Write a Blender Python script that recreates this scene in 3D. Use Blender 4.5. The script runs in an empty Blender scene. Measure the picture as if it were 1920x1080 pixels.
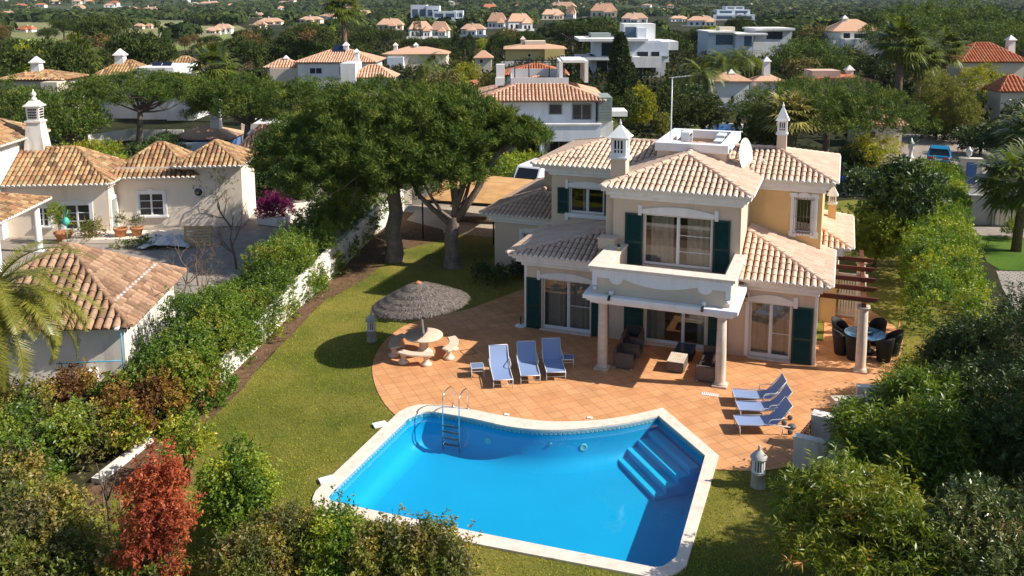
import bpy, bmesh, math, random
import numpy as np
from mathutils import Vector, Matrix, geometry
random.seed(11)
RNG = np.random.default_rng(11)
SC = bpy.context.scene
COL = SC.collection
PI = math.pi
R = math.radians

# ------------------------------------------------------------------ camera geometry (used to survey positions on the ground)
F, PITCH, ROLL, YAW = 1645.86, R(8.432), R(-.16), R(-20.81)
CX, CY, HCAM = 960.0, 250.0, 13.5
FW = np.array([math.sin(YAW)*math.cos(PITCH), math.cos(YAW)*math.cos(PITCH), -math.sin(PITCH)])
RT0 = np.array([math.cos(YAW), -math.sin(YAW), 0.0])
UP0 = np.cross(RT0, FW)
RT = math.cos(ROLL)*RT0 + math.sin(ROLL)*UP0
UP = -math.sin(ROLL)*RT0 + math.cos(ROLL)*UP0
CAMP = np.array([0, 0, HCAM])

def ray(x, y):
    return FW + (x-CX)/F*RT - (y-CY)/F*UP

def bp(x, y, z=0.0):
    d = ray(x, y)
    return CAMP + d*((z-HCAM)/d[2])

def g(x, y, z=0.0):
    p = bp(x, y, z)
    return (float(p[0]), float(p[1]))

def atD(x, y, D):
    return CAMP + ray(x, y)*D

def atY(x, y, Y):
    d = ray(x, y)
    return CAMP + d*(Y/d[1])

def proj(p):
    v = np.array(p, float)-CAMP
    w = v@FW
    return CX+F*(v@RT)/w, CY-F*(v@UP)/w, w

# ------------------------------------------------------------------ mesh builder
class MB:
    def __init__(s, M=None):
        s.v = []; s.f = []; s.t = []; s.m = []; s.sm = []
        s.M = M if M is not None else Matrix()
        s.tone = .5; s.mi = 0

    def add(s, pts, faces, smooth=False):
        b = len(s.v); M = s.M
        s.v += [tuple(M @ Vector(p)) for p in pts]
        for f in faces:
            s.f.append(tuple(b+i for i in f)); s.t.append(s.tone); s.m.append(s.mi); s.sm.append(smooth)
        return s

    def box(s, x0, x1, y0, y1, z0, z1):
        p = [(x0,y0,z0),(x1,y0,z0),(x1,y1,z0),(x0,y1,z0),(x0,y0,z1),(x1,y0,z1),(x1,y1,z1),(x0,y1,z1)]
        return s.add(p, [(0,3,2,1),(4,5,6,7),(0,1,5,4),(1,2,6,5),(2,3,7,6),(3,0,4,7)])

    def cbox(s, c, size, rz=0.0, rx=0.0, ry=0.0):
        a, b, d = size[0]/2, size[1]/2, size[2]/2
        M = Matrix.Translation(c) @ Matrix.Rotation(rz,4,'Z') @ Matrix.Rotation(ry,4,'Y') @ Matrix.Rotation(rx,4,'X')
        p = [M @ Vector(q) for q in [(-a,-b,-d),(a,-b,-d),(a,b,-d),(-a,b,-d),(-a,-b,d),(a,-b,d),(a,b,d),(-a,b,d)]]
        return s.add(p, [(0,3,2,1),(4,5,6,7),(0,1,5,4),(1,2,6,5),(2,3,7,6),(3,0,4,7)])

    def frustum(s, c, a0, b0, a1, b1, z0, z1, rz=0.0):
        Mx = Matrix.Translation((c[0],c[1],0)) @ Matrix.Rotation(rz,4,'Z')
        p = [Mx @ Vector(q) for q in [(-a0,-b0,z0),(a0,-b0,z0),(a0,b0,z0),(-a0,b0,z0),(-a1,-b1,z1),(a1,-b1,z1),(a1,b1,z1),(-a1,b1,z1)]]
        return s.add(p, [(0,3,2,1),(4,5,6,7),(0,1,5,4),(1,2,6,5),(2,3,7,6),(3,0,4,7)])

    def bar(s, p, q, w, h=None):
        h = h or w
        p, q = Vector(p), Vector(q); d = (q-p); L = d.length
        if L < 1e-6: return s
        d /= L
        u = d.cross(Vector((0,0,1)))
        if u.length < 1e-3: u = Vector((1,0,0))
        u.normalize(); v = u.cross(d)
        pts = [p+u*a*w/2+v*b*h/2 for a, b in ((-1,-1),(1,-1),(1,1),(-1,1))]
        pts += [x+d*L for x in pts]
        return s.add(pts, [(0,1,2,3),(7,6,5,4),(0,4,5,1),(1,5,6,2),(2,6,7,3),(3,7,4,0)])

    def prism(s, poly, z0, z1):
        n = len(poly)
        p = [(x,y,z0) for x,y in poly]+[(x,y,z1) for x,y in poly]
        return s.add(p, [tuple(range(n))[::-1], tuple(range(n,2*n))]+[(i,(i+1)%n,n+(i+1)%n,n+i) for i in range(n)])

    def vprism(s, poly, y0, y1):
        # polygon in the xz plane (counter-clockwise seen from -y), extruded from y0 (front) to y1
        n = len(poly)
        p = [(x,y0,z) for x,z in poly]+[(x,y1,z) for x,z in poly]
        return s.add(p, [tuple(range(n)), tuple(range(n,2*n))[::-1]]+[((i+1)%n,i,n+i,n+(i+1)%n) for i in range(n)])

    def sheet(s, outer, holes=(), z=0.0):
        polys = [[Vector((x,y,0)) for x,y in outer]]+[[Vector((x,y,0)) for x,y in h] for h in holes]
        tri = geometry.tessellate_polygon(polys)
        pts = [(p.x,p.y,z) for q in polys for p in q]
        fs = []
        for a,b,c in tri:
            A,B,Cc = pts[a],pts[b],pts[c]
            if (B[0]-A[0])*(Cc[1]-A[1])-(B[1]-A[1])*(Cc[0]-A[0]) < 0: a,c = c,a
            fs.append((a,b,c))
        return s.add(pts, fs)

    def tube(s, pts, r, n=8, cap=True, smooth=True):
        pts = [Vector(p) for p in pts]; k = len(pts)
        rs = list(r) if hasattr(r,'__len__') else [r]*k
        out = []; ref = Vector((.31,.17,.93)).normalized()
        for i, p in enumerate(pts):
            d = pts[min(i+1,k-1)]-pts[max(i-1,0)]
            if d.length < 1e-9: d = Vector((0,0,1))
            d.normalize()
            u = d.cross(ref)
            if u.length < 1e-3: u = d.cross(Vector((1,0,0)))
            u.normalize(); ref2 = u.cross(d); 
            for j in range(n):
                a = 2*PI*j/n
                out.append(p+u*math.cos(a)*rs[i]+ref2*math.sin(a)*rs[i])
        fs = [(i*n+j, i*n+(j+1)%n, (i+1)*n+(j+1)%n, (i+1)*n+j) for i in range(k-1) for j in range(n)]
        s.add(out, fs, smooth)
        if cap:
            b = len(s.v)-k*n
            for f in (tuple(range(n))[::-1], tuple(range((k-1)*n,k*n))):
                s.f.append(tuple(b+i for i in f)); s.t.append(s.tone); s.m.append(s.mi); s.sm.append(False)
        return s

    def lathe(s, prof, n=16, c=(0,0,0), smooth=True, sx=1.0, sy=1.0, a0=0.0):
        k = len(prof); out = []
        for r, z in prof:
            for j in range(n):
                a = a0+2*PI*j/n
                out.append((c[0]+r*sx*math.cos(a), c[1]+r*sy*math.sin(a), c[2]+z))
        fs = [(i*n+j, i*n+(j+1)%n, (i+1)*n+(j+1)%n, (i+1)*n+j) for i in range(k-1) for j in range(n)]
        fs += [tuple(range(n))[::-1], tuple(range((k-1)*n, k*n))]
        s.add(out, fs[:-2], smooth)
        b = len(s.v)-k*n
        for f in fs[-2:]:
            s.f.append(tuple(b+i for i in f)); s.t.append(s.tone); s.m.append(s.mi); s.sm.append(False)
        return s

    def ball(s, c, r, n=10, sz=1.0):
        pr = [(max(.001,r*math.sin(PI*i/n)), -r*sz*math.cos(PI*i/n)) for i in range(n+1)]
        return s.lathe(pr, 2*n, c)

    def wall(s, o, u, w, h, holes=(), depth=.22, thick=.28):
        # wall panel: origin o (lower left seen from outside), u unit direction, outward normal = u x z ... holes (a0,a1,b0,b1)
        u = Vector(u).normalized(); nrm = u.cross(Vector((0,0,1))); o = Vector(o)
        polys = [[Vector((0,0,0)),Vector((w,0,0)),Vector((w,h,0)),Vector((0,h,0))]]
        for a0,a1,b0,b1 in holes:
            polys.append([Vector((a0,b0,0)),Vector((a1,b0,0)),Vector((a1,b1,0)),Vector((a0,b1,0))])
        flat = [p for q in polys for p in q]
        tri = geometry.tessellate_polygon(polys) if holes else [(0,1,2),(0,2,3)]
        for off, flip in ((0,False),(-thick,True)):
            pts = [o+u*p.x+Vector((0,0,1))*p.y+nrm*off for p in flat]
            fs = []
            for t in tri:
                A,B,Cc = [flat[i] for i in t]
                cr = (B.x-A.x)*(Cc.y-A.y)-(B.y-A.y)*(Cc.x-A.x)
                t2 = t if cr > 0 else t[::-1]
                fs.append(t2[::-1] if flip else t2)
            s.add(pts, fs)
        for a0,a1,b0,b1 in holes:
            c = [(a0,b0),(a1,b0),(a1,b1),(a0,b1)]
            P = [o+u*a+Vector((0,0,1))*b for a,b in c]; Q = [p-nrm*thick for p in P]
            s.add(P+Q, [(0,1,5,4)[::-1],(1,2,6,5)[::-1],(2,3,7,6)[::-1],(3,0,4,7)[::-1]])
        return s

    def build(s, name, mats, parent=None, bevel=0.0, loc=None, segs=1):
        me = bpy.data.meshes.new(name)
        me.from_pydata(s.v, [], s.f)
        if not isinstance(mats, (list,tuple)): mats = [mats]
        for m in mats: me.materials.append(m)
        me.polygons.foreach_set('material_index', s.m)
        me.polygons.foreach_set('use_smooth', s.sm)
        a = me.attributes.new('tone','FLOAT','FACE'); a.data.foreach_set('value', s.t)
        if bevel > 0:
            bm = bmesh.new(); bm.from_mesh(me)
            bmesh.ops.remove_doubles(bm, verts=bm.verts, dist=1e-5)
            ed = [e for e in bm.edges if len(e.link_faces)==2 and e.calc_face_angle(0) > .6]
            bmesh.ops.bevel(bm, geom=ed, offset=bevel, segments=segs, affect='EDGES', clamp_overlap=True)
            bm.to_mesh(me); bm.free()
        me.update()
        o = bpy.data.objects.new(name, me); COL.objects.link(o)
        if parent is not None: o.parent = parent
        if loc is not None: o.location = loc
        return o

def quads(name, V, tone, mat, parent=None, k=4):
    """numpy quads: V (N,k,3)"""
    V = np.asarray(V, np.float32); n = len(V)
    me = bpy.data.meshes.new(name)
    me.vertices.add(n*k); me.vertices.foreach_set('co', V.reshape(-1))
    me.loops.add(n*k); me.loops.foreach_set('vertex_index', np.arange(n*k, dtype=np.int32))
    me.polygons.add(n); me.polygons.foreach_set('loop_start', np.arange(0,n*k,k,dtype=np.int32))
    me.update(calc_edges=True)
    a = me.attributes.new('tone','FLOAT','FACE'); a.data.foreach_set('value', np.asarray(tone,np.float32))
    me.materials.append(mat)
    o = bpy.data.objects.new(name, me); COL.objects.link(o)
    if parent is not None: o.parent = parent
    return o

def tag(o, label=None, cat=None, group=None, kind=None):
    if label: o['label'] = label
    if cat: o['category'] = cat
    if group: o['group'] = group
    if kind: o['kind'] = kind
    return o

def thing(name, label, cat, loc=(0,0,0), rz=0.0, group=None, sc=1.0):
    o = bpy.data.objects.new(name, None); COL.objects.link(o)
    o.location = loc; o.rotation_euler = (0,0,rz); o.scale = (sc,)*3 if not hasattr(sc,'__len__') else sc
    o.empty_display_size = .2
    return tag(o, label, cat, group)

def copy_tree(o, parent=None):
    c = o.copy(); COL.objects.link(c); c.parent = parent
    for ch in list(o.children): copy_tree(ch, c)
    return c

def dup(o, loc, rz, label, sc=None, group=None):
    c = copy_tree(o); c.location = loc; c.rotation_euler = (0,0,rz); c['label'] = label
    if sc is not None: c.scale = (sc,)*3 if not hasattr(sc,'__len__') else sc
    if group: c['group'] = group
    return c

# ------------------------------------------------------------------ materials
def srgb(r, g_, b):
    f = lambda c: c/12.92 if c <= .04045 else ((c+.055)/1.055)**2.4
    return (f(r/255), f(g_/255), f(b/255), 1)

def new_mat(name):
    m = bpy.data.materials.new(name); m.use_nodes = True
    nt = m.node_tree; nt.nodes.clear()
    out = nt.nodes.new('ShaderNodeOutputMaterial')
    return m, nt, out

def c4(c): return tuple(c)+(1,) if len(c) == 3 else tuple(c)

def ramp(nt, fac, stops):
    n = nt.nodes.new('ShaderNodeValToRGB'); e = n.color_ramp.elements
    while len(e) < len(stops): e.new(.5)
    for i, (p, c) in enumerate(stops): e[i].position = p; e[i].color = c4(c)
    nt.links.new(fac, n.inputs[0]); return n.outputs[0]

def mixc(nt, f, a, b, mode='MIX'):
    n = nt.nodes.new('ShaderNodeMix'); n.data_type = 'RGBA'; n.blend_type = mode
    for i, x in ((0,f),(6,a),(7,b)):
        if hasattr(x,'is_linked') or hasattr(x,'links'): nt.links.new(x, n.inputs[i])
        else: n.inputs[i].default_value = x if i == 0 else c4(x)
    return n.outputs[2]

def noise(nt, vec, scale, detail=4, rough=.55, out='Fac'):
    n = nt.nodes.new('ShaderNodeTexNoise'); n.inputs['Scale'].default_value = scale
    n.inputs['Detail'].default_value = detail; n.inputs['Roughness'].default_value = rough
    if vec is not None: nt.links.new(vec, n.inputs['Vector'])
    return n.outputs[out]

def coords(nt, kind='Object'):
    if kind == 'World': return nt.nodes.new('ShaderNodeNewGeometry').outputs['Position']
    return nt.nodes.new('ShaderNodeTexCoord').outputs[kind]

def attr(nt, name='tone'):
    n = nt.nodes.new('ShaderNodeAttribute'); n.attribute_name = name; return n.outputs['Fac']

def mapv(nt, vec, scale=(1,1,1), rot=(0,0,0)):
    n = nt.nodes.new('ShaderNodeMapping'); n.inputs['Scale'].default_value = scale; n.inputs['Rotation'].default_value = rot
    nt.links.new(vec, n.inputs['Vector']); return n.outputs[0]

def bsdf(nt, out, col, rough=.6, spec=.3, metal=0.0, bump=None, bstr=.3, bdist=.02):
    b = nt.nodes.new('ShaderNodeBsdfPrincipled')
    if hasattr(col,'links'): nt.links.new(col, b.inputs['Base Color'])
    else: b.inputs['Base Color'].default_value = c4(col)
    if hasattr(rough,'links'): nt.links.new(rough, b.inputs['Roughness'])
    else: b.inputs['Roughness'].default_value = rough
    b.inputs['Metallic'].default_value = metal
    b.inputs['Specular IOR Level'].default_value = spec
    if bump is not None:
        n = nt.nodes.new('ShaderNodeBump'); n.inputs['Strength'].default_value = bstr; n.inputs['Distance'].default_value = bdist
        nt.links.new(bump, n.inputs['Height']); nt.links.new(n.outputs[0], b.inputs['Normal'])
    nt.links.new(b.outputs[0], out.inputs['Surface'])
    return b

def M_plain(name, col, var=.15, scale=3.0, rough=.6, spec=.3, metal=0.0, bscale=40, bstr=.15, bdist=.01, stain=None, coord='Object'):
    m, nt, out = new_mat(name); v = coords(nt, coord)
    c = Vector(col[:3]); lo = tuple(c*(1-var)); hi = tuple(min(1,x) for x in c*(1+var))
    f = noise(nt, v, scale, 6, .6)
    colr = ramp(nt, f, [(.3,lo),(.7,hi)])
    if stain:
        f2 = noise(nt, mapv(nt, v, (1.6,1.6,.28)), stain[1], 8, .65)
        k = ramp(nt, f2, [(.52,(0,0,0)),(.75,(1,1,1))])
        colr = mixc(nt, k, colr, stain[0])
    bsdf(nt, out, colr, rough, spec, metal, noise(nt, v, bscale, 5), bstr, bdist)
    return m

def M_tone(name, stops, rough=.6, spec=.3, var=.25, scale=6.0, bscale=30, bstr=.2, lichen=None):
    m, nt, out = new_mat(name); v = coords(nt)
    c = ramp(nt, attr(nt), stops)
    f = noise(nt, v, scale, 6, .65)
    c = mixc(nt, 1.0, c, ramp(nt, f, [(.25,(1-var,)*3),(.75,(1+var*.5,)*3)]), 'MULTIPLY')
    if lichen:
        k = ramp(nt, noise(nt, v, lichen[1], 8, .7), [(.55,(0,0,0)),(.68,(1,1,1))])
        c = mixc(nt, k, c, lichen[0])
    bsdf(nt, out, c, rough, spec, 0, noise(nt, v, bscale, 4), bstr, .01)
    return m

LEAF_GAIN = (1.80, 1.42, 1.05)
def M_leaf(name, stops, rough=.45, spec=.4, trans=.3, clump=None, gain=LEAF_GAIN):
    stops = [(p,tuple(min(.6,a*b) for a,b in zip(c[:3],gain))) for p,c in stops]
    if clump: clump = (tuple(a*1.4 for a in clump[0]), clump[1])
    m, nt, out = new_mat(name)
    c = ramp(nt, attr(nt), stops)
    if clump:
        k = ramp(nt, noise(nt, coords(nt), clump[1], 3), [(.40,(0,0,0)),(.66,(1,1,1))])
        c = mixc(nt, k, c, clump[0])
    b = bsdf(nt, out, c, rough, spec)
    t = nt.nodes.new('ShaderNodeBsdfTranslucent')
    hs = nt.nodes.new('ShaderNodeHueSaturation'); hs.inputs['Value'].default_value = 1.5; hs.inputs['Saturation'].default_value = 1.1
    nt.links.new(c, hs.inputs['Color']); nt.links.new(hs.outputs[0], t.inputs['Color'])
    mx = nt.nodes.new('ShaderNodeMixShader'); mx.inputs[0].default_value = trans
    nt.links.new(b.outputs[0], mx.inputs[1]); nt.links.new(t.outputs[0], mx.inputs[2]); nt.links.new(mx.outputs[0], out.inputs['Surface'])
    return m

def schlick(nt, f0, normal=None):
    lw = nt.nodes.new('ShaderNodeLayerWeight'); lw.inputs['Blend'].default_value = .5
    if normal is not None: nt.links.new(normal, lw.inputs['Normal'])
    p = nt.nodes.new('ShaderNodeMath'); p.operation = 'POWER'; p.inputs[1].default_value = 4.0
    nt.links.new(lw.outputs['Facing'], p.inputs[0])
    m = nt.nodes.new('ShaderNodeMath'); m.operation = 'MULTIPLY_ADD'; m.inputs[1].default_value = 1-f0; m.inputs[2].default_value = f0
    nt.links.new(p.outputs[0], m.inputs[0]); return m.outputs[0]

def M_glass(name, tint=(.75,.8,.8), refl=.9, rough=.02, f0=.10):
    m, nt, out = new_mat(name)
    tr = nt.nodes.new('ShaderNodeBsdfTransparent'); tr.inputs[0].default_value = c4(tint)
    gl = nt.nodes.new('ShaderNodeBsdfGlossy'); gl.inputs['Roughness'].default_value = rough; gl.inputs['Color'].default_value = (refl,)*3+(1,)
    mx = nt.nodes.new('ShaderNodeMixShader')
    nt.links.new(schlick(nt, f0), mx.inputs[0]); nt.links.new(tr.outputs[0], mx.inputs[1]); nt.links.new(gl.outputs[0], mx.inputs[2])
    nt.links.new(mx.outputs[0], out.inputs['Surface'])
    return m
# ------------------------------------------------------------------ tiled roofs
def clip_col(poly, x):
    ys = []
    n = len(poly)
    for i in range(n):
        a, b = poly[i], poly[(i+1)%n]
        if (a[0]-x)*(b[0]-x) < 0 or (a[0] == x) != (b[0] == x):
            t = (x-a[0])/(b[0]-a[0]); ys.append(a[1]+t*(b[1]-a[1]))
    return (min(ys), max(ys)) if len(ys) >= 2 else None

def roof_slope(mb, P, pitch=.225, L=.4, white_end=True, thick=.12, rnd=None, arc=5, r=None):
    """canal tiles on a planar slope. P[0]->P[1] is the eave, left to right seen from outside.
    material slots: 0 tile, 1 mortar at the eave, 2 under side"""
    rnd = rnd or random
    P = [Vector(p) for p in P]
    u = (P[1]-P[0]).normalized()
    nrm = u.cross(P[2]-P[1]).normalized()
    if nrm.z < 0: nrm = -nrm
    w = nrm.cross(u).normalized()
    if w.z < 0: w = -w
    q = [((p-P[0]).dot(u), (p-P[0]).dot(w)) for p in P]
    W = lambda a, b, c: P[0]+u*a+w*b+nrm*c
    mb.mi = 2; mb.tone = .5
    n = len(P)
    mb.add([W(a,b,0) for a,b in q]+[W(a,b,-thick) for a,b in q],
           [tuple(range(n)), tuple(range(n,2*n))[::-1]])
    mb.mi = 1 if white_end else 2
    mb.add([W(a,b,0) for a,b in q]+[W(a,b,-thick) for a,b in q], [((i+1)%n,i,n+i,n+(i+1)%n) for i in range(n)])
    umin = min(a for a,b in q); umax = max(a for a,b in q)
    k = max(1, int((umax-umin)/pitch)); pit = (umax-umin)/k
    r0 = r or pit*.415
    angs = [PI*i/arc for i in range(arc+1)]
    for i in range(k):
        uc = umin+(i+.5)*pit
        rg = clip_col(q, uc)
        if not rg: continue
        w0, w1 = rg
        if w1-w0 < .08: continue
        eave = w0 < 1e-3
        b = w0-(.06 if eave else 0)
        first = True
        while b < w1-.03:
            e = min(b+L*1.12, w1+.02)
            mb.tone = rnd.random(); mb.mi = 0
            ra, rb = r0*1.02, r0*.92
            h = .018+rnd.uniform(-.003,.005); jit = rnd.uniform(-.006,.006)
            A = [W(uc+jit+ra*math.cos(t), b, h+.012+ra*1.05*math.sin(t)) for t in angs]
            B = [W(uc+jit+rb*math.cos(t), e, h+rb*1.0*math.sin(t)) for t in angs]
            m = len(A)
            mb.add(A+B, [(j, m+j, m+j+1, j+1) for j in range(m-1)], True)
            if first and eave:
                mb.mi = 1 if white_end else 0
                mb.add([W(uc+jit+ra*math.cos(t), b-.004, h+.012+ra*1.05*math.sin(t)) for t in angs]+
                       [W(uc+jit+ra*.86*math.cos(t), b-.05, h+.012+ra*.85*math.sin(t)) for t in angs],
                       [(j+1, j, m+j, m+j+1) for j in range(m-1)]+[tuple(range(2*m-1,m-1,-1))])
            else:
                mb.mi = 2
                mb.add(A, [tuple(range(m))[::-1]])
            first = False
            b += L
    mb.mi = 0

def ridge_tiles(mb, p, q, r=.12, L=.42, rnd=None):
    rnd = rnd or random
    p, q = Vector(p), Vector(q); d = q-p; D = d.length; d /= D
    s = d.cross(Vector((0,0,1))).normalized(); up = s.cross(d)
    k = max(1, round(D/L)); l = D/k
    angs = [PI*(-.08+1.16*i/6) for i in range(7)]
    for i in range(k):
        mb.tone = rnd.random(); mb.mi = 0
        a = p+d*(i*l-.02); b = p+d*((i+1)*l+.05)
        A = [a+s*math.cos(t)*r*1.06+up*(r*math.sin(t)*.9+.045) for t in angs]
        B = [b+s*math.cos(t)*r*.9+up*(r*math.sin(t)*.8+.03) for t in angs]
        m = len(A)
        mb.add(A+B, [(j, j+1, m+j+1, m+j) for j in range(m-1)], True)
        mb.mi = 1 if i == 0 else 2
        mb.add(A, [tuple(range(m))]); mb.add(B, [tuple(range(m))[::-1]])
    mb.mi = 0

def hip_roof(mb, x0, x1, y0, y1, z, pitch, sides='FRBL', tile=.225, L=.4, white_end=True, caps=True, rnd=None):
    """hip roof over a rectangle; ridge along the longer side"""
    a, b = x1-x0, y1-y0
    if a >= b:
        h = b/2; A = (x0+h, y0+h, z+h*pitch); B = (x1-h, y0+h, z+h*pitch)
        S = {'F':[(x0,y0,z),(x1,y0,z),B,A], 'B':[(x1,y1,z),(x0,y1,z),A,B], 'R':[(x1,y0,z),(x1,y1,z),B], 'L':[(x0,y1,z),(x0,y0,z),A]}
        hips = [((x0,y0,z),A),((x1,y0,z),B),((x1,y1,z),B),((x0,y1,z),A)]
    else:
        h = a/2; A = (x0+h, y0+h, z+h*pitch); B = (x0+h, y1-h, z+h*pitch)
        S = {'F':[(x0,y0,z),(x1,y0,z),A], 'B':[(x1,y1,z),(x0,y1,z),B], 'R':[(x1,y0,z),(x1,y1,z),B,A], 'L':[(x0,y1,z),(x0,y0,z),A,B]}
        hips = [((x0,y0,z),A),((x1,y0,z),A),((x1,y1,z),B),((x0,y1,z),B)]
    if a == b: S = {k:[p for i,p in enumerate(v) if i < 3] for k,v in S.items()}
    for k in sides:
        roof_slope(mb, S[k], tile, L, white_end, rnd=rnd)
    if caps:
        for p, q in hips: ridge_tiles(mb, p, q, rnd=rnd)
        if (Vector(A)-Vector(B)).length > .1: ridge_tiles(mb, A, B, rnd=rnd)
    return A, B

# ------------------------------------------------------------------ foliage
def unit(a):
    return a/np.maximum(1e-9, np.linalg.norm(a, axis=-1, keepdims=True))

def rand_dirs(n, rng, up=0.0):
    d = rng.normal(size=(n,3)); d[:,2] += up
    return unit(d)

def leaf_quads(P, D, L, W, rng, fold=.0, N=None):
    """diamond leaves starting at P (N,3) along D with length L, width W"""
    n = len(P)
    s = unit(np.cross(D, rand_dirs(n, rng) if N is None else N))
    L = np.broadcast_to(np.asarray(L), (n,))[:,None]; W = np.broadcast_to(np.asarray(W), (n,))[:,None]
    m = P+D*L*.45
    sag = np.zeros((n,3)); sag[:,2] = -1
    return np.stack([P, m+s*W*.5, P+D*L+sag*L*fold, m-s*W*.5], 1)

def sprigs(B, A, rng, m=12, sl=.3, ll=.12, lw=.03, splay=.8, jit=.25, fold=.1):
    """m leaves along each sprig: base B (N,3), axis A (N,3)"""
    n = len(B)
    t = rng.uniform(.05, 1.0, size=(n,m))
    pos = B[:,None,:]+A[:,None,:]*(t*sl)[...,None]
    pr = rng.normal(size=(n,m,3))
    pr -= (pr*A[:,None,:]).sum(-1,keepdims=True)*A[:,None,:]
    d = unit(A[:,None,:]*(1-splay*.6)+unit(pr)*splay+rng.normal(size=(n,m,3))*jit*.4)
    ln = ll*rng.uniform(.65,1.2,size=(n*m,))
    return leaf_quads(pos.reshape(-1,3), d.reshape(-1,3), ln, ln*(lw/ll), rng, fold)

def shell_points(lumps, n, rng, inner=.55, up=.35, low=-.35):
    """points spread through the outer shell of a union of balls (cx,cy,cz,r): mostly the outside and top shows leaves"""
    L = np.asarray(lumps, float)
    w = L[:,3]**2; w = w/w.sum()
    out_p, out_d = [], []; have = 0
    while have < n:
        k = rng.choice(len(L), size=n*2, p=w)
        d = rand_dirs(n*2, rng, up)
        rr = L[k,3]*rng.uniform(inner, 1.05, size=n*2)**.6
        p = L[k,:3]+d*rr[:,None]
        ok = d[:,2] > low
        # drop points buried deep in another ball
        j = rng.integers(0, len(L), size=(n*2, min(6,len(L))))
        for c in range(j.shape[1]):
            dd = np.linalg.norm(p-L[j[:,c],:3], axis=1)
            ok &= (dd > L[j[:,c],3]*.6) | (j[:,c] == k)
        out_p.append(p[ok]); out_d.append(d[ok]); have += ok.sum()
    return np.concatenate(out_p)[:n], np.concatenate(out_d)[:n]

def lumps_ellipsoid(c, rad, k, rng, r=(.35,.6), zmin=None, fill=.95):
    out = []
    while len(out) < k:
        d = rng.normal(size=3); d /= np.linalg.norm(d)
        s = rng.uniform(.45, fill)**.5
        p = np.array(c)+d*np.array(rad)*s
        if zmin is not None and p[2] < zmin: continue
        out.append((*p, rng.uniform(*r)))
    return out

def clump_tone(P, rng, scale, amt=.28):
    """slow random hue drift from clump to clump (not tied to light), plus per-leaf jitter"""
    k = np.floor(P/scale).astype(np.int64)
    h = (k[:,0]*73856093 ^ k[:,1]*19349663 ^ k[:,2]*83492791) & 1023
    return np.clip(.5+(h/1023-.5)*2*amt+rng.normal(size=len(P))*.11, 0, 1)

def bush_mesh(name, lumps, n, mat, rng, parent=None, m=12, sl=.3, ll=.13, lw=.03, splay=.8, up=.5, tsc=.7, inner=.5, low=-.5, fold=.1):
    p, d = shell_points(lumps, n, rng, inner, .3, low)
    ext = (rng.random(n) < .16)*rng.uniform(.05,.38,size=n)
    p = p+(d*.6+np.array([0,0,.5]))*ext[:,None]
    ax = unit(d*.75+rand_dirs(n, rng)*.5+np.array([0,0,up]))
    V = sprigs(p, ax, rng, m, sl, ll, lw, splay, fold=fold)
    t = np.repeat(clump_tone(p, rng, tsc, .36), m)+rng.normal(size=n*m)*.085
    return quads(name, V, np.clip(t,0,1), mat, parent)

def stems_mb(base, tips, r0=.03, rng=None, mb=None, sag=.0):
    mb = mb or MB()
    rg = rng or RNG
    for t in tips:
        b = np.array(base)+np.array([rg.uniform(-.12,.12),rg.uniform(-.12,.12),0])
        t = np.array(t)
        m1 = b+(t-b)*.35+np.array([0,0,.18*np.linalg.norm(t-b)])*.6+rg.normal(size=3)*.05
        m2 = b+(t-b)*.7+np.array([0,0,.10*np.linalg.norm(t-b)])*.6+rg.normal(size=3)*.05
        mb.tube([b,m1,m2,t],[r0,r0*.75,r0*.5,r0*.2],5,False)
    return mb

def needle_clumps(C, Rr, rng, m=70, ln=.34, wd=.05, up=.5):
    """tufts of needles: clump centres C (K,3) radii Rr (K,)"""
    K = len(C)
    d = rand_dirs(K*m, rng, up)
    c = np.repeat(C, m, 0); r = np.repeat(Rr, m)
    p = c+d*(r*rng.uniform(.45,1,size=K*m))[:,None]*np.array([1,1,.78])
    ax = unit(d*1.1+np.array([0,0,.42])+rng.normal(size=(K*m,3))*.22)
    # two thirds lie over the tuft like a thatch (they shade with its form), the rest stick out as needles
    tn = unit(np.cross(d, rand_dirs(K*m, rng))+d*.45+np.array([0,0,.15])); lay = rng.random(K*m) < .5
    ax = np.where(lay[:,None], tn, ax); nn = np.where(lay[:,None], unit(d+np.array([0,0,.25])+rng.normal(size=(K*m,3))*.18), rand_dirs(K*m, rng))
    w = np.where(lay, wd*1.2, wd)
    return leaf_quads(p-ax*ln*.35, ax, ln*rng.uniform(.7,1.2,size=K*m), w, rng, 0, nn)

def limb(mb, p, q, r0, r1, rng, bend=.12, n=6, sides=7):
    p, q = np.array(p,float), np.array(q,float); L = np.linalg.norm(q-p)
    off = rng.normal(size=3)*bend*L; off2 = rng.normal(size=3)*bend*.5*L
    pts, rs = [], []
    for i in range(n):
        t = i/(n-1)
        pts.append(p+(q-p)*t+off*math.sin(PI*t)*.5+off2*math.sin(2*PI*t)*.5); rs.append(r0+(r1-r0)*t)
    mb.tube(pts, rs, sides, False)
    return pts

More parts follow.
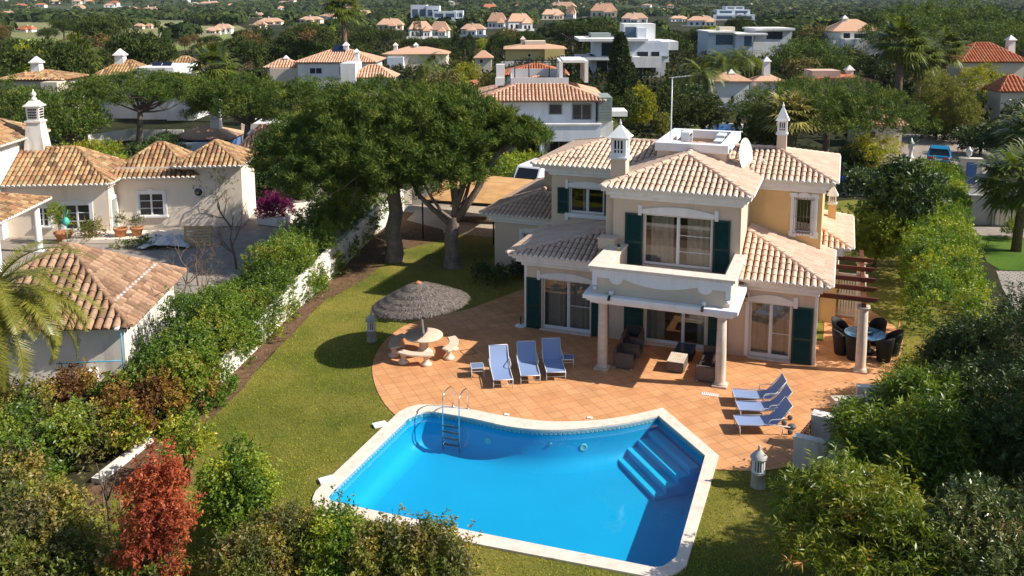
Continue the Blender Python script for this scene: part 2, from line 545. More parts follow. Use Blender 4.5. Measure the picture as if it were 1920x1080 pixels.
def pine_parts(name_root, base, fork, domes, trunk_r, rng, mats, root, nclump=300, cr=(.35,.6), m=70, ln=.34, wd=.05, nlimb=26, lean=(0,0), trunk_pts=None):
    """umbrella pine in the root's own space. domes = list of (cx,cy,cz,rx,ry,rz): clumps sit in the upper shell of each dome"""
    Cs = []
    wts = np.array([d[3]*d[4] for d in domes]); wts = wts/wts.sum()
    while len(Cs) < nclump:
        d = domes[rng.choice(len(domes), p=wts)]
        v = rng.normal(size=3); v[2] = abs(v[2])*1.0-.12; v /= np.linalg.norm(v)
        s = rng.uniform(.70,1.0) if rng.random() < .8 else rng.uniform(.4,.75)
        q = np.array(d[:3])+v*np.array(d[3:6])*s
        # uneven outline
        if math.sin(q[0]*1.7+d[0])+math.sin(q[1]*1.9+d[1]*2)+math.sin(q[2]*2.3) < -1.35: continue
        Cs.append(q)
    Cs = np.array(Cs); Rr = rng.uniform(cr[0],cr[1],size=len(Cs))
    V = needle_clumps(Cs, Rr, rng, m, ln, wd)
    t = np.repeat(np.clip(rng.normal(.5,.2,size=len(Cs)),0,1), m)+rng.normal(size=len(Cs)*m)*.1
    quads('crown', V, np.clip(t,0,1), mats[1], root)
    mb = MB()
    tp = trunk_pts or [base, (base[0]*.6+fork[0]*.4+.1, base[1]*.6+fork[1]*.4, base[2]+(fork[2]-base[2])*.4), fork]
    k = len(tp)
    mb.tube(tp, [trunk_r*(1.18 if i == 0 else 1-.3*i/(k-1)) for i in range(k)], 12, False)
    idx = rng.choice(len(Cs), size=min(nlimb,len(Cs)), replace=False)
    for i in idx:
        t0 = rng.uniform(.0,.12)
        p = np.array(fork)-np.array([0,0,trunk_r*rng.uniform(0,1.2)])
        pts = limb(mb, p, Cs[i], trunk_r*rng.uniform(.22,.42), .02, rng, .1)
        # side twigs
        for _ in range(3):
            a = pts[rng.integers(2,5)]
            j = np.argmin(np.linalg.norm(Cs-(np.array(a)+rng.normal(size=3)*1.2), axis=1))
            limb(mb, a, Cs[j], trunk_r*.12, .012, rng, .08, 4, 5)
    mb.build('trunk', mats[0], root)

def frond(rng, L, mat=None, droop=1.0, nl=46, leaf=.5, lw=.035, up=.6, rr=.03, az=0.0):
    """pinnate palm frond quads + rachis points, springing from the origin"""
    pts = []; ang = up; p = np.zeros(3); h = np.array([math.cos(az),math.sin(az),0.0])
    n = 12; stp = L/n
    for i in range(n+1):
        pts.append(p.copy()); p = p+(h*math.cos(ang)+np.array([0,0,1])*math.sin(ang))*stp
        ang -= droop/n*(1+.6*i/n)
    pts = np.array(pts)
    side = np.array([-math.sin(az),math.cos(az),0.0])
    V = []
    for k in range(nl):
        t = .10+.9*k/(nl-1); f = t*n; i = min(n-1,int(f)); a = f-i
        b = pts[i]*(1-a)+pts[i+1]*a; d = unit(pts[i+1]-pts[i]); nn = np.cross(side, d)
        l = leaf*(math.sin(PI*min(1,t*.85+.12))**.6)*rng.uniform(.85,1.1)
        for s in (-1,1):
            dr = unit(side*s*.85+d*.55+nn*(-.25)+rng.normal(size=3)*.07)
            e = b+dr*l-np.array([0,0,1])*l*.18
            wv = d*lw*.5
            V.append([b-wv, b+wv, (b+e)/2+wv*1.1+nn*.0, e] )
    return np.array(V), pts

def fan_leaf(rng, az, el, stalk=.9, rad=.7, nseg=18):
    """fan palm leaf: stalk + pleated fan of narrow blades"""
    d = np.array([math.cos(az)*math.cos(el), math.sin(az)*math.cos(el), math.sin(el)])
    tip = d*stalk-np.array([0,0,.1*stalk])
    side = np.array([-math.sin(az),math.cos(az),0]); 
    V = []
    for k in range(nseg):
        a = (k/(nseg-1)-.5)*PI*1.25
        q = unit(d*math.cos(a)+side*math.sin(a)); r = rad*rng.uniform(.85,1.1)
        e = tip+q*r-np.array([0,0,1])*r*.28*rng.uniform(.6,1.3)
        m = tip+q*r*.55; s = unit(np.cross(q,np.array([0,0,1])))*.045*rad/.7
        V.append([tip, m+s, e, m-s])
    s = side*.02
    V.append([-s, s, tip+s, tip-s])
    return np.array(V)
# ------------------------------------------------------------------ material set
X = {}
X['cream'] = M_plain('cream_render', (.63,.50,.385), .06, 1.2, .85, .15, bscale=60, bstr=.08, stain=((.53,.41,.325),.9))
X['ochre'] = M_plain('ochre_render', (.70,.475,.225), .07, 1.2, .85, .15, bscale=60, bstr=.08, stain=((.5,.35,.2),.9))  # ochre paint, its tone also carrying warm sun reflected off the lower roofs
X['white'] = M_plain('white_paint', (.77,.765,.76), .05, 1.5, .7, .2, bscale=50, bstr=.06, stain=((.64,.62,.59),1.4))
X['whitewall'] = M_plain('whitewashed_wall', (.74,.69,.62), .08, .8, .85, .15, bscale=25, bstr=.3, stain=((.38,.33,.27),1.1))
X['leftwall'] = M_plain('pale_peach_render', (.82,.70,.57), .06, .8, .85, .15, bscale=60, bstr=.08, stain=((.70,.585,.46),.7))
X['stone'] = M_plain('cast_stone', (.62,.52,.42), .12, 4, .8, .2, bscale=70, bstr=.25, stain=((.42,.33,.25),3))
X['grey_stone'] = M_plain('grey_render', (.42,.40,.38), .1, 2, .85, .15, bscale=40, bstr=.2, stain=((.3,.28,.26),1.5))
X['green'] = M_plain('dark_green_paint', (.006,.042,.034), .2, 3, .45, .35, bscale=20, bstr=.05)
X['alu'] = M_plain('white_aluminium', (.68,.70,.73), .04, 3, .35, .5)
X['steel'] = M_plain('stainless_steel', (.75,.75,.74), .05, 5, .18, .5, 1.0)
X['iron'] = M_plain('black_iron', (.02,.02,.022), .2, 8, .5, .4)
X['grille'] = M_plain('painted_grille', (.16,.14,.13), .2, 8, .5, .4)
X['glass'] = M_glass('window_glass', (.62,.66,.66))
X['curtain'] = M_plain('curtain_cloth', (.55,.50,.42), .08, 4, .9, .05)
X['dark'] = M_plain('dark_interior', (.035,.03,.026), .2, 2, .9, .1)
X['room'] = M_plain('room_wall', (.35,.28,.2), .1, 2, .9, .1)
X['wood'] = M_plain('stained_beam', (.13,.036,.018), .25, 3, .55, .3, bscale=18, bstr=.2)
X['bark'] = M_plain('pine_bark', (.215,.165,.13), .35, 3, .95, .1, bscale=9, bstr=.9, bdist=.06, stain=((.12,.09,.07),6))
X['bark2'] = M_plain('grey_bark', (.12,.095,.07), .3, 5, .95, .1, bscale=14, bstr=.7, bdist=.03, stain=((.24,.17,.05),6))
X['palmbark'] = M_plain('palm_bark', (.16,.115,.08), .35, 6, .95, .1, bscale=9, bstr=1, bdist=.08)
X['twig'] = M_plain('bare_twig', (.17,.125,.09), .25, 8, .9, .1)
X['tile'] = M_tone('pale_terracotta_tile', [(0,(.58,.40,.29)),(.35,(.64,.46,.342)),(.75,(.69,.51,.385)),(1,(.60,.405,.29))], .8, .2, .12, 3, lichen=((.50,.355,.25),2.2))
X['tile_under'] = M_plain('shaded_channel_tile', (.20,.10,.065), .2, 4, .9, .1)  # shade of the tile channels and step gaps put into a dark colour
X['mortar'] = M_plain('white_mortar', (.72,.68,.62), .1, 9, .9, .1)
X['oldtile'] = M_tone('weathered_terracotta_tile', [(0,(.155,.09,.055)),(.25,(.30,.165,.085)),(.5,(.42,.24,.115)),(.72,(.52,.345,.18)),(.88,(.31,.235,.125)),(1,(.46,.20,.11))], .85, .15, .35, 7, lichen=((.27,.19,.08),4))
X['hut_tile'] = M_tone('lichen_terracotta_tile', [(0,(.21,.125,.08)),(.35,(.36,.21,.13)),(.7,(.45,.285,.185)),(1,(.30,.195,.12))], .9, .12, .4, 9, lichen=((.30,.21,.12),5))
X['fartile'] = M_tone('terracotta_roof', [(0,(.50,.27,.165)),(.5,(.58,.35,.23)),(1,(.62,.40,.28))], .85, .15, .2, 3)
X['redtile'] = M_tone('red_terracotta_roof', [(0,(.40,.12,.06)),(.5,(.50,.17,.08)),(1,(.46,.2,.11))], .85, .15, .3, 3)
X['wicker'] = M_plain('grey_brown_wicker', (.15,.115,.095), .3, 20, .8, .2, bscale=90, bstr=.8, bdist=.01)
X['dwicker'] = M_plain('black_wicker', (.012,.010,.010), .3, 20, .6, .3, bscale=90, bstr=.8, bdist=.01)
X['cushion'] = M_plain('dark_grey_cushion', (.05,.042,.045), .15, 5, .95, .1)
X['mesh_blue'] = M_plain('blue_sling_fabric', (.22,.295,.48), .05, 30, .5, .6, bscale=200, bstr=.2)
X['meshdark'] = M_plain('dark_blue_sling_fabric', (.16,.20,.33), .05, 30, .7, .2, bscale=200, bstr=.2)
X['frame'] = M_plain('pale_metal_frame', (.62,.62,.62), .05, 6, .35, .5)
X['rubber'] = M_plain('grey_plastic', (.10,.10,.11), .1, 6, .5, .3)
X['granite'] = M_plain('cast_terrazzo', (.66,.53,.41), .14, 14, .75, .25, bscale=80, bstr=.2)
X['bluetop'] = M_plain('glazed_blue_tabletop', (.10,.22,.36), .6, 3, .12, .6)
X['thatch'] = M_tone('grey_thatch', [(0,(.11,.09,.075)),(.5,(.20,.165,.14)),(1,(.31,.26,.22))], .95, .1, .3, 12)
X['reed'] = M_plain('orange_reed_matting', (.52,.30,.13), .22, 1.2, .95, .1, bscale=30, bstr=.7, bdist=.03)
X['coping'] = M_plain('cream_coping', (.70,.60,.50), .08, 3, .7, .25, bscale=40, bstr=.1, stain=((.52,.42,.33),2.2))
X['blackpanel'] = M_plain('solar_panel', (.012,.018,.045), .1, 5, .12, .6)
X['greyroof'] = M_plain('flat_roof_grey', (.46,.45,.44), .1, .6, .85, .15, stain=((.33,.32,.31),.5))
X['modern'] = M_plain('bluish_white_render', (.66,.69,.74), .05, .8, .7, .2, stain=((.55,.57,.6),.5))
X['modernshade'] = M_plain('shaded_white_render', (.60,.61,.63), .06, .8, .7, .2, stain=((.48,.49,.51),.7))  # greyer copy of the modern render with shade put into its colour
X['yellow'] = M_plain('yellow_render', (.70,.52,.20), .06, .8, .85, .15)
X['farwhite'] = M_plain('white_render', (.78,.75,.71), .05, .5, .85, .15, stain=((.62,.58,.53),.4))
X['farcream'] = M_plain('cream_house_render', (.66,.56,.44), .06, .5, .85, .15)
X['pink'] = M_plain('pink_render', (.64,.41,.33), .06, .5, .85, .15)
X['darkglass'] = M_plain('dark_window', (.025,.032,.042), .3, .5, .08, .6)
X['blueglass'] = M_plain('bluish_window', (.07,.12,.18), .3, .5, .06, .7)
X['potclay'] = M_plain('terracotta_pot', (.45,.19,.09), .15, 6, .8, .2)
X['pallet'] = M_plain('pine_board', (.50,.34,.16), .2, 6, .8, .2)
X['plastic'] = M_plain('crumpled_plastic_sheet', (.55,.55,.56), .25, 3, .35, .5, bscale=6, bstr=1, bdist=.1)
X['turq'] = M_plain('turquoise_metal', (.07,.42,.34), .1, 6, .5, .4)
X['bluepole'] = M_plain('blue_painted_pole', (.06,.28,.40), .1, 6, .45, .4)
X['awning'] = M_plain('blue_render', (.10,.17,.36), .08, 1, .85, .15)
X['carblue'] = M_plain('blue_car_paint', (.005,.20,.42), .05, 3, .22, .6)
X['cardark'] = M_plain('dark_blue_car_paint', (.01,.025,.16), .05, 3, .2, .6)
X['vanwhite'] = M_plain('white_van_paint', (.72,.74,.76), .04, 2, .3, .5)
X['carglass'] = M_plain('car_glass', (.012,.014,.016), .1, 2, .06, .7)
X['tyre'] = M_plain('tyre_rubber', (.018,.018,.018), .1, 4, .8, .2)
X['redlight'] = M_plain('red_lens', (.45,.02,.015), .1, 4, .25, .5)
X['yellowball'] = M_plain('lamp_glass', (.65,.5,.2), .1, 4, .3, .5)
X['slat'] = M_plain('grey_green_slat', (.25,.29,.27), .1, 3, .6, .3)

# leaves
X['pine'] = M_leaf('pine_needles', [(0,(.020,.045,.011)),(.45,(.048,.094,.020)),(.8,(.090,.140,.028)),(1,(.13,.165,.042))], .65, .2, .18, gain=(1.42,1.18,.82))
X['pinefar'] = M_leaf('far_pine_needles', [(0,(.016,.033,.010)),(.5,(.034,.060,.017)),(1,(.068,.092,.026))], .8, .1, .06, gain=(1.3,1.1,.9))
X['scrub'] = M_leaf('dark_scrub_leaves', [(0,(.010,.018,.007)),(.5,(.022,.034,.012)),(1,(.05,.06,.022))], .8, .1, .05)
X['oleander'] = M_leaf('oleander_leaves', [(0,(.03,.068,.012)),(.45,(.068,.135,.022)),(.8,(.115,.185,.03)),(1,(.19,.235,.05))], .4, .38, .25)
X['oleander2'] = M_leaf('young_oleander_leaves', [(0,(.04,.08,.014)),(.4,(.085,.14,.022)),(.75,(.15,.20,.035)),(.95,(.23,.24,.06)),(1,(.26,.12,.06))], .4, .38, .3)
X['glossy'] = M_leaf('grey_green_shiny_leaves', [(0,(.03,.06,.02)),(.5,(.062,.105,.032)),(.85,(.11,.14,.055)),(1,(.19,.15,.10))], .3, .55, .15)
X['hedgeleaf'] = M_leaf('hedge_leaves', [(0,(.028,.065,.011)),(.4,(.062,.125,.019)),(.75,(.115,.180,.026)),(1,(.20,.24,.04))], .45, .35, .3, gain=(2.1,1.68,1.15))
X['wallhedge'] = M_leaf('ivy_leaves', [(0,(.028,.056,.012)),(.4,(.065,.118,.020)),(.75,(.115,.165,.026)),(.95,(.17,.19,.04)),(1,(.20,.16,.04))], .42, .4, .3, gain=(1.6,1.5,1.0))
X['brownleaf'] = M_leaf('brown_autumn_leaves', [(0,(.07,.035,.018)),(.4,(.15,.075,.025)),(.75,(.25,.14,.03)),(1,(.20,.19,.04))], .6, .25, .25, gain=(1.25,1.2,1.1))
X['mapleleaf'] = M_leaf('red_maple_leaves', [(0,(.16,.030,.016)),(.4,(.29,.062,.028)),(.75,(.42,.11,.045)),(1,(.50,.20,.08))], .5, .25, .3, gain=(1.05,1.05,1.05))
X['mixleaf'] = M_leaf('mixed_shrub_leaves', [(0,(.03,.055,.012)),(.4,(.07,.115,.022)),(.7,(.13,.165,.03)),(.9,(.20,.19,.045)),(1,(.27,.235,.07))], .45, .35, .28, clump=((.105,.085,.04),1.1))
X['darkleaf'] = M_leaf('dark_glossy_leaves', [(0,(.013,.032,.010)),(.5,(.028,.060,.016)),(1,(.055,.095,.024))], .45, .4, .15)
X['citrus'] = M_leaf('citrus_leaves', [(0,(.05,.095,.012)),(.45,(.11,.18,.02)),(.8,(.19,.25,.03)),(1,(.28,.30,.05))], .4, .4, .3)
X['willow'] = M_leaf('yellow_feathery_leaves', [(0,(.10,.085,.015)),(.5,(.17,.16,.03)),(1,(.25,.23,.06))], .6, .2, .3, gain=(1.05,1.15,1.1))
X['bluepool'] = M_plain('deep_blue_water', (.012,.11,.36), .1, .8, .08, .6)
X['limeleaf'] = M_leaf('lime_leaves', [(0,(.08,.115,.012)),(.5,(.16,.20,.02)),(1,(.25,.28,.04))], .55, .25, .3)
X['magenta'] = M_leaf('bougainvillea_bracts', [(0,(.16,.014,.085)),(.6,(.26,.025,.14)),(1,(.10,.04,.04))], .6, .2, .3, gain=(1,1,1))
X['cypress'] = M_leaf('cypress_scales', [(0,(.010,.026,.011)),(.6,(.022,.046,.018)),(1,(.042,.068,.024))], .7, .2, .1)
X['palm'] = M_leaf('palm_leaflets', [(0,(.09,.10,.015)),(.5,(.18,.165,.026)),(1,(.30,.245,.045))], .4, .4, .25, gain=(1.0,1.08,1.0))
X['fanpalm'] = M_leaf('fan_palm_blades', [(0,(.05,.075,.014)),(.5,(.105,.13,.026)),(1,(.21,.20,.05))], .4, .4, .25, gain=(1.15,1.2,.95))
X['greypalm'] = M_leaf('grey_green_fan_blades', [(0,(.10,.13,.055)),(.5,(.17,.20,.085)),(1,(.28,.28,.12))], .4, .4, .25)
X['broad'] = M_leaf('broad_tree_leaves', [(0,(.018,.036,.011)),(.5,(.040,.066,.018)),(1,(.08,.10,.03))], .7, .15, .12, gain=(1.45,1.2,.95))
X['olive'] = M_leaf('olive_leaves', [(0,(.05,.06,.02)),(.5,(.09,.10,.035)),(1,(.14,.14,.06))], .6, .25, .2)
X['rust'] = M_leaf('dry_brown_leaves', [(0,(.05,.045,.018)),(.5,(.09,.075,.03)),(1,(.13,.105,.05))], .6, .25, .2)
X['whiteflower'] = M_leaf('small_yellow_flowers', [(0,(.30,.26,.03)),(1,(.5,.45,.10))], .6, .2, .3)

# ground surfaces
def ground_mat():
    m, nt, out = new_mat('scrub_ground'); v = coords(nt)
    a = ramp(nt, noise(nt, v, .035, 6, .6), [(.35,(.02,.027,.011)),(.5,(.032,.036,.015)),(.62,(.065,.055,.03)),(.75,(.026,.032,.013))])
    b = ramp(nt, noise(nt, v, .6, 8, .7), [(.3,(.45,.45,.45)),(.7,(1.3,1.3,1.3))])
    bsdf(nt, out, mixc(nt, 1.0, a, b, 'MULTIPLY'), .95, .1, 0, noise(nt, v, 1.5, 8), .6, .3)
    return m
X['ground'] = ground_mat()

def lawn_mat(name, lo, hi, dry, dscale=.16):
    m, nt, out = new_mat(name); v = coords(nt)
    f = noise(nt, v, .55, 6, .65)
    base = ramp(nt, f, [(.3,lo),(.7,hi)])
    k = ramp(nt, noise(nt, v, dscale, 5, .6), [(.42,(0,0,0)),(.62,(1,1,1))])
    base = mixc(nt, k, base, dry)
    fine = ramp(nt, noise(nt, v, 16, 5, .75), [(.28,(.5,.5,.5)),(.72,(1.35,1.35,1.35))])
    base = mixc(nt, 1.0, base, fine, 'MULTIPLY')
    bsdf(nt, out, base, .9, .12, 0, noise(nt, v, 30, 4, .8), 1.0, .05)
    return m
X['lawn'] = lawn_mat('lawn_grass', (.095,.125,.018), (.17,.19,.030), (.30,.25,.055))
X['lawn2'] = lawn_mat('neighbour_grass', (.06,.13,.015), (.10,.20,.02), (.13,.20,.03))
X['meadow'] = lawn_mat('meadow_grass', (.15,.22,.05), (.22,.28,.07), (.26,.27,.10), .02)
X['field'] = lawn_mat('dry_field', (.15,.17,.06), (.22,.23,.09), (.28,.25,.13), .015)
X['soil'] = M_plain('garden_soil', (.135,.080,.048), .4, 3, .95, .08, bscale=14, bstr=1, bdist=.05, stain=((.22,.14,.085),4))
X['gravel'] = M_plain('pale_gravel', (.40,.33,.25), .3, 6, .95, .1, bscale=30, bstr=.8, bdist=.04)
X['asphalt'] = M_plain('worn_asphalt', (.19,.175,.16), .2, .7, .9, .15, bscale=25, bstr=.3)
X['court'] = M_plain('courtyard_paving', (.29,.25,.21), .2, 1.6, .85, .15, bscale=12, bstr=.4, stain=((.24,.20,.165),.8))

def tiles_mat(name, cols, size, grout, rot=PI/4, row=1.0, gw=.012, off=0.0):
    m, nt, out = new_mat(name); v = coords(nt)
    b = nt.nodes.new('ShaderNodeTexBrick'); b.offset = off; b.squash = 1
    nt.links.new(mapv(nt, v, (1,1,1), (0,0,rot)), b.inputs['Vector'])
    b.inputs['Scale'].default_value = 1; b.inputs['Brick Width'].default_value = size; b.inputs['Row Height'].default_value = size*row
    b.inputs['Mortar Size'].default_value = gw; b.inputs['Mortar Smooth'].default_value = .2; b.inputs['Bias'].default_value = 0
    b.inputs['Color1'].default_value = c4(cols[0]); b.inputs['Color2'].default_value = c4(cols[1]); b.inputs['Mortar'].default_value = c4(grout)
    f = ramp(nt, noise(nt, v, 1.1, 7, .65), [(.3,(.80,.80,.80)),(.7,(1.15,1.15,1.15))])
    c = mixc(nt, 1.0, b.outputs['Color'], f, 'MULTIPLY')
    k = ramp(nt, noise(nt, v, .45, 8, .7), [(.56,(0,0,0)),(.70,(.6,.6,.6))])
    c = mixc(nt, k, c, tuple(x*.72 for x in cols[0]))
    bm = nt.nodes.new('ShaderNodeMath'); bm.operation = 'MULTIPLY'; bm.inputs[1].default_value = -1
    nt.links.new(b.outputs['Fac'], bm.inputs[0])
    bsdf(nt, out, c, .75, .2, 0, bm.outputs[0], .5, .006)
    return m
X['terrace'] = tiles_mat('terracotta_floor_tiles', [(.575,.27,.115),(.635,.32,.15)], .44, (.39,.185,.085), PI*.25)
X['cobble'] = tiles_mat('granite_setts', [(.42,.37,.33),(.35,.31,.28)], .34, (.14,.12,.10), .5, .55, .03, .5)
X['poolshell'] = M_plain('blue_pool_mosaic', (.010,.36,.61), .05, .35, .5, .3, bscale=60, bstr=.03)
X['poolstep'] = M_plain('sunlit_step_mosaic', (.035,.50,.74), .05, .35, .5, .3, bscale=60, bstr=.03)  # lighter copy of the pool mosaic, sunlight on the treads put into the colour
X['keyteal'] = M_plain('teal_border_tile', (.03,.24,.34), .12, 8, .35, .4)
X['keylight'] = M_plain('pale_border_tile', (.42,.54,.56), .08, 8, .35, .4)

def water_mat(name='pool_water', tint=(.55,.93,.97), wave=.035):
    m, nt, out = new_mat(name); v = coords(nt)
    tr = nt.nodes.new('ShaderNodeBsdfTransparent'); tr.inputs[0].default_value = c4(tint)
    gl = nt.nodes.new('ShaderNodeBsdfGlossy'); gl.inputs['Roughness'].default_value = .03
    bn = nt.nodes.new('ShaderNodeBump'); bn.inputs['Strength'].default_value = wave; bn.inputs['Distance'].default_value = .1
    nt.links.new(noise(nt, v, 2.2, 3, .5), bn.inputs['Height'])
    nt.links.new(bn.outputs[0], gl.inputs['Normal'])
    mx = nt.nodes.new('ShaderNodeMixShader')
    nt.links.new(schlick(nt, .02, bn.outputs[0]), mx.inputs[0]); nt.links.new(tr.outputs[0], mx.inputs[1]); nt.links.new(gl.outputs[0], mx.inputs[2])
    nt.links.new(mx.outputs[0], out.inputs['Surface'])
    return m
X['water'] = water_mat()
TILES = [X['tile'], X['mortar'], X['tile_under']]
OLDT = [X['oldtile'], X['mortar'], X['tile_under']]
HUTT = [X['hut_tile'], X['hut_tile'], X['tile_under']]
# ------------------------------------------------------------------ light, sky, camera
SUN_AZ, SUN_EL = R(11.5), R(39)          # towards the sun: angle from +x towards +y, elevation
sd = bpy.data.lights.new('sun','SUN'); sd.energy = 4.9; sd.angle = R(.5); sd.color = (1,.93,.83)
so = bpy.data.objects.new('sun', sd); COL.objects.link(so)
sv = Vector((math.cos(SUN_EL)*math.cos(SUN_AZ), math.cos(SUN_EL)*math.sin(SUN_AZ), math.sin(SUN_EL)))
so.rotation_euler = sv.to_track_quat('Z','Y').to_euler()
wd = bpy.data.worlds.new('World'); SC.world = wd; wd.use_nodes = True
wn = wd.node_tree; bg = wn.nodes['Background']
sky = wn.nodes.new('ShaderNodeTexSky'); sky.sky_type = 'NISHITA'; sky.sun_disc = False
sky.sun_elevation = SUN_EL; sky.sun_rotation = R(90)-SUN_AZ; sky.air_density = 1; sky.dust_density = .6; sky.ozone_density = 2
wn.links.new(sky.outputs[0], bg.inputs[0]); bg.inputs[1].default_value = .092
cd = bpy.data.cameras.new('camera'); co = bpy.data.objects.new('camera', cd); COL.objects.link(co)
cd.sensor_width = 36; cd.lens = 36*F/1920; cd.shift_y = (CY-540)/1920; cd.shift_x = 0; cd.clip_end = 20000; cd.clip_start = .3
Mc = Matrix((( RT[0],UP[0],-FW[0]),(RT[1],UP[1],-FW[1]),(RT[2],UP[2],-FW[2]))).to_4x4(); Mc.translation = (0,0,HCAM)
co.matrix_world = Mc
SC.camera = co
SC.view_settings.view_transform = 'Standard'; SC.view_settings.look = 'None'; SC.view_settings.exposure = 0.62; SC.view_settings.gamma = 1
SC.cycles.max_bounces = 8; SC.cycles.transparent_max_bounces = 10; SC.cycles.caustics_reflective = False; SC.cycles.caustics_refractive = False

# ------------------------------------------------------------------ pool outline
def smooth_poly(pts, k=6):
    """Catmull-Rom through open list of points"""
    P = [np.array(p) for p in pts]; out = []
    for i in range(len(P)-1):
        a = P[max(i-1,0)]; b = P[i]; c = P[i+1]; d = P[min(i+2,len(P)-1)]
        for j in range(k):
            t = j/k
            out.append(tuple(.5*((2*b)+(-a+c)*t+(2*a-5*b+4*c-d)*t*t+(-a+3*b-3*c+d)*t**3)))
    out.append(tuple(P[-1])); return out

out_px = [[(592,922),(735,786),(752,772),(772,763),(799,760),(859,764.8),(944,781),(1030,791.5),(1115,789.5),(1179,780.6),(1243,766)],
          [(1347.8,855.8),(1292,1045),(1284,1063),(1265,1077),(1240,1083),(1215,1083)], [(910,1025),(612,961),(593,953),(585.6,940),(592,922)]]
in_px = [[(622,922),(752,796),(766,784),(782,777),(799,773.4),(824.7,775.5),(884.5,786),(965.7,803),(1051,807.5),(1158,796.9),(1234.7,781)],
         [(1322,855.8),(1273,1030),(1267,1045),(1255,1056),(1241,1064),(1226,1066)], [(900,1001),(637,945),(622,940),(616,932),(622,922)]]
def outline(segs):
    r = []
    for s in segs:
        w = [g(*p) for p in s]
        r += smooth_poly(w, 5)
    res = []
    for p in r:
        if not res or math.hypot(p[0]-res[-1][0], p[1]-res[-1][1]) > .03: res.append(p)
    if math.hypot(res[0][0]-res[-1][0], res[0][1]-res[-1][1]) < .03: res.pop()
    return res
POOL_OUT, POOL_IN = outline(out_px), outline(in_px)

# ------------------------------------------------------------------ ground and surfaces
def struct(o): o['kind'] = 'structure'; return o
mb = MB(); mb.sheet([(-2600,-60),(1900,-60),(1900,3200),(-2600,3200)], [POOL_OUT], -.030); struct(mb.build('ground', X['ground']))
wall_line = [g(180,905),g(300,810),g(440,690),g(530,600),g(620,520),g(700,440),g(755,397)]
def offset_line(L, d):
    out = []
    for i, p in enumerate(L):
        a = L[max(i-1,0)]; b = L[min(i+1,len(L)-1)]
        t = Vector((b[0]-a[0], b[1]-a[1])).normalized(); out.append((p[0]+t.y*d, p[1]-t.x*d))
    return out
WALL = smooth_poly(wall_line, 3)
t_edge_px = [(742,779),(722,758),(707,732),(699,705),(698,688),(703,668),(714,648),(733,628),(760,610),(800,597),(840,588),(885,577),(940,557),(985,541)]
t_edge = smooth_poly([g(*p) for p in t_edge_px], 3)
lawn_poly = [(-19.6,4),(6,4)]+[(6.5,24),(7.0,62),(1.0,64)]+[(-4,60),(-20,47.0),(-24.5,47.5)]+offset_line(WALL,.9)[::-1]
mb = MB(); mb.sheet(lawn_poly, [POOL_OUT], -.022); struct(mb.build('lawn', X['lawn']))
soil = offset_line(WALL,-.3)+[(p[0]+.12*math.sin(i*1.7)+.1*math.sin(i*.6), p[1]) for i, p in enumerate(offset_line(WALL,1.0))][::-1]
mb = MB(); mb.sheet(soil, [], -.014); struct(mb.build('soil_border', X['soil']))
mb = MB(); mb.sheet([g(100,985),g(170,905),g(215,895),g(222,925),g(160,985),g(120,1000)], [], -.0135); struct(mb.build('bare_soil_path', X['soil']))
mb = MB(); mb.sheet([g(415,1075),g(440,1000),g(520,1000),g(600,1045),g(640,1080),g(520,1110)], [], -.0135); struct(mb.build('soil_under_shrubs', X['soil']))
mb = MB(); mb.sheet([(-28,45.6),(-15.5,46.4),(-13,52),(-13,60),(-30,60)], [], -.0145); struct(mb.build('gravel_yard', X['gravel']))
mb = MB(); mb.sheet([g(640,480),g(735,405),g(830,430),g(835,448),g(745,470),g(690,520),g(620,560)], [], -.0125); struct(mb.build('soil_under_pines', X['soil']))

terr_right = smooth_poly([g(1686,600),g(1693,640),g(1682,678),g(1650,722),g(1600,762),g(1545,800),g(1505,850),g(1488,874)], 3)
pool_top = POOL_OUT
# terrace: from the pool's left shoulder round the far side, past the house, back along the right edge
def pool_arc(p_from, p_to):
    i = min(range(len(pool_top)), key=lambda k:(pool_top[k][0]-p_from[0])**2+(pool_top[k][1]-p_from[1])**2)
    j = min(range(len(pool_top)), key=lambda k:(pool_top[k][0]-p_to[0])**2+(pool_top[k][1]-p_to[1])**2)
    r = [pool_top[i]]
    while i != j:
        i = (i+1) % len(pool_top); r.append(pool_top[i])
    return r
arc = pool_arc(g(740,781), g(1340,885))
cx_, cy_ = np.mean([p[0] for p in POOL_IN]), np.mean([p[1] for p in POOL_IN])
arc_in = [(p[0]+(cx_-p[0])*.008, p[1]+(cy_-p[1])*.008) for p in arc]
terrace = [t for t in t_edge]+[(-12.0,36.0),(-.3,36.0),(-.3,40.5),(1.6,40.5),(2.6,38.5)]+terr_right+[g(1420,884)]+arc_in[::-1]
mb = MB(); mb.sheet(terrace, [], 0.0); TERR = struct(mb.build('terrace_paving', X['terrace']))

# left neighbour's courtyard, right neighbour's lawn and drive, the street
court = [g(-60,900),g(60,800),g(260,650)]+[(WALL[i][0]-1.5, WALL[i][1]) for i in (4,8,12,16,18)]+[(-29.5,56),(-48,60),(-60,50),(-60,28)]
mb = MB(); mb.sheet(court, [], -.024); struct(mb.build('courtyard_paving', X['court']))
mb = MB(); mb.sheet([g(1828,436),g(1905,444),g(1990,450),g(1990,505),g(1920,507),g(1875,505),g(1850,490)], [], -.018); struct(mb.build('neighbour_lawn', X['lawn2']))
mb = MB(); mb.sheet([g(1868,507),g(1925,508),g(2080,520),g(2080,760),g(1935,640),g(1905,585),g(1880,540)], [], -.018); struct(mb.build('cobbled_drive', X['cobble']))
mb = MB(); mb.sheet([(-10,63.5),(3,65.5),(30,70.5),(60,78),(60,84),(30,76.5),(3,71.5),(-10,69.5),(-40,66),(-40,60.5)], [], -.018); struct(mb.build('road', X['asphalt']))
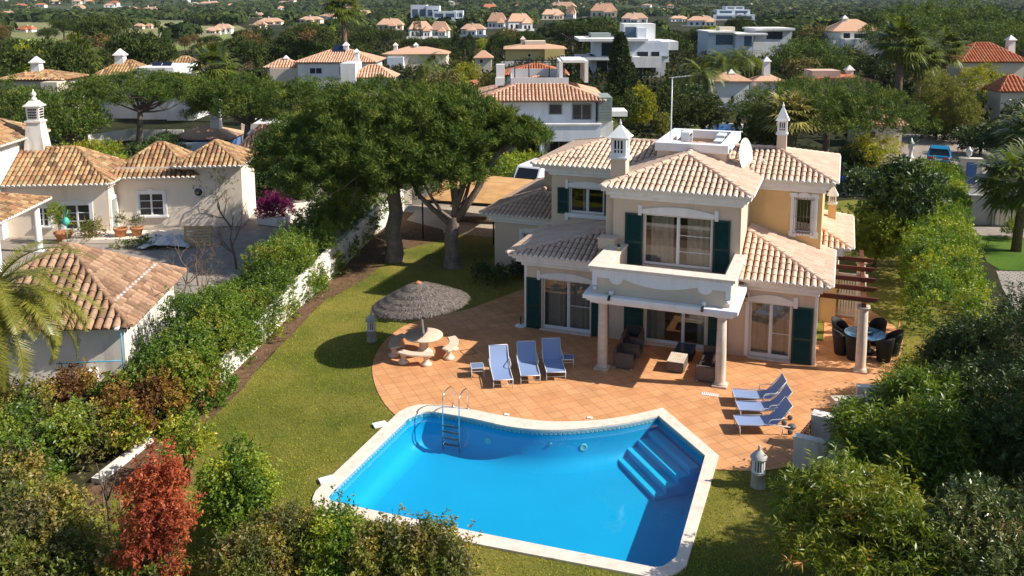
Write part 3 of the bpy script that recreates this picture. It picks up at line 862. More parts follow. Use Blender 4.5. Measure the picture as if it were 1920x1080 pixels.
mb = MB(); mb.sheet([g(1800,440),g(1810,425),g(1900,425),g(1960,430),g(1960,448),g(1830,440)], [], -.017); struct(mb.build('pavement', X['court']))
mb = MB(); mb.sheet([(4.5,71.5),(9.5,72.5),(13,86),(11,100),(4,98),(2.5,84)], [], -.0165); struct(mb.build('driveway', X['court']))
for nm, px in (('open_field',[(-40,112),(160,96),(300,100),(420,84),(470,58),(430,40),(200,36),(-40,44)]),('open_field',[(-40,36),(250,30),(500,34),(480,26),(200,24),(-40,26)])):
    mb = MB(); mb.sheet([g(*p) for p in px], [], -.020); struct(mb.build(nm, X['field']))
for nm, px in (('golf_fairway',[(0,75),(40,72),(120,73),(122,80),(60,84),(0,83)]),('golf_fairway',[(118,64),(170,56),(228,48),(230,53),(175,62),(125,67)]),('golf_fairway',[(240,82),(285,76),(290,80),(250,86)]),
               ('golf_fairway',[(300,88),(345,84),(345,92),(320,95)]),('golf_fairway',[(395,75),(420,64),(430,66),(412,78)]),('golf_fairway',[(150,32),(200,30),(205,34),(150,36)]),('golf_fairway',[(100,46),(170,40),(172,44),(110,49)]),
               ('golf_fairway',[(1190,20),(1290,16),(1290,22),(1200,26)]),('garden_lawn',[(1290,235),(1330,232),(1325,243),(1285,243)])):
    mb = MB(); mb.sheet([g(*p) for p in px], [], -.012); struct(mb.build(nm, X['meadow']))

# hills on the horizon: real terrain rising beyond the plain
def hills(name, mat, y0, y1, x0, x1, nx, ny, fn):
    mb = MB(); pts = []
    for j in range(ny):
        for i in range(nx):
            x = x0+(x1-x0)*i/(nx-1); y = y0+(y1-y0)*j/(ny-1); pts.append((x,y,fn(x,y,j/(ny-1))))
    fs = [(j*nx+i, j*nx+i+1, (j+1)*nx+i+1, (j+1)*nx+i) for j in range(ny-1) for i in range(nx-1)]
    mb.add(pts, fs, True); return struct(mb.build(name, mat))
def hill_mat():
    m, nt, out = new_mat('wooded_hillside'); v = coords(nt)
    a = ramp(nt, noise(nt, v, .012, 8, .7), [(.35,(.03,.05,.022)),(.5,(.055,.075,.034)),(.62,(.12,.115,.06)),(.72,(.045,.06,.03))])
    b = ramp(nt, noise(nt, v, .06, 8, .75), [(.35,(.5,.5,.5)),(.7,(1.4,1.4,1.4))])
    bsdf(nt, out, mixc(nt, 1.0, a, b, 'MULTIPLY'), .95, .05)
    return m
X['hill'] = hill_mat()
def hill_z(x, y):
    t = max(0,(y-850)/2350)
    return -1+t**1.05*(105+38*math.sin(x*.0031+1)+26*math.sin(x*.0071+.4)+12*math.sin(x*.017+y*.004)+7*math.sin(x*.041+y*.011))*(1 if x < -450 else max(.16,1-(x+450)/520))
hills('hills', X['hill'], 850, 3200, -2600, 1900, 130, 70, lambda x,y,t: hill_z(x,y))
def on_terrain(px, py):
    """where the line of sight meets the plain or the hillside"""
    D = 300.0
    while D < 3000:
        p = atD(px,py,D)
        if p[2] <= max(0.0, hill_z(p[0],p[1])): return p, D
        D += 12
    return atD(px,py,3000.), 3000.

# ------------------------------------------------------------------ swimming pool
pc = (cx_, cy_, 0)
pool = thing('swimming_pool', 'large kidney-backed blue swimming pool with cream coping and corner steps', 'swimming pool', pc)
Tm = Matrix.Translation((-cx_,-cy_,0))
mb = MB(Tm); mb.sheet(POOL_OUT, [POOL_IN], .035)
n = len(POOL_OUT); mb.add([(x,y,.035) for x,y in POOL_OUT]+[(x,y,-.06) for x,y in POOL_OUT], [(i,n+i,n+(i+1)%n,(i+1)%n) for i in range(n)])
n = len(POOL_IN); mb.add([(x,y,.035) for x,y in POOL_IN]+[(x,y,-.03) for x,y in POOL_IN], [((i+1)%n,n+(i+1)%n,n+i,i) for i in range(n)])
mb.build('coping', X['coping'], pool)
ZW, ZF = -.15, -1.22
def inset(L, d):
    n = len(L); r = []
    for i in range(n):
        a, b = L[i-1], L[(i+1)%n]; t = Vector((b[0]-a[0], b[1]-a[1])).normalized(); q = (L[i][0]-t.y*d, L[i][1]+t.x*d)
        if (q[0]-cx_)**2+(q[1]-cy_)**2 > (L[i][0]-cx_)**2+(L[i][1]-cy_)**2: q = (L[i][0]+t.y*d, L[i][1]-t.x*d)
        r.append(q)
    return r
rings = [(POOL_IN,-.03),(POOL_IN,-.45)]+[(inset(POOL_IN,.5*(1-math.cos(a*PI/12))),ZF+.5-.5*math.sin(a*PI/12)+.002) for a in range(1,7)]
mb = MB(Tm); mb.add([(x,y,z) for L_,z in rings for x,y in L_], [(k*n+(i+1)%n,(k+1)*n+(i+1)%n,(k+1)*n+i,k*n+i) for k in range(len(rings)-1) for i in range(n)], True)
mb.sheet(POOL_IN, [], ZF)
mb.build('basin', X['poolshell'], pool)
mb = MB(Tm); mb.sheet(POOL_IN, [], ZW); mb.build('water', X['water'], pool)
# key-pattern border above the water line
mb = MB(Tm)
path = [Vector((x,y,0)) for x,y in POOL_IN]+[Vector((*POOL_IN[0],0))]
acc = [0]
for a, b in zip(path, path[1:]): acc.append(acc[-1]+(b-a).length)
def on_path(s):
    s = min(max(s,0),acc[-1]-1e-6)
    i = max(k for k in range(len(acc)) if acc[k] <= s)
    i = min(i, len(path)-2)
    t = (s-acc[i])/max(1e-9,acc[i+1]-acc[i]); p = path[i].lerp(path[i+1],t)
    d = (path[i+1]-path[i]).normalized(); nn = Vector((-d.y,d.x,0))
    if nn.dot(Vector((cx_,cy_,0))-p) < 0: nn = -nn
    return p, nn
def strip(s0, s1, z0, z1, off):
    k = max(1,int((s1-s0)/.25)); P = []
    for i in range(k+1):
        p, nn = on_path(s0+(s1-s0)*i/k); p = p+nn*off
        P += [(p.x,p.y,z0),(p.x,p.y,z1)]
    mb.add(P, [(2*i,2*i+2,2*i+3,2*i+1) for i in range(k)])
mb.mi = 0; strip(0, acc[-1], -.165, -.035, .003)
mb.mi = 1
cell = .15; H0, H1 = -.145, -.045; hh = H1-H0; th = .02
k = int(acc[-1]/cell)
for i in range(k):
    s = i*cell
    strip(s, s+th, H0, H1, .006); strip(s, s+cell*.86, H1-th, H1, .0065); strip(s+cell*.86-th, s+cell*.86, H0+hh*.3, H1-th, .006)
    strip(s+cell*.42, s+cell*.86-th, H0+hh*.3, H0+hh*.3+th, .0065); strip(s-cell*.14, s, H0, H0+th, .0065)
mb.build('key_pattern_border', [X['keyteal'],X['keylight']], pool)
# corner steps below the chamfered edge
A = Vector((*g(1234.7,781),0)); B = Vector((*g(1322,855.8),0)); e = (B-A).normalized(); nn = Vector((e.y,-e.x,0))
if nn.dot(Vector((cx_,cy_,0))-A) < 0: nn = -nn
Ls = (B-A).length
for kk in range(4):
    mb = MB(Tm); d0, d1 = (kk)*.40+(.04 if kk == 0 else 0), (kk+1)*.40; zt = -.42-.22*kk
    q = [A+e*(.02+.015*kk)+nn*d0, A+e*(.02+.015*kk)+nn*d1, A+e*(Ls*.93)+nn*d1, A+e*(Ls*.93)+nn*d0]
    mb.prism([(p.x,p.y) for p in q], ZF+.003, zt)
    mb.build('step', X['poolstep'], pool, bevel=.02)
for px in ((922,822),(1085,833),(1030,825)):
    p = bp(*px, -.62); mb = MB(Tm)
    # round inlet fittings on the back wall
    i = min(range(len(POOL_IN)), key=lambda k:(POOL_IN[k][0]-p[0])**2+(POOL_IN[k][1]-p[1])**2)
    s_ = acc[i]; pp, nv = on_path(s_); M0 = Tm @ Matrix.Translation(pp+nv*.005+Vector((0,0,-.62 if px[0] != 1030 else -.45))) @ nv.to_track_quat('Z','Y').to_matrix().to_4x4()
    mb = MB(M0); r = .13 if px[0] != 1030 else .05
    mb.lathe([(r*.55,0),(r,0),(r,.02),(r*.7,.03),(r*.55,.012)], 16); mb.build('pool_fitting', X['keylight'], pool)
for px in ((618,902),(717,798)):
    c = bp(*px, .03); mb = MB(Tm); mb.cbox((c[0]-.12,c[1]+.05,.02),(.46,.30,.07),R(48)); mb.build('skimmer_lid', X['white'], pool, bevel=.01)
for px in ((949,779),(1105,785)):
    c = bp(*px, .0); mb = MB(Tm); mb.cbox((c[0],c[1]+.04,.015),(.17,.11,.03),R(5)); mb.build('skimmer_lid', X['white'], pool, bevel=.006)
# ladder
lad = thing('pool_ladder', 'stainless steel pool ladder with two hooped rails and four treads', 'ladder', (*g(849,777),0))
lo = Vector(lad.location); tl = []
for dk, wk in (((849.5,763),(830.5,781)),((877,766.5),(861,786))):
    d = Vector(bp(*dk,.03)); w_ = Vector(bp(*wk,.03)); h = (w_-d); h.z = 0; L = h.length; h.normalize()
    w2 = d+h*max(L,.55)
    pts = [d-lo, d+Vector((0,0,.55))-lo]
    for a in range(0,7): pts.append(d+h*(max(L,.55)*(1-math.cos(PI*a/6))/2)+Vector((0,0,.62+.2*math.sin(PI*a/6)))-lo)
    pts += [w2+Vector((0,0,.4))-lo, w2+h*.02+Vector((0,0,-.2))-lo, w2+h*.03+Vector((0,0,-1.15))-lo]
    mb = MB(); mb.tube(pts, .021, 8); mb.lathe([(.05,0),(.05,.015),(.022,.03)],12,tuple(d-lo)); mb.build('rail', X['steel'], lad)
    tl.append(w2+h*.03-lo)
for z in (-.28,-.5,-.72,-.94):
    a, b = tl; mb = MB(); mb.bar(a+Vector((0,0,z)), b+Vector((0,0,z)), .09, .03); mb.build('tread', X['rubber'], lad)
# ------------------------------------------------------------------ the villa
VO = (-6.2, 37.0, 0)
villa = thing('villa', 'two-storey cream villa with pale terracotta roofs, balcony porch and dark green shutters behind the pool', 'house', VO)
TV = Matrix.Translation((-VO[0],-VO[1],0))
def VM(): return MB(TV)

def ring(mb, x0,x1,y0,y1, out, z0,z1):
    mb.box(x0-out,x1+out,y0-out,y0,z0,z1); mb.box(x0-out,x1+out,y1,y1+out,z0,z1)
    mb.box(x0-out,x0,y0,y1,z0,z1); mb.box(x1,x1+out,y0,y1,z0,z1)

GF = 33.3
# ground floor: one long front, sides, back wing
mb = VM()
mb.wall((-12.1,GF,0),(1,0,0),11.5,3.12,[(.8,2.85,.06,2.2),(5.1,7.5,.06,2.2),(9.16,10.65,.06,2.22)])
mb.wall((-.6,GF+.28,0),(0,1,0),4.9,3.3); mb.wall((-12.1,40.2,0),(0,-1,0),40.2-GF-.28,3.1)
mb.box(-12.0,-.7,GF+.3,36.9,3.02,3.10)                      # floor slab
mb.build('wall', X['cream'], villa)
mb = VM(); mb.box(-11.9,-.8,36.2,36.3,0,3.0); mb.box(-8.5,-8.4,33.6,36.2,0,3.0); mb.box(-3.3,-3.2,33.6,36.2,0,3.0); mb.build('inner_wall', X['room'], villa)
# upper front block
mb = VM()
mb.wall((-8.35,GF,3.12),(1,0,0),4.92,3.36,[(1.25,3.87,.13,2.18)])
mb.wall((-3.43,GF+.28,3.1),(0,1,0),3.72,3.38); mb.wall((-8.35,37.0,3.1),(0,-1,0),3.42,3.38)
mb.build('wall', X['cream'], villa)
mb = VM(); mb.box(-8.1,-3.7,36.6,36.7,3.11,6.4); mb.build('inner_wall', X['room'], villa)
# upper main block, left (cream) and right (ochre)
mb = VM()
mb.wall((-12.15,37,3.0),(1,0,0),3.8,3.48,[(.87,2.42,1.18,2.33)])
mb.wall((-12.15,42.8,3.0),(0,-1,0),5.52,3.48)
mb.box(-12.15,-6.4,42.8,43.05,0,6.48); mb.build('wall', X['cream'], villa)
mb = VM()
mb.wall((-3.43,37.0,3.0),(1,0,0),2.83,3.48,[(1.80,2.46,1.12,2.58)])
mb.wall((-.6,37.28,3.0),(0,1,0),5.5,3.48); mb.box(-6.4,-.6,42.8,43.05,0,6.48); mb.build('wall', X['ochre'], villa)
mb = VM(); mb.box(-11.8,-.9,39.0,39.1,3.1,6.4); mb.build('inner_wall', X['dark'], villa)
# right annex
mb = VM(); mb.wall((-.6,38.3,0),(1,0,0),.72,3.2); mb.wall((.12,38.58,0),(0,1,0),5.0,3.2,[(1.2,2.2,1.0,2.1)]); mb.build('wall', X['ochre'], villa)
# garage wing
mb = VM()
mb.wall((-16.2,40.1,0),(1,0,0),4.05,3.0,[(1.55,2.4,1.25,2.15)]); mb.wall((-16.2,47.8,0),(0,-1,0),7.42,3.0); mb.box(-16.2,-12.15,47.8,48.1,0,3.0)
mb.box(-14.6,-12.15,43.2,47.7,2.9,4.75); mb.build('wall', X['cream'], villa)
# stone-coloured corner strips
mb = VM(); mb.box(-.62,-.52,GF-.012,GF+.3,0,3.0); mb.box(-12.12,-12.0,GF-.012,GF,0,3.0); mb.build('corner_trim', X['white'], villa)

# roofs
rr = random.Random(5)
mb = VM(); A_ = (-10.2,39.3,7.2); B_ = (-2.6,39.3,7.2); z = 6.36
x0,x1,y0,y1 = -12.9,-.12,36.5,43.3
roof_slope(mb, [(x0,y0,z),(x1,y0,z),B_,A_], rnd=rr); roof_slope(mb, [(x1,y0,z),(x1,y1,z),B_], rnd=rr)
roof_slope(mb, [(x0,y1,z),(x0,y0,z),A_], rnd=rr); roof_slope(mb, [(x1,y1,z),(x0,y1,z),A_,B_], rnd=rr)
for p, q in (((x0,y0,z),A_),((x1,y0,z),B_),((x1,y1,z),B_),((x0,y1,z),A_),(A_,B_)): ridge_tiles(mb, p, q, rnd=rr)
mb.build('main_roof', TILES, villa)
mb = VM(); z = 6.36; ap = (-5.86,35.6,7.33); bk = (-5.86,38.2,7.33)
roof_slope(mb, [(-8.7,32.8,z),(-3.02,32.8,z),ap], rnd=rr)
roof_slope(mb, [(-3.02,32.8,z),(-3.02,37.9,z),bk,ap], rnd=rr); roof_slope(mb, [(-8.7,37.9,z),(-8.7,32.8,z),ap,bk], rnd=rr)
for p, q in (((-8.7,32.8,z),ap),((-3.02,32.8,z),ap),(ap,bk)): ridge_tiles(mb, p, q, rnd=rr)
mb.build('front_roof', TILES, villa)
mb = VM(); z = 3.24
roof_slope(mb, [(-3.4,32.78,z),(-.1,32.78,z),(-3.4,36.05,z+1.08)], rnd=rr)
roof_slope(mb, [(-.1,32.78,z),(-.1,37.86,z),(-3.4,37.86,z+1.08),(-3.4,36.05,z+1.08)], rnd=rr)
ridge_tiles(mb, (-.1,32.78,z), (-3.42,36.07,z+1.08), rnd=rr); mb.build('side_roof', TILES, villa)
mb = VM()
roof_slope(mb, [(-12.7,32.88,z),(-8.4,32.88,z),(-8.4,35.3,z+.72),(-9.0,35.3,z+.72)], rnd=rr)
roof_slope(mb, [(-12.7,37.3,z),(-12.7,32.88,z),(-9.0,35.3,z+.72),(-9.0,37.3,z+.72)], rnd=rr)
ridge_tiles(mb, (-12.7,32.88,z), (-9.0,35.3,z+.72), rnd=rr); mb.build('side_roof', TILES, villa)
mb = VM(); z = 3.3; a2 = (-1.0,39.9,3.85); b2 = (-1.0,42.5,3.85)
roof_slope(mb, [(-2.6,38.2,z),(.62,38.2,z),a2], rnd=rr); roof_slope(mb, [(.62,38.2,z),(.62,44.1,z),b2,a2], rnd=rr)
ridge_tiles(mb, (.62,38.2,z), a2, rnd=rr); ridge_tiles(mb, (.62,44.1,z), b2, rnd=rr); ridge_tiles(mb, a2, b2, rnd=rr); mb.build('side_roof', TILES, villa)
mb = VM(); z = 3.05; a2 = (-14.5,42.0,3.8); b2 = (-14.5,46.3,3.8)
roof_slope(mb, [(-16.8,39.7,z),(-12.2,39.7,z),(-12.2,42.0,3.8),a2], rnd=rr); roof_slope(mb, [(-16.8,48.6,z),(-16.8,39.7,z),a2,b2], rnd=rr)
roof_slope(mb, [(-12.2,48.6,z),(-16.8,48.6,z),b2], rnd=rr)
ridge_tiles(mb, (-16.8,39.7,z), a2, rnd=rr); ridge_tiles(mb, a2, (-12.2,42.0,3.8), rnd=rr); ridge_tiles(mb, (-16.8,48.6,z), b2, rnd=rr); ridge_tiles(mb, a2, b2, rnd=rr)
mb.build('garage_roof', TILES, villa)

# cornices under the eaves
def cornice(nm, segs, mat=X['white']):
    mb = VM()
    for s in segs: mb.box(*s)
    mb.build('cornice', mat, villa, bevel=.02)
for (a,b,c,d,h,cut) in ((-8.35,-3.43,GF,37.3,6.36,'F'),):
    cornice('c', [(a-.12,b+.12,c-.12,c,5.86,6.02),(a-.26,b+.26,c-.26,c,6.02,6.18),(a-.42,b+.42,c-.42,c,6.18,6.33),
                  (b,b+.12,c,36.9,5.86,6.02),(b,b+.26,c,36.74,6.02,6.18),(b,b+.42,c,36.58,6.18,6.33),
                  (a-.12,a,c,36.9,5.86,6.02),(a-.26,a,c,36.74,6.02,6.18),(a-.42,a,c,36.58,6.18,6.33)])
cornice('c', [(-12.27,-8.5,36.88,37,5.86,6.02),(-12.41,-8.65,36.74,37,6.02,6.18),(-12.6,-8.8,36.6,37,6.18,6.34),(-12.41,-12.15,37,42.8,6.02,6.18),(-12.6,-12.15,37,42.8,6.18,6.34)])
cornice('c', [(-3.3,-.48,36.88,37,5.86,6.02),(-3.15,-.36,36.74,37,6.02,6.18),(-2.98,-.24,36.6,37,6.18,6.34),(-.6,-.36,37,42.8,6.02,6.18),(-.6,-.24,37,42.8,6.18,6.34)])
cornice('c', [(-12.22,-8.42,GF-.12,GF,2.72,2.9),(-12.4,-8.42,GF-.3,GF,2.9,3.06),(-12.52,-8.42,GF-.4,GF,3.06,3.2),(-12.4,-12.1,GF,40,2.9,3.06),(-12.52,-12.1,GF,36.9,3.06,3.2)])
cornice('c', [(-3.18,-.48,GF-.12,GF,2.72,2.9),(-3.18,-.36,GF-.3,GF,2.9,3.06),(-3.18,-.24,GF-.42,GF,3.06,3.2),(-.6,-.36,GF,37.8,2.9,3.06),(-.6,-.24,GF,37.8,3.06,3.2)])
cornice('c', [(-16.32,-12.2,39.98,40.1,2.6,2.78),(-16.5,-12.2,39.8,40.1,2.78,3.0),(-16.5,-16.2,40.1,47.8,2.78,3.0)])
cornice('c', [(-.5,.3,38.2,38.3,2.95,3.25),(.12,.35,38.3,43.6,2.95,3.25)])

# windows and doors
def sliding(x0,x1,z0,z1,Y, cur=((.02,.48),(.6,.98)), rail=.10, split=.5, bars=(), slide=True):
    mb = VM(); t = .055; y0, y1 = Y+.09, Y+.15
    mb.box(x0,x0+t,y0,y1,z0,z1); mb.box(x1-t,x1,y0,y1,z0,z1); mb.box(x0+t,x1-t,y0,y1,z1-t,z1); mb.box(x0+t,x1-t,y0,y1,z0,z0+rail)
    xm = x0+(x1-x0)*split
    mb.box(xm-.04,xm+.04,y0-.012,y1-.003,z0+rail,z1-t)
    mb.box(xm+.04,xm+.08,y0+.02,y1+.02,z0+rail,z1-t)
    for h in bars: mb.box(xm+.04,x1-t,y0+.045,y1-.035,z0+h*(z1-z0)-.012,z0+h*(z1-z0)+.012)
    w = mb.build('window', X['alu'], villa)
    for a,b,yy in ((x0+t,xm-.03,y0+.02),(xm+.03,x1-t,y0+.045)):
        m2 = VM(); m2.add([(a,yy,z0+rail),(b,yy,z0+rail),(b,yy,z1-t),(a,yy,z1-t)],[(0,1,2,3)]); m2.build('pane', X['glass'], w)
    for a,b in cur:
        m2 = VM(); a = x0+(x1-x0)*a; b = x0+(x1-x0)*b; k = int((b-a)/.022); P = []
        for i in range(k+1):
            x = a+(b-a)*i/k; y = Y+.42+.05*math.sin(i*.62+a)+.018*math.sin(i*.23)
            P += [(x,y,z0+.02),(x,y,z1+.02)]
        m2.add(P, [(2*i,2*i+2,2*i+3,2*i+1) for i in range(k)], True); m2.build('curtain', X['curtain'], w)
    return w
sliding(-11.3,-9.25,.06,2.2,GF,((.03,.42),(.5,.97)),.13,.52,(.5,))
sliding(-7.0,-4.6,.06,2.2,GF,((0,.3),(.84,1.0)),.13,.62,(.52,))
sliding(-2.94,-1.45,.06,2.22,GF,((.02,.97),),.14,.5,(.45,))
sliding(-7.1,-4.48,3.27,5.3,GF,((.08,.42),(.62,.96)),.10,.5,(.30,.62))
sliding(-11.28,-9.73,4.18,5.33,37.0,((.3,.45),),.08,.5)
def small_window(x0,x1,z0,z1,Y):
    mb = VM(); t = .06; y0,y1 = Y+.12,Y+.17
    mb.box(x0,x0+t,y0,y1,z0,z1); mb.box(x1-t,x1,y0,y1,z0,z1); mb.box(x0+t,x1-t,y0,y1,z1-t,z1); mb.box(x0+t,x1-t,y0,y1,z0,z0+t)
    w = mb.build('window', X['alu'], villa)
    m2 = VM(); m2.add([(x0+t,Y+.14,z0+t),(x1-t,Y+.14,z0+t),(x1-t,Y+.14,z1-t),(x0+t,Y+.14,z1-t)],[(0,1,2,3)]); m2.build('pane', X['glass'], w)
    # belly grille
    m3 = VM(); n = 6; xa, xb = x0-.06, x1+.06
    for i in range(n+1):
        x = xa+(xb-xa)*i/n
        m3.tube([(x,Y-.03,z1+.08),(x,Y-.13,z1),(x,Y-.15,(z0+z1)/2),(x,Y-.24,z0+.14),(x,Y-.16,z0-.03),(x,Y-.03,z0-.08)],.009,5)
    for zz, yy in ((z1,-.135),((z0+z1)/2,-.155),(z0+.02,-.19)): m3.tube([(xa,Y-.02,zz),(xa,Y+yy,zz),(xb,Y+yy,zz),(xb,Y-.02,zz)],.010,5)
    m3.build('window_grille', X['grille'], w)
small_window(-1.62,-.98,4.14,5.56,37.0); small_window(-14.62,-13.82,1.27,2.13,40.1)
mb = VM(); mb.box(.10,.16,39.85,39.92,1.0,2.1); mb.box(.10,.16,40.71,40.78,1.0,2.1); mb.box(.10,.16,39.92,40.71,1.0,1.08); mb.box(.10,.16,39.92,40.71,2.02,2.1); w_ = mb.build('window', X['alu'], villa)
m2 = VM(); m2.add([(.1,39.9,1.05),(.1,40.7,1.05),(.1,40.7,2.05),(.1,39.9,2.05)],[(0,1,2,3)]); m2.build('pane', X['darkglass'], w_)

# arched white surrounds
def arch_trim(x0,x1,z,Y,rise=.2,h=.13,ear=.2,el=1,er=1):
    mb = VM(); n = 14
    lo = [(x0+(x1-x0)*i/n, z) for i in range(n+1)]
    hi = [(x0+(x1-x0)*i/n, z+h+rise*(1-((i/n-.5)*2)**2)) for i in range(n+1)]
    mb.vprism(lo+hi[::-1], Y-.05, Y)
    if el: mb.box(x0-ear*.72,x0,Y-.065,Y,z-.08,z+h+.17)
    if er: mb.box(x1,x1+ear*.72,Y-.065,Y,z-.08,z+h+.17)
    mb.build('window_surround', X['white'], villa, bevel=.008)
arch_trim(-11.4,-9.15,2.22,GF,.16,.15); arch_trim(-7.2,-4.38,5.32,GF,.17,.17); arch_trim(-11.36,-9.6,5.35,37.0,.12,.16,.18,1,0)
arch_trim(-2.98,-1.38,2.24,GF,.16,.17,.22)
mb = VM(); mb.box(-3.12,-2.98,GF-.05,GF,.05,2.16); mb.build('window_surround', X['white'], villa, bevel=.006)
mb = VM(); mb.box(-11.5,-9.5,36.9,37,3.98,4.16); mb.box(-11.5,-11.34,36.9,37,3.82,3.98); mb.build('window_sill', X['white'], villa, bevel=.01)
for a,b in ((-11.42,-9.2),(-7.1,-4.5),(-3.0,-1.4)):
    mb = VM(); mb.box(a,b,GF-.16,GF+.02,.004,.055); mb.build('door_sill', X['coping'], villa, bevel=.008)
mb = VM(); Y = 37.0
n = 12; ar = [(-1.30+.30*math.cos(PI*i/n), 5.62+.22*math.sin(PI*i/n)) for i in range(n+1)]
mb.vprism(ar+[(-1.6,5.6),(-1.0,5.6)][::1], Y-.055, Y)
for a,b in ((-1.82,-1.62),(-.98,-.78)):
    mb.box(a,b,Y-.05,Y,4.2,5.62); mb.box(a-.05,b+.05 if b < -1 else b+.05,Y-.06,Y,5.62,5.8); mb.box(a-.05,b+.05,Y-.06,Y,3.95,4.2)
mb.box(-1.6,-1.0,Y-.07,Y,4.03,4.13); mb.build('window_surround', X['white'], villa, bevel=.008)
mb = VM(); mb.box(-14.85,-14.62,40.04,40.1,1.1,2.35); mb.box(-13.82,-13.6,40.04,40.1,1.1,2.35); mb.box(-14.62,-13.82,40.04,40.1,2.13,2.4); mb.box(-14.62,-13.82,40.03,40.1,1.15,1.27); mb.build('window_surround', X['white'], villa, bevel=.008)

# louvred shutters
def shutter(x0,x1,z0,z1,Y, ang=0.0, hinge=None):
    hx = x0 if hinge is None else hinge
    M = TV @ Matrix.Translation((hx,Y,0)) @ Matrix.Rotation(ang,4,'Z') @ Matrix.Translation((-hx,-Y,0))
    mb = MB(M); t = .075; ya, yb = Y-.05, Y-.008
    mb.box(x0,x0+t,ya,yb,z0,z1); mb.box(x1-t,x1,ya,yb,z0,z1)
    zm = z0+(z1-z0)*.44
    for a,b in ((z0,z0+t*1.3),(zm-t*.6,zm+t*.6),(z1-t,z1)): mb.box(x0+t,x1-t,ya,yb,a,b)
    for a,b in ((z0+t*1.3,zm-t*.6),(zm+t*.6,z1-t)):
        k = int((b-a)/.045)
        for i in range(k):
            zz = a+(b-a)*(i+.5)/k
            mb.add([(x0+t,ya+.006,zz-.022),(x1-t,ya+.006,zz-.022),(x1-t,yb-.006,zz+.022),(x0+t,yb-.006,zz+.022)],[(0,1,2,3)])
    mb.build('shutter', X['green'], villa)
shutter(-12.02,-11.38,.02,2.2,GF); shutter(-9.2,-8.5,.02,2.2,GF)
shutter(-7.84,-7.06,.02,2.2,GF); shutter(-4.5,-3.76,.02,2.2,GF)
shutter(-1.40,-.66,.02,2.22,GF)
shutter(-7.86,-7.14,3.22,5.3,GF); shutter(-4.42,-3.78,3.22,5.3,GF)
shutter(-11.86,-11.34,4.1,5.3,37.0); shutter(-9.68,-9.12,4.1,5.33,37.0)

# porch and balcony
PX0,PX1,PY0 = -8.25,-3.35,30.05
mb = VM(); mb.box(PX0,PX1,PY0,GF-.003,3.0,3.18); mb.box(PX0,PX1,PY0,PY0+.35,3.18,3.92); mb.box(PX0,PX0+.5,PY0+.35,GF-.003,3.18,3.92); mb.box(PX1-.32,PX1,PY0+.35,GF-.003,3.18,3.92)
mb.build('balcony_parapet', X['cream'], villa)
mb = VM(); mb.box(-8.43,-3.17,29.9,30.5,3.92,4.04); mb.box(-8.43,-7.72,30.5,GF-.004,3.92,4.04); mb.box(-3.59,-3.17,30.5,GF-.004,3.92,4.04)
mb.build('balcony_coping', X['coping'], villa, bevel=.012)
mb = VM(); mb.box(-8.80,-8.15,GF-.62,GF-.003,3.9,4.28); mb.box(-8.84,-8.11,GF-.66,GF-.004,4.28,4.34); mb.build('balcony_pier', X['cream'], villa, bevel=.01)
def valance(mb, a0, a1, conv):
    # white scalloped apron below the coping
    n = 10; L = a1-a0; lo = []
    def pt(t, d): lo.append((a0+L*t, 3.92-d))
    pt(0,.62); pt(.035,.62); pt(.035,.32); pt(.12,.32)
    for i in range(n+1): a = PI*i/n; lo.append((a0+L*(.18-.05*math.cos(a)), 3.92-.32-.20*math.sin(a)))
    pt(.235,.30)
    for i in range(1,16): t = i/16; pt(.235+.53*t, .30+.22*(1-abs(2*t-1)**1.8))
    pt(.765,.30)
    for i in range(n+1): a = PI*i/n; lo.append((a0+L*(.82-.05*math.cos(a)), 3.92-.32-.20*math.sin(a)))
    pt(.88,.32); pt(.965,.32); pt(.965,.62); pt(1,.62)
    return lo+[(a1,3.918),(a0,3.918)]
mb = VM(); mb.vprism(valance(mb,-8.28,-3.32,0), PY0-.05, PY0)
mb.box(-8.36,-3.24,29.95,PY0-.051,3.84,3.918)
mb.box(PX1,PX1+.05,PY0,GF-.05,3.6,3.918); mb.box(PX0-.05,PX0,PY0,GF-.05,3.6,3.918)
mb.build('balcony_valance', X['white'], villa)
for x in (-8.18,-3.42):
    mb = VM(); mb.ball((x,PY0-.06,3.2),.075,6); mb.build('ornament_ball', X['white'], villa)
mb = VM()
for o,z0,z1 in ((.10,2.64,2.74),(.20,2.74,2.84),(.32,2.84,2.99)):
    mb.box(PX0-o,PX1+o,PY0-o,PY0+.4,z0,z1); mb.box(PX0-o,PX0+.4,PY0+.4,GF-.42,z0,z1); mb.box(PX1-.4,PX1+o,PY0+.4,GF-.42 if o > .15 else GF-.13,z0,z1)
mb.box(PX0+.4,PX1-.4,PY0+.4,GF-.003,2.8,2.99)
mb.build('porch_cornice', X['white'], villa, bevel=.012)
def column(x,y,h,mat,root,T,base=.26):
    c = MB(T); c.box(x-base,x+base,y-base,y+base,0.003,.07)
    c.lathe([(.215,.07),(.225,.10),(.215,.13),(.19,.15),(.185,.20),(.187,h*.35),(.165,h-.16),(.16,h-.15),(.185,h-.12),(.185,h-.09),(.20,h-.07)],20,(x,y,0))
    c.box(x-.225,x+.225,y-.225,y+.225,h-.07,h); return c.build('column', mat, root)
column(-7.94,30.32,2.64,X['stone'],villa,TV); column(-3.62,30.32,2.64,X['stone'],villa,TV)
for x in (-7.55,-4.22):
    mb = VM(); mb.box(x-.07,x+.07,PY0-.16,PY0-.004,3.03,3.16); mb.mi = 1; mb.cbox((x-.02,PY0-.32,2.95),(.09,.2,.07),0,.5); mb.build('floodlight', [X['white'],X['iron']], villa)
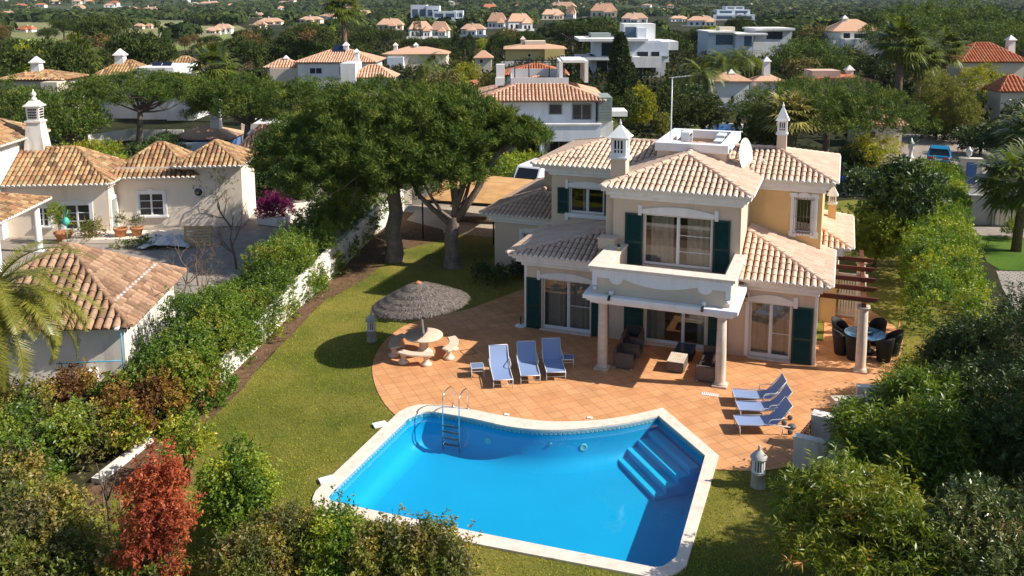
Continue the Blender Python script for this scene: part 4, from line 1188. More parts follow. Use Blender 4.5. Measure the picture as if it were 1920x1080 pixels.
def wall_lamp(x,y,z):
    mb = VM(); mb.lathe([(.03,0),(.06,.03),(.075,.2),(.09,.21),(.02,.3)],8,(x,y,z)); mb.bar((x,y,z+.27),(x,y+.12,z+.2),.02); l = mb.build('wall_lamp', X['iron'], villa)
    mb = VM(); mb.lathe([(.062,.05),(.077,.19)],8,(x,y,z)); mb.build('lamp_glass', X['yellowball'], l)
wall_lamp(-7.86,GF-1.02,3.98); wall_lamp(-3.12,GF-.14,2.25)

# chimneys
def chimney(x,y,w,z0,z1,cage,cap,shaft=X['cream'],par=villa,T=TV):
    mb = MB(T); mb.frustum((x,y),w/2,w/2,w*.45,w*.45,z0,z1); ch = mb.build('chimney', shaft, par)
    mb = MB(T); a = w*.47; c0, c1 = z1, z1+cage
    mb.box(x-w*.58,x+w*.58,y-w*.58,y+w*.58,c0,c0+.07)
    for dx,dy in ((-1,0),(1,0),(0,-1),(0,1)):
        pass
    # four pierced sides built from bars
    b0, b1 = c0+.07, c1
    for i in range(4):
        M = Matrix.Translation((x,y,0)) @ Matrix.Rotation(i*PI/2,4,'Z')
        def bx(u0,u1,z0_,z1_):
            p = [M @ Vector(q) for q in ((u0,-a,z0_),(u1,-a,z0_),(u1,-a+.05,z0_),(u0,-a+.05,z0_),(u0,-a,z1_),(u1,-a,z1_),(u1,-a+.05,z1_),(u0,-a+.05,z1_))]
            mb.add(p,[(0,3,2,1),(4,5,6,7),(0,1,5,4),(1,2,6,5),(2,3,7,6),(3,0,4,7)])
        H = b1-b0
        bx(-a,-a*.56,b0,b1); bx(a*.56,a-.05,b0,b1)
        bx(-a*.56,a*.56,b0,b0+H*.22); bx(-a*.56,a*.56,b0+H*.86,b1)
        for u in (-.2,.2): bx(a*(u-.085),a*(u+.085),b0+H*.22,b0+H*.86)
        for u in (-.38,0,.38): bx(a*(u-.16 if u else -.115),a*(u+.16 if u else .115),b0+H*.36,b0+H*.42)
    mb.frustum((x,y),w*.68,w*.68,w*.62,w*.62,c1,c1+.05); mb.frustum((x,y),w*.60,w*.60,.05,.05,c1+.05,c1+.05+cap)
    zt = c1+.05+cap; mb.lathe([(.05,0),(.03,.03),(.055,.07),(.055,.11),(.02,.15),(.012,.24)],8,(x,y,zt))
    mb.mi = 1; mb.box(x-a*.7,x+a*.7,y-a*.7,y+a*.7,b0,b1-.02)
    mb.build('chimney_pot', [X['white'],X['dark']], ch)
mb = VM(); mb.box(-8.72,-8.35,33.55,34.5,3.5,6.4); mb.build('chimney_breast', X['cream'], villa)
chimney(-8.32,34.15,.66,5.9,7.32,.86,.42)
chimney(-2.42,39.3,.42,6.9,7.85,.62,.5)
chimney(-.25,42.0,.36,3.5,4.35,.42,.36,X['ochre'])

# roof terrace box with the air conditioners
bx0,bx1,by0,by1 = -7.32,-4.42,36.6,40.9
mb = VM()
for a in ((bx0,bx1,by0,by0+.16),(bx0,bx1,by1-.16,by1),(bx0,bx0+.16,by0+.16,by1-.16),(bx1-.16,bx1,by0+.16,by1-.16)): mb.box(*a,6.6,7.30)
mb.box(bx0+.16,bx1-.16,by0+.16,by1-.16,6.6,6.72); mb.build('roof_box', X['cream'], villa)
mb = VM()
for a in ((bx0-.08,bx1+.08,by0-.08,by0+.3),(bx0-.08,bx1+.08,by1-.3,by1+.08),(bx0-.08,bx0+.3,by0+.3,by1-.3),(bx1-.3,bx1+.08,by0+.3,by1-.3)): mb.box(*a,7.30,7.66)
mb.build('roof_box_rim', X['white'], villa, bevel=.015)
for x,y,rz,s in ((-6.8,38.0,PI/2,(.85,.32,.62)),(-6.5,39.2,PI/2,(.95,.36,.95)),(-5.9,38.6,0,(.95,.34,.5)),(-5.0,38.6,PI/2,(.95,.36,.72)),(-5.05,39.8,PI/2,(.95,.36,.8))):
    M = TV @ Matrix.Translation((x,y,6.86)) @ Matrix.Rotation(rz,4,'Z'); mb = MB(M); w,d,h = s
    mb.box(-w/2,w/2,-d/2,d/2,.05,h); mb.mi = 1
    mb.box(-w*.42,w*.3,-d/2-.012,-d/2-.003,h*.12,h*.9)
    for k in range(7): mb.mi = 0; mb.box(-w*.42,w*.3,-d/2-.022,-d/2-.014,h*(.15+.1*k),h*(.17+.1*k))
    mb.mi = 0; mb.box(-w*.4,-w*.3,-d/2,d/2,0,.05); mb.box(w*.3,w*.4,-d/2,d/2,0,.05)
    mb.build('air_conditioner', [X['alu'],X['iron']], villa)
for x in (-6.95,-4.95):
    mb = VM(); mb.box(x-.09,x+.09,by0-.1,by0-.002,6.98,7.06); mb.build('roof_spout', X['iron'], villa)
# aerial mast and satellite dish
mb = VM(); mb.tube([(-7.0,38.0,6.7),(-7.0,38.0,10.3)],.028,6); mb.bar((-7.15,38.0,10.28),(-6.2,38.0,10.4),.03); 
for k in range(6): mb.bar((-6.95+.13*k,37.85,10.3+.016*k),(-6.95+.13*k,38.15,10.3+.016*k),.015)
mb.build('aerial', X['alu'], villa)
M = TV @ Matrix.Translation((-3.86,37.3,7.16)) @ Matrix.Rotation(R(-14),4,'Z') @ Matrix.Rotation(R(82),4,'Y')
mb = MB(M); pr = [(.001+.74*i/10, .17*(i/10)**2) for i in range(11)]
mb.lathe(pr+[(.745,.175)]+[(p[0],p[1]-.012) for p in pr[::-1]],28); ds = mb.build('satellite_dish', X['farwhite'], villa)
mb = VM(); mb.tube([(-3.88,37.3,7.14),(-4.36,37.2,6.92)],.03,6); mb.tube([(-3.88,37.3,7.14),(-4.36,37.2,7.18)],.016,6)
mb.tube([(-3.74,37.25,6.46),(-3.05,37.1,6.95),(-3.0,37.1,7.0)],.016,5); mb.lathe([(.04,0),(.05,.08),(.03,.16)],8,(-2.98,37.1,6.95)); mb.build('dish_arm', X['frame'], ds)

# pergola over the dining corner: its own thing
perg = thing('pergola', 'reddish wooden pergola on stone columns over the dining corner', 'pergola', (1.05,36,0)); TP = Matrix.Translation((-1.05,-36,0))
for y in (33.38,37.3,39.4): column(1.06,y,2.5,X['stone'],perg,TP,.24)
mb = MB(TP); mb.box(.98,1.14,33.2,40.6,2.5,2.68); mb.build('long_beam', X['wood'], perg, bevel=.01)
for y in (33.36,34.64,35.82,37.3,38.66):
    mb = MB(TP); mb.vprism([(-.52,2.68),(1.38,2.68),(1.52,2.76),(1.52,2.86),(-.52,2.86)], y-.05, y+.05); mb.build('rafter', X['wood'], perg, bevel=.006)
mb = MB(TP); mb.box(.95,1.3,33.2,33.56,2.5,2.502)
# white balustrade behind the dining corner
bal = thing('balustrade', 'white slatted balustrade behind the pergola dining corner', 'balustrade', (.75,39.2,0)); TB = Matrix.Translation((-.75,-39.2,0))
mb = MB(TB)
for i in range(9): mb.box(.22+.11*i,.29+.11*i,39.18,39.23,.12,1.9)
mb.build('slats', X['white'], bal)
mb = MB(TB); 
for z in (.06,.98,1.9): mb.box(.16,1.2,39.16,39.25,z,z+.07)
mb.build('rail', X['white'], bal)
# ------------------------------------------------------------------ sun loungers
def make_lounger(name='sun_lounger'):
    """own space: foot end at the origin, head towards +y, centred on x=0"""
    o = thing(name, '', 'sun lounger', (0,0,0), 0, 'sun loungers on the pool terrace')
    w, hz, hy = .33, .34, 1.18
    ba = R(52); bl = .80; hx = (hy+bl*math.cos(ba), hz+bl*math.sin(ba))
    mb = MB(); n = 8
    P = []
    for i in range(n+1):
        t = i/n; z = hz-.035*math.sin(PI*t)
        P += [(-w,.02+(hy-.02)*t,z),(w,.02+(hy-.02)*t,z)]
    mb.add(P+[(p[0],p[1],p[2]-.012) for p in P], [(2*i,2*i+1,2*i+3,2*i+2) for i in range(n)]+[(2*n+2+2*i,2*n+4+2*i,2*n+5+2*i,2*n+3+2*i) for i in range(n)], True)
    mb.build('seat_sling', X['mesh_blue'], o)
    mb = MB(); P = []
    for i in range(n+1):
        t = i/n; s = .03*math.sin(PI*t)
        y = hy+bl*t*math.cos(ba)+s*math.sin(ba); z = hz+bl*t*math.sin(ba)-s*math.cos(ba)
        P += [(-w,y,z),(w,y,z)]
    nb = [(p[0],p[1]+.011,p[2]-.008) for p in P]
    mb.add(P+nb, [(2*i,2*i+1,2*i+3,2*i+2) for i in range(n)]+[(2*n+2+2*i,2*n+4+2*i,2*n+5+2*i,2*n+3+2*i) for i in range(n)], True)
    mb.build('back_sling', X['mesh_blue'], o)
    mb = MB()
    for s in (-1,1):
        x = s*(w+.015)
        mb.tube([(x,0,hz),(x,hy,hz),(x,1.62,hz-.08)],.016,7)
        mb.tube([(x,hy,hz),(x,hx[0],hx[1])],.015,7)
    mb.tube([(-w-.015,0,hz),(w+.015,0,hz)],.016,7); mb.tube([(-w,hx[0],hx[1]),(w,hx[0],hx[1])],.015,7); mb.tube([(-w,.06,.15),(w,.06,.15)],.012,6); mb.tube([(-w,1.2,hz-.02),(w,1.2,hz-.02)],.014,6)
    mb.build('frame', X['frame'], o)
    for s in (-1,1):
        x = s*(w+.015)
        for y0, y1 in ((.02,.05),(1.42,1.36)):
            mb = MB(); mb.tube([(x,y0,hz-.01 if y0 < 1 else hz-.05),(x,y1,.0)],.015,7); mb.build('leg', X['frame'], o)
        mb = MB(); x2 = s*(w+.05)
        mb.tube([(x2-s*.03,.92,hz),(x2,.94,hz+.13),(x2,1.0,hz+.19),(x2,1.32,hz+.21),(x2-s*.02,1.42,hz+.26)],.016,7); mb.build('armrest', X['frame'], o)
    for s in (-1,1):
        mb = MB(Matrix.Translation((s*(w-.02),1.64,.085)) @ Matrix.Rotation(PI/2,4,'Y')); mb.lathe([(.02,-.03),(.08,-.03),(.085,-.01),(.085,.01),(.08,.03),(.02,.03)],14)
        mb.build('wheel', X['rubber'], o)
    return o
def head_rot(foot, head):
    d = (head[0]-foot[0], head[1]-foot[1]); return math.atan2(d[1],d[0])-PI/2
lg = make_lounger()
SP = [((-10.75,27.35),(-11.62,29.0),'blue lounger with its foot half sunlit beside the sunlit side table, leftmost of three'),
      ((-9.97,28.02),(-10.72,29.6),'blue lounger between two others in the left row, only its foot end in the sun'),
      ((-9.20,28.62),(-9.94,30.2),'blue lounger beside the shaded side table, nearest the porch column in the left row')]
SP2 = [((-3.02,29.1),(-1.4,29.55),'grey-blue lounger facing left, the one closest to the right porch column'),
       ((-2.78,28.2),(-1.2,28.75),'grey-blue lounger in the middle of the right row, between two others'),
       ((-2.70,27.12),(-1.1,27.75),'grey-blue lounger nearest the pool steps, with its round wheel showing')]
for i, (f_, h_, lb) in enumerate(SP+SP2):
    rz = head_rot(f_, h_)
    if i == 0: lg.location = (*f_,.002); lg.rotation_euler = (0,0,rz); lg['label'] = lb; o = lg
    else: o = dup(lg, (*f_,.002), rz, lb)
# side tables
def make_stool():
    o = thing('side_table', '', 'side table', (0,0,0), 0, 'small side tables by the loungers')
    mb = MB(); mb.box(-.22,.22,-.22,.22,.385,.40)
    mb.build('table_top', X['meshdark'], o)
    mb = MB()
    for a in ((-.24,.24,-.24,-.22),(-.24,.24,.22,.24),(-.24,-.22,-.22,.22),(.22,.24,-.22,.22)): mb.box(*a,.375,.408)
    for s in (-1,1): mb.bar((-.22,s*.22,.27),(.22,s*.22,.27),.015)
    mb.build('frame', X['frame'], o)
    for sx in (-1,1):
        for sy in (-1,1): mb = MB(); mb.tube([(sx*.225,sy*.225,.376),(sx*.225,sy*.225,0)],.014,6); mb.build('leg', X['frame'], o)
    return o
st = make_stool(); st.location = (-12.05,28.05,.002); st.rotation_euler = (0,0,.5); st['label'] = 'small sunlit side table left of the left lounger row, near the stone benches'
dup(st, (-9.2,29.95,.002), .35, 'small side table in the shade between the loungers and the left porch column')

# ------------------------------------------------------------------ porch seating
def tub_chair(name, cat, W, D, mat, cush, H=.72, seat=.40, group=None, label='', ncush=1, throw=False):
    """front towards -y, origin at floor centre"""
    o = thing(name, label, cat, (0,0,0), 0, group)
    a = W/2; t = .13
    mb = MB()
    mb.prism([(-a,-D/2),(-a+t,-D/2),(-a+t,D/2-t),(a-t,D/2-t),(a-t,-D/2),(a,-D/2),(a,D/2-.1),(a-.1,D/2),(-a+.1,D/2),(-a,D/2-.1)], .05, .60)
    mb.build('body', mat, o, bevel=.03, segs=2)
    mb = MB(); mb.vprism([(-a+.02,.60),(a-.02,.60),(a-.06,H),(a*.5,H+.05),(-a*.5,H+.05),(-a+.06,H)], D/2-t, D/2-.01); mb.build('backrest', mat, o, bevel=.03, segs=2)
    mb = MB(); mb.box(-a+t,a-t,-D/2+.01,D/2-t,.08,.28); mb.build('seat_base', mat, o)
    for k in range(ncush):
        w = (W-2*t)/ncush
        mb = MB(); mb.box(-a+t+w*k+.01,-a+t+w*(k+1)-.01,-D/2+.0,D/2-t-.01,.28,seat); mb.build('seat_cushion', cush, o, bevel=.035, segs=2)
        mb = MB(); mb.cbox((-a+t+w*(k+.5),D/2-t-.09,seat+.19),(w-.03,.14,.38),0,-.2); mb.build('back_cushion', cush, o, bevel=.045, segs=2)
    for sx in (-1,1):
        for sy in (-1,1): mb = MB(); mb.box(sx*(a-.07)-.03,sx*(a-.07)+.03,sy*(D/2-.07)-.03,sy*(D/2-.07)+.03,0,.05); mb.build('foot', X['frame'], o)
    return o
ac = tub_chair('armchair','armchair',.78,.78,X['wicker'],X['cushion'],.70,.40,'wicker porch armchairs','grey wicker armchair closest to the left porch column')
ac.location = (-7.2,30.85,.002); ac.rotation_euler = (0,0,PI/2)
dup(ac, (-7.2,31.85,.002), PI/2, 'grey wicker armchair behind the front one, in the middle of the porch row')
dup(ac, (-7.35,32.82,.002), 0, 'grey wicker armchair against the wall, below the green shutter under the balcony')
sf = tub_chair('sofa','sofa',2.1,.80,X['wicker'],X['cushion'],.74,.40,None,'two-seat grey wicker sofa with dark cushions by the right porch column',2)
sf.location = (-4.12,31.4,.002); sf.rotation_euler = (0,0,-PI/2)
ct = thing('coffee_table','low wicker coffee table with a pale slatted top in the sun patch','coffee table',(-5.32,31.3,.002))
mb = MB(); mb.box(-.31,.31,-.47,.47,.04,.40); mb.build('body', X['wicker'], ct, bevel=.015)
mb = MB(); 
for k in range(9): mb.box(-.31+.069*k,-.31+.069*k+.06,-.47,.47,.402,.418)
mb.build('table_top', X['stone'], ct)
c2 = thing('coffee_table','dark low coffee table in the shade behind the pale-topped one','coffee table',(-5.22,32.42,.002))
mb = MB(); mb.box(-.33,.33,-.42,.42,.04,.38); mb.build('body', X['dwicker'], c2, bevel=.015)
mb = MB(); mb.box(-.35,.35,-.44,.44,.382,.40); mb.build('table_top', X['darkglass'], c2)

# ------------------------------------------------------------------ dining set under the pergola
dt = thing('dining_table','round dining table with blue glazed top under the pergola','table',(1.22,35.45,.002))
mb = MB(); mb.lathe([(.70,.70),(.76,.71),(.76,.745),(.74,.75),(.02,.751)],36); mb.build('table_top', X['bluetop'], dt)
mb = MB(); mb.lathe([(.755,.66),(.775,.66),(.775,.735),(.762,.735)],36); mb.build('rim', X['dwicker'], dt)
mb = MB(); mb.lathe([(.40,0),(.42,.03),(.22,.12),(.18,.4),(.30,.68)],18); mb.build('pedestal', X['dwicker'], dt)
ls = thing('lazy_susan','dark round turntable standing on the blue dining table','turntable',(1.22,35.45,.755))
mb = MB(); mb.lathe([(.10,0),(.10,.04),(.30,.045),(.31,.075),(.28,.08),(.01,.078)],28); mb.build('disc', X['dwicker'], ls)
mb = MB(); mb.lathe([(.26,.081),(.26,.084),(.01,.085)],24); mb.build('glass_plate', X['bluetop'], ls)
def wicker_chair():
    o = thing('dining_chair','','chair',(0,0,0),0,'black wicker chairs round the dining table')
    mb = MB(); n = 20; P = []; 
    for lev,(r,z,zz) in enumerate(((.24,.0,0),(.27,.2,0),(.29,.42,0),(.31,.55,.35),(.335,.62,1.0))):
        for i in range(n+1):
            a = -PI*.33+(PI*1.66)*i/n            # opening towards -y
            k = math.sin(PI*i/n)**1.3
            top = z if lev < 3 else (.56+(.10 if lev == 4 else .0)+(.36 if lev == 4 else .18)*k)
            P.append((r*math.cos(a)*1.0, r*math.sin(a)*.98+(.05*k if lev > 2 else 0), top))
    m = n+1
    mb.add(P+[(p[0]*.93,p[1]*.93,p[2]) for p in P], [(l*m+i,l*m+i+1,(l+1)*m+i+1,(l+1)*m+i) for l in range(4) for i in range(n)]+[(5*m+l*m+i+1,5*m+l*m+i,5*m+(l+1)*m+i,5*m+(l+1)*m+i+1) for l in range(4) for i in range(n)]+[(4*m+i,4*m+i+1,9*m+i+1,9*m+i) for i in range(n)], True)
    mb.build('backrest', X['dwicker'], o)
    mb = MB(); mb.lathe([(.22,.05),(.25,.3),(.26,.40),(.24,.42),(.02,.43)],18); mb.build('seat', X['dwicker'], o)
    mb = MB(); mb.lathe([(.225,.425),(.235,.46),(.21,.48),(.02,.49)],18); mb.build('seat_cushion', X['cushion'], o)
    return o
wc = wicker_chair(); tx, ty = 1.22, 35.45
CH = [(214,'black wicker dining chair on the house side, backrest towards the yellow wall'),(150,'black wicker dining chair at the back left of the round table'),
      (62,'black wicker dining chair behind the table, on the garden side'),(2,'black wicker dining chair at the far right edge of the terrace'),
      (-48,'black wicker dining chair just right of the front pergola column'),(-112,'black wicker dining chair in front left of the round table')]
for i,(a,lb) in enumerate(CH):
    p = (tx+1.02*math.cos(R(a)), ty+1.02*math.sin(R(a)), .002); rz = R(a)-PI/2
    if i == 0: wc.location = p; wc.rotation_euler = (0,0,rz); wc['label'] = lb
    else: dup(wc, p, rz, lb)

# ------------------------------------------------------------------ stone table, benches, thatched parasol
PX, PY = -14.83, 29.28
tb = thing('stone_table','round pale stone table under the thatched parasol','table',(PX,PY,.002))
mb = MB(); mb.lathe([(.70,.68),(.75,.70),(.75,.75),(.73,.765),(.04,.766)],36); mb.build('table_top', X['granite'], tb)
mb = MB(); mb.lathe([(.34,0),(.36,.05),(.30,.10),(.20,.18),(.17,.36),(.22,.55),(.30,.66),(.32,.68)],20); mb.build('pedestal', X['granite'], tb)
def bench():
    o = thing('stone_bench','','bench',(0,0,0),0,'curved stone benches round the stone table')
    mb = MB(); n = 14; a0,a1 = -PI/2-.62,-PI/2+.62
    ri, ro = .98,1.36
    poly = [(ro*math.cos(a0+(a1-a0)*i/n),ro*math.sin(a0+(a1-a0)*i/n)) for i in range(n+1)]+[(ri*math.cos(a1-(a1-a0)*i/n),ri*math.sin(a1-(a1-a0)*i/n)) for i in range(n+1)]
    mb.prism(poly,.39,.46); mb.build('seat', X['granite'], o, bevel=.02, segs=2)
    for a in (-PI/2-.40,-PI/2+.40):
        mb = MB(); c = (1.17*math.cos(a),1.17*math.sin(a),0)
        mb.lathe([(.20,0),(.22,.05),(.17,.10),(.105,.16),(.095,.24),(.13,.34),(.17,.389)],16,c); mb.build('leg', X['granite'], o)
    return o
bn = bench(); bl_ = [(8,'curved stone bench in front of the stone table, towards the pool'),(105,'curved stone bench right of the stone table, towards the loungers'),(-78,'curved stone bench left of the stone table, on the lawn side')]
for i,(a,lb) in enumerate(bl_):
    if i == 0: bn.location = (PX,PY,.002); bn.rotation_euler = (0,0,R(a)); bn['label'] = lb
    else: dup(bn, (PX,PY,.002), R(a), lb)
ps = thing('thatched_parasol','large grey thatched parasol leaning slightly over the stone table','parasol',(PX,PY,.77))
ps.rotation_euler = (R(1.5),R(-5.5),R(-20))
mb = MB(); mb.tube([(0,0,0),(0,0,1.92)],.045,12); mb.build('pole', X['alu'], ps)
rg = np.random.default_rng(3)
V = []; T = []
tiers = [(.30,1.92,1.06,.55),(.62,1.52,.86,.45),(.95,1.2,.68,.36),(1.28,.9,.5,.0)]
ph_top, ph_rim, Rr = 2.02, 1.18, 1.86
def cz(r): return ph_top-(ph_top-ph_rim)*(r/Rr)**1.12
for r_out in (.62,1.02,1.36,1.64,1.88):
    r_in = max(.02, r_out-.62); n = int(2300*r_out)
    a = rg.uniform(0,2*PI,n); r0 = rg.uniform(r_in, r_out-.12, n); L = np.minimum(rg.uniform(.22,.42,n), r_out+.05*rg.normal(size=n)-r0)
    L = np.maximum(L,.08)
    def lf(r): return .02+.115*np.clip((r-r_in)/(r_out-r_in),0,1)
    z0 = np.array([cz(x) for x in r0])+lf(r0); r1 = r0+L; z1 = np.array([cz(min(x,2.0)) for x in r1])+lf(r1)-.04*(r1 > r_out-.05)
    ja = rg.normal(size=n)*.05
    p0 = np.stack([r0*np.cos(a),r0*np.sin(a),z0+rg.uniform(0,.035,n)],1); p1 = np.stack([r1*np.cos(a+ja),r1*np.sin(a+ja),z1+rg.uniform(-.02,.035,n)],1)
    s = np.stack([-np.sin(a),np.cos(a),0*a],1)*.016
    V.append(np.stack([p0-s,p0+s,p1+s*.7,p1-s*.7],1)); T.append(np.clip(rg.normal(.5,.26,n),0,1))
mb = MB(); mb.tone = .0  # under layer at the darkest tone paints the shade below each tier edge
for r_out in (.62,1.02,1.36,1.64,1.86):
    r_in = 0.02 if r_out < .7 else r_out-.5
    k = 48; P = []
    for i in range(k):
        A = 2*PI*i/k; P += [(r_in*math.cos(A),r_in*math.sin(A),cz(r_in)+.02),(r_out*math.cos(A),r_out*math.sin(A),cz(r_out)+.11),(r_out*.985*math.cos(A),r_out*.985*math.sin(A),cz(r_out)-.01)]
    mb.add(P, [q for i in range(k) for q in ((3*i,3*i+1,3*((i+1)%k)+1,3*((i+1)%k)),(3*i+1,3*i+2,3*((i+1)%k)+2,3*((i+1)%k)+1))], True)
th = mb.build('thatch', X['thatch'], ps); quads('straw', np.concatenate(V), np.concatenate(T), X['thatch'], th)
mb = MB(); mb.lathe([(.10,2.02),(.15,2.05),(.11,2.09),(.02,2.14)],14); mb.build('cap', X['potclay'], ps)
mb = MB()
for i in range(12):
    A = 2*PI*i/12; mb.bar((.03*math.cos(A),.03*math.sin(A),1.86),(1.75*math.cos(A),1.75*math.sin(A),cz(1.75)-.05),.025)
mb.build('ribs', X['wood'], ps)

# ornamental chimney lanterns
def lantern():
    o = thing('chimney_lantern','','garden ornament',(0,0,0),0,'ornamental chimney-shaped lanterns in the garden')
    mb = MB(); mb.lathe([(.21,0),(.21,.03),(.18,.40),(.20,.41),(.20,.45),(.17,.46)],16); mb.build('base', X['grey_stone'], o)
    mb = MB()
    for i in range(14):
        A = 2*PI*i/14; mb.cbox((.165*math.cos(A),.165*math.sin(A),.65),(.035,.03,.38),A+PI/2)
    mb.lathe([(.185,.46),(.185,.50),(.15,.50)],16); mb.lathe([(.15,.82),(.185,.82),(.185,.86),(.15,.86)],16); mb.build('pierced_drum', X['white'], o)
    mb = MB(); mb.lathe([(.13,.46),(.13,.86)],12); mb.build('core', X['dark'], o)
    mb = MB(); mb.lathe([(.10,.86),(.245,.865),(.24,.90),(.17,.98),(.08,1.08),(.045,1.11),(.05,1.13),(.03,1.16),(.045,1.2),(.01,1.25)],16); mb.build('cap', X['grey_stone'], o)
    return o
ln_ = lantern(); ln_.location = (*g(1421,911),-.02); ln_['label'] = 'white pierced chimney lantern on the lawn right of the pool'
dup(ln_, (*g(697,638),-.02), .3, 'white pierced chimney lantern on the lawn left of the thatched parasol')

# small terrace things
pb = thing('parasol_base','white round parasol foot beside the leftmost green shutter','parasol base',(-12.28,33.3,.002))
mb = MB(); mb.lathe([(.24,0),(.25,.04),(.20,.07),(.05,.09)],20); mb.build('foot', X['white'], pb); mb = MB(); mb.tube([(0,0,.09),(0,0,.42)],.03,8); mb.build('socket', X['iron'], pb)
dg = thing('drain_grate','white drain grate set in the terrace in front of the right column','drain grate',(-3.85,29.45,.002))
mb = MB()
for k in range(9): mb.box(-.28+.066*k,-.28+.066*k+.034,-.09,.09,0,.012)
mb.box(-.3,.3,-.11,-.09,0,.014); mb.box(-.3,.3,.09,.11,0,.014); mb.build('grate', X['white'], dg)
mc = thing('manhole_cover','tiled inspection cover in the terrace beside the right stone bench','inspection cover',(*g(878,660),.002))
mb = MB(Matrix.Rotation(PI/4,4,'Z'));
for a in ((-.26,.26,-.26,-.235),(-.26,.26,.235,.26),(-.26,-.235,-.235,.235),(.235,.26,-.235,.235)): mb.box(*a,0,.006)
mb.build('rim', X['iron'], mc)
fb = thing('float_ball','dark round weight lying behind the lounger nearest the pool','weight',(*g(1485,803),.002))
mb = MB(); mb.lathe([(.10,0),(.13,.04),(.13,.08),(.09,.12),(.01,.13)],16); mb.build('weight', X['rubber'], fb)

# low curved garden walls, gate
def wall_run(name,label,pts,h,th,mat,cat='garden wall',cap=None,capm=None):
    o = thing(name,label,cat,(*pts[0],0)); T = Matrix.Translation((-pts[0][0],-pts[0][1],0))
    L = offset_line(pts,th/2); Rr = offset_line(pts,-th/2)
    mb = MB(T); n = len(pts); P = [(*p,-.05) for p in L]+[(*p,-.05) for p in Rr]; hh = h if hasattr(h,'__len__') else [h]*n
    P += [(*p,hh[i]) for i,p in enumerate(L)]+[(*p,hh[i]) for i,p in enumerate(Rr)]
    fs = []
    for i in range(n-1):
        fs += [(i,i+1,2*n+i+1,2*n+i),(n+i+1,n+i,3*n+i,3*n+i+1),(2*n+i,2*n+i+1,3*n+i+1,3*n+i)]
    fs += [(0,2*n,3*n,n),(n-1,2*n-1,4*n-1,3*n-1)]
    mb.add(P,fs); b_ = mb.build('wall', mat, o)
    bm = bmesh.new(); bm.from_mesh(b_.data); bmesh.ops.recalc_face_normals(bm, faces=bm.faces); bm.to_mesh(b_.data); bm.free()
    if cap:
        L = offset_line(pts,th/2+.04); Rr = offset_line(pts,-th/2-.04); mb = MB(T)
        P = [(*p,hh[i]) for i,p in enumerate(L)]+[(*p,hh[i]) for i,p in enumerate(Rr)]+[(*p,hh[i]+cap) for i,p in enumerate(L)]+[(*p,hh[i]+cap) for i,p in enumerate(Rr)]
        mb.add(P,fs+[(n+i,n+i+1,i+1,i) for i in range(n-1)]); b_ = mb.build('capping', capm or X['white'], o)
        bm = bmesh.new(); bm.from_mesh(b_.data); bmesh.ops.recalc_face_normals(bm, faces=bm.faces); bm.to_mesh(b_.data); bm.free()
    return o
wall_run('garden_wall','low pale wall at the terrace corner beside the oleander', smooth_poly([(-.86,25.52),(-.3,25.42),(.3,25.38),(.9,25.5),(1.5,25.8)],4), .95,.22,X['whitewall'],cap=.03,capm=X['whitewall'])
wall_run('garden_wall','short taller whitewashed wall behind the iron gate by the oleander', [(-.42,27.05),(.1,26.95),(.9,27.0)], 1.02,.34,X['whitewall'],cap=.03,capm=X['whitewall'])
wall_run('garden_wall','low rustic stone parapet on the terrace edge behind the oleander', [(.15,29.5),(.7,29.75),(1.4,30.1)], .5,.4,X['stone'])
wall_run('garden_wall','small white block wall beside the rustic parapet, near the hedge', [(.9,30.6),(1.6,30.7)], .62,.3,X['whitewall'])
ig = thing('iron_gate','small black wrought iron gate between two low garden walls','gate',(-.75,25.7,0)); T = Matrix.Translation((.75,-25.7,0))
mb = MB(T); a, b = Vector((-.78,25.66,0)), Vector((-.46,26.86,0)); n = 9
for i in range(n+1): p = a.lerp(b,i/n); mb.tube([p+Vector((0,0,.1)),p+Vector((0,0,.86))],.011,5)
for z in (.12,.5,.84): mb.bar(a+Vector((0,0,z)),b+Vector((0,0,z)),.025)
for i in range(n): 
    p = a.lerp(b,(i+.5)/n); mb.tube([p+Vector((.0,.05*math.cos(k*PI/4),.67+.11*math.sin(k*PI/4))) for k in range(9)],.008,4)
mb.build('leaf', X['iron'], ig)
# the white wall along the left of the garden
wall_run('boundary_wall','long weathered white wall under the ivy along the left of the lawn', WALL[4:], [1.0]*3+[1.05]*20 if False else [(.55+.95*min(1,i/8)) for i in range(len(WALL[4:]))], .24, X['whitewall'])
wall_run('boundary_kerb','low cracked white kerb at the soil border, below the ivy', WALL[:5], .13,.3, X['whitewall'])
# ------------------------------------------------------------------ shrubs and hedges near the pool
def shrub(name, cat, label, base, h, r, mat, n, rng, m=12, ll=.13, lw=.032, sl=.3, k=26, lr=(.32,.55), splay=.8, group=None, stems=8, up=.5, squash=1.0, z0=.25, low=-.6, stem_mat=None, fold=.12, tsc=.6):
    o = thing(name, label, cat, (base[0],base[1],-.03), 0, group)
    c = (0,0,h*.5); rad = (r-lr[1]*.6, (r-lr[1]*.6)*squash, h*.5-lr[0]*.4)
    L = lumps_ellipsoid(c, rad, k, rng, lr, z0)
    bush_mesh('foliage', L, n, mat, rng, o, m, sl, ll, lw, splay, up, tsc, .35, low, fold)
    if stems:
        tips = [L[i][:3] for i in rng.choice(len(L), size=min(stems,len(L)), replace=False)]
        stems_mb((0,0,0), tips, .035, rng).build('stems', stem_mat or X['bark2'], o)
    return o
rg = np.random.default_rng(21)
shrub('oleander_shrub','shrub','large dense oleander with long glossy leaves between the low grey walls and the dark shrubs', (g(1682,925)[0]+.32,g(1682,925)[1]), 3.1, 2.05, X['oleander'], 3000, rg, 12, .23, .044, .36, 46, (.36,.6), group=None, up=.7)
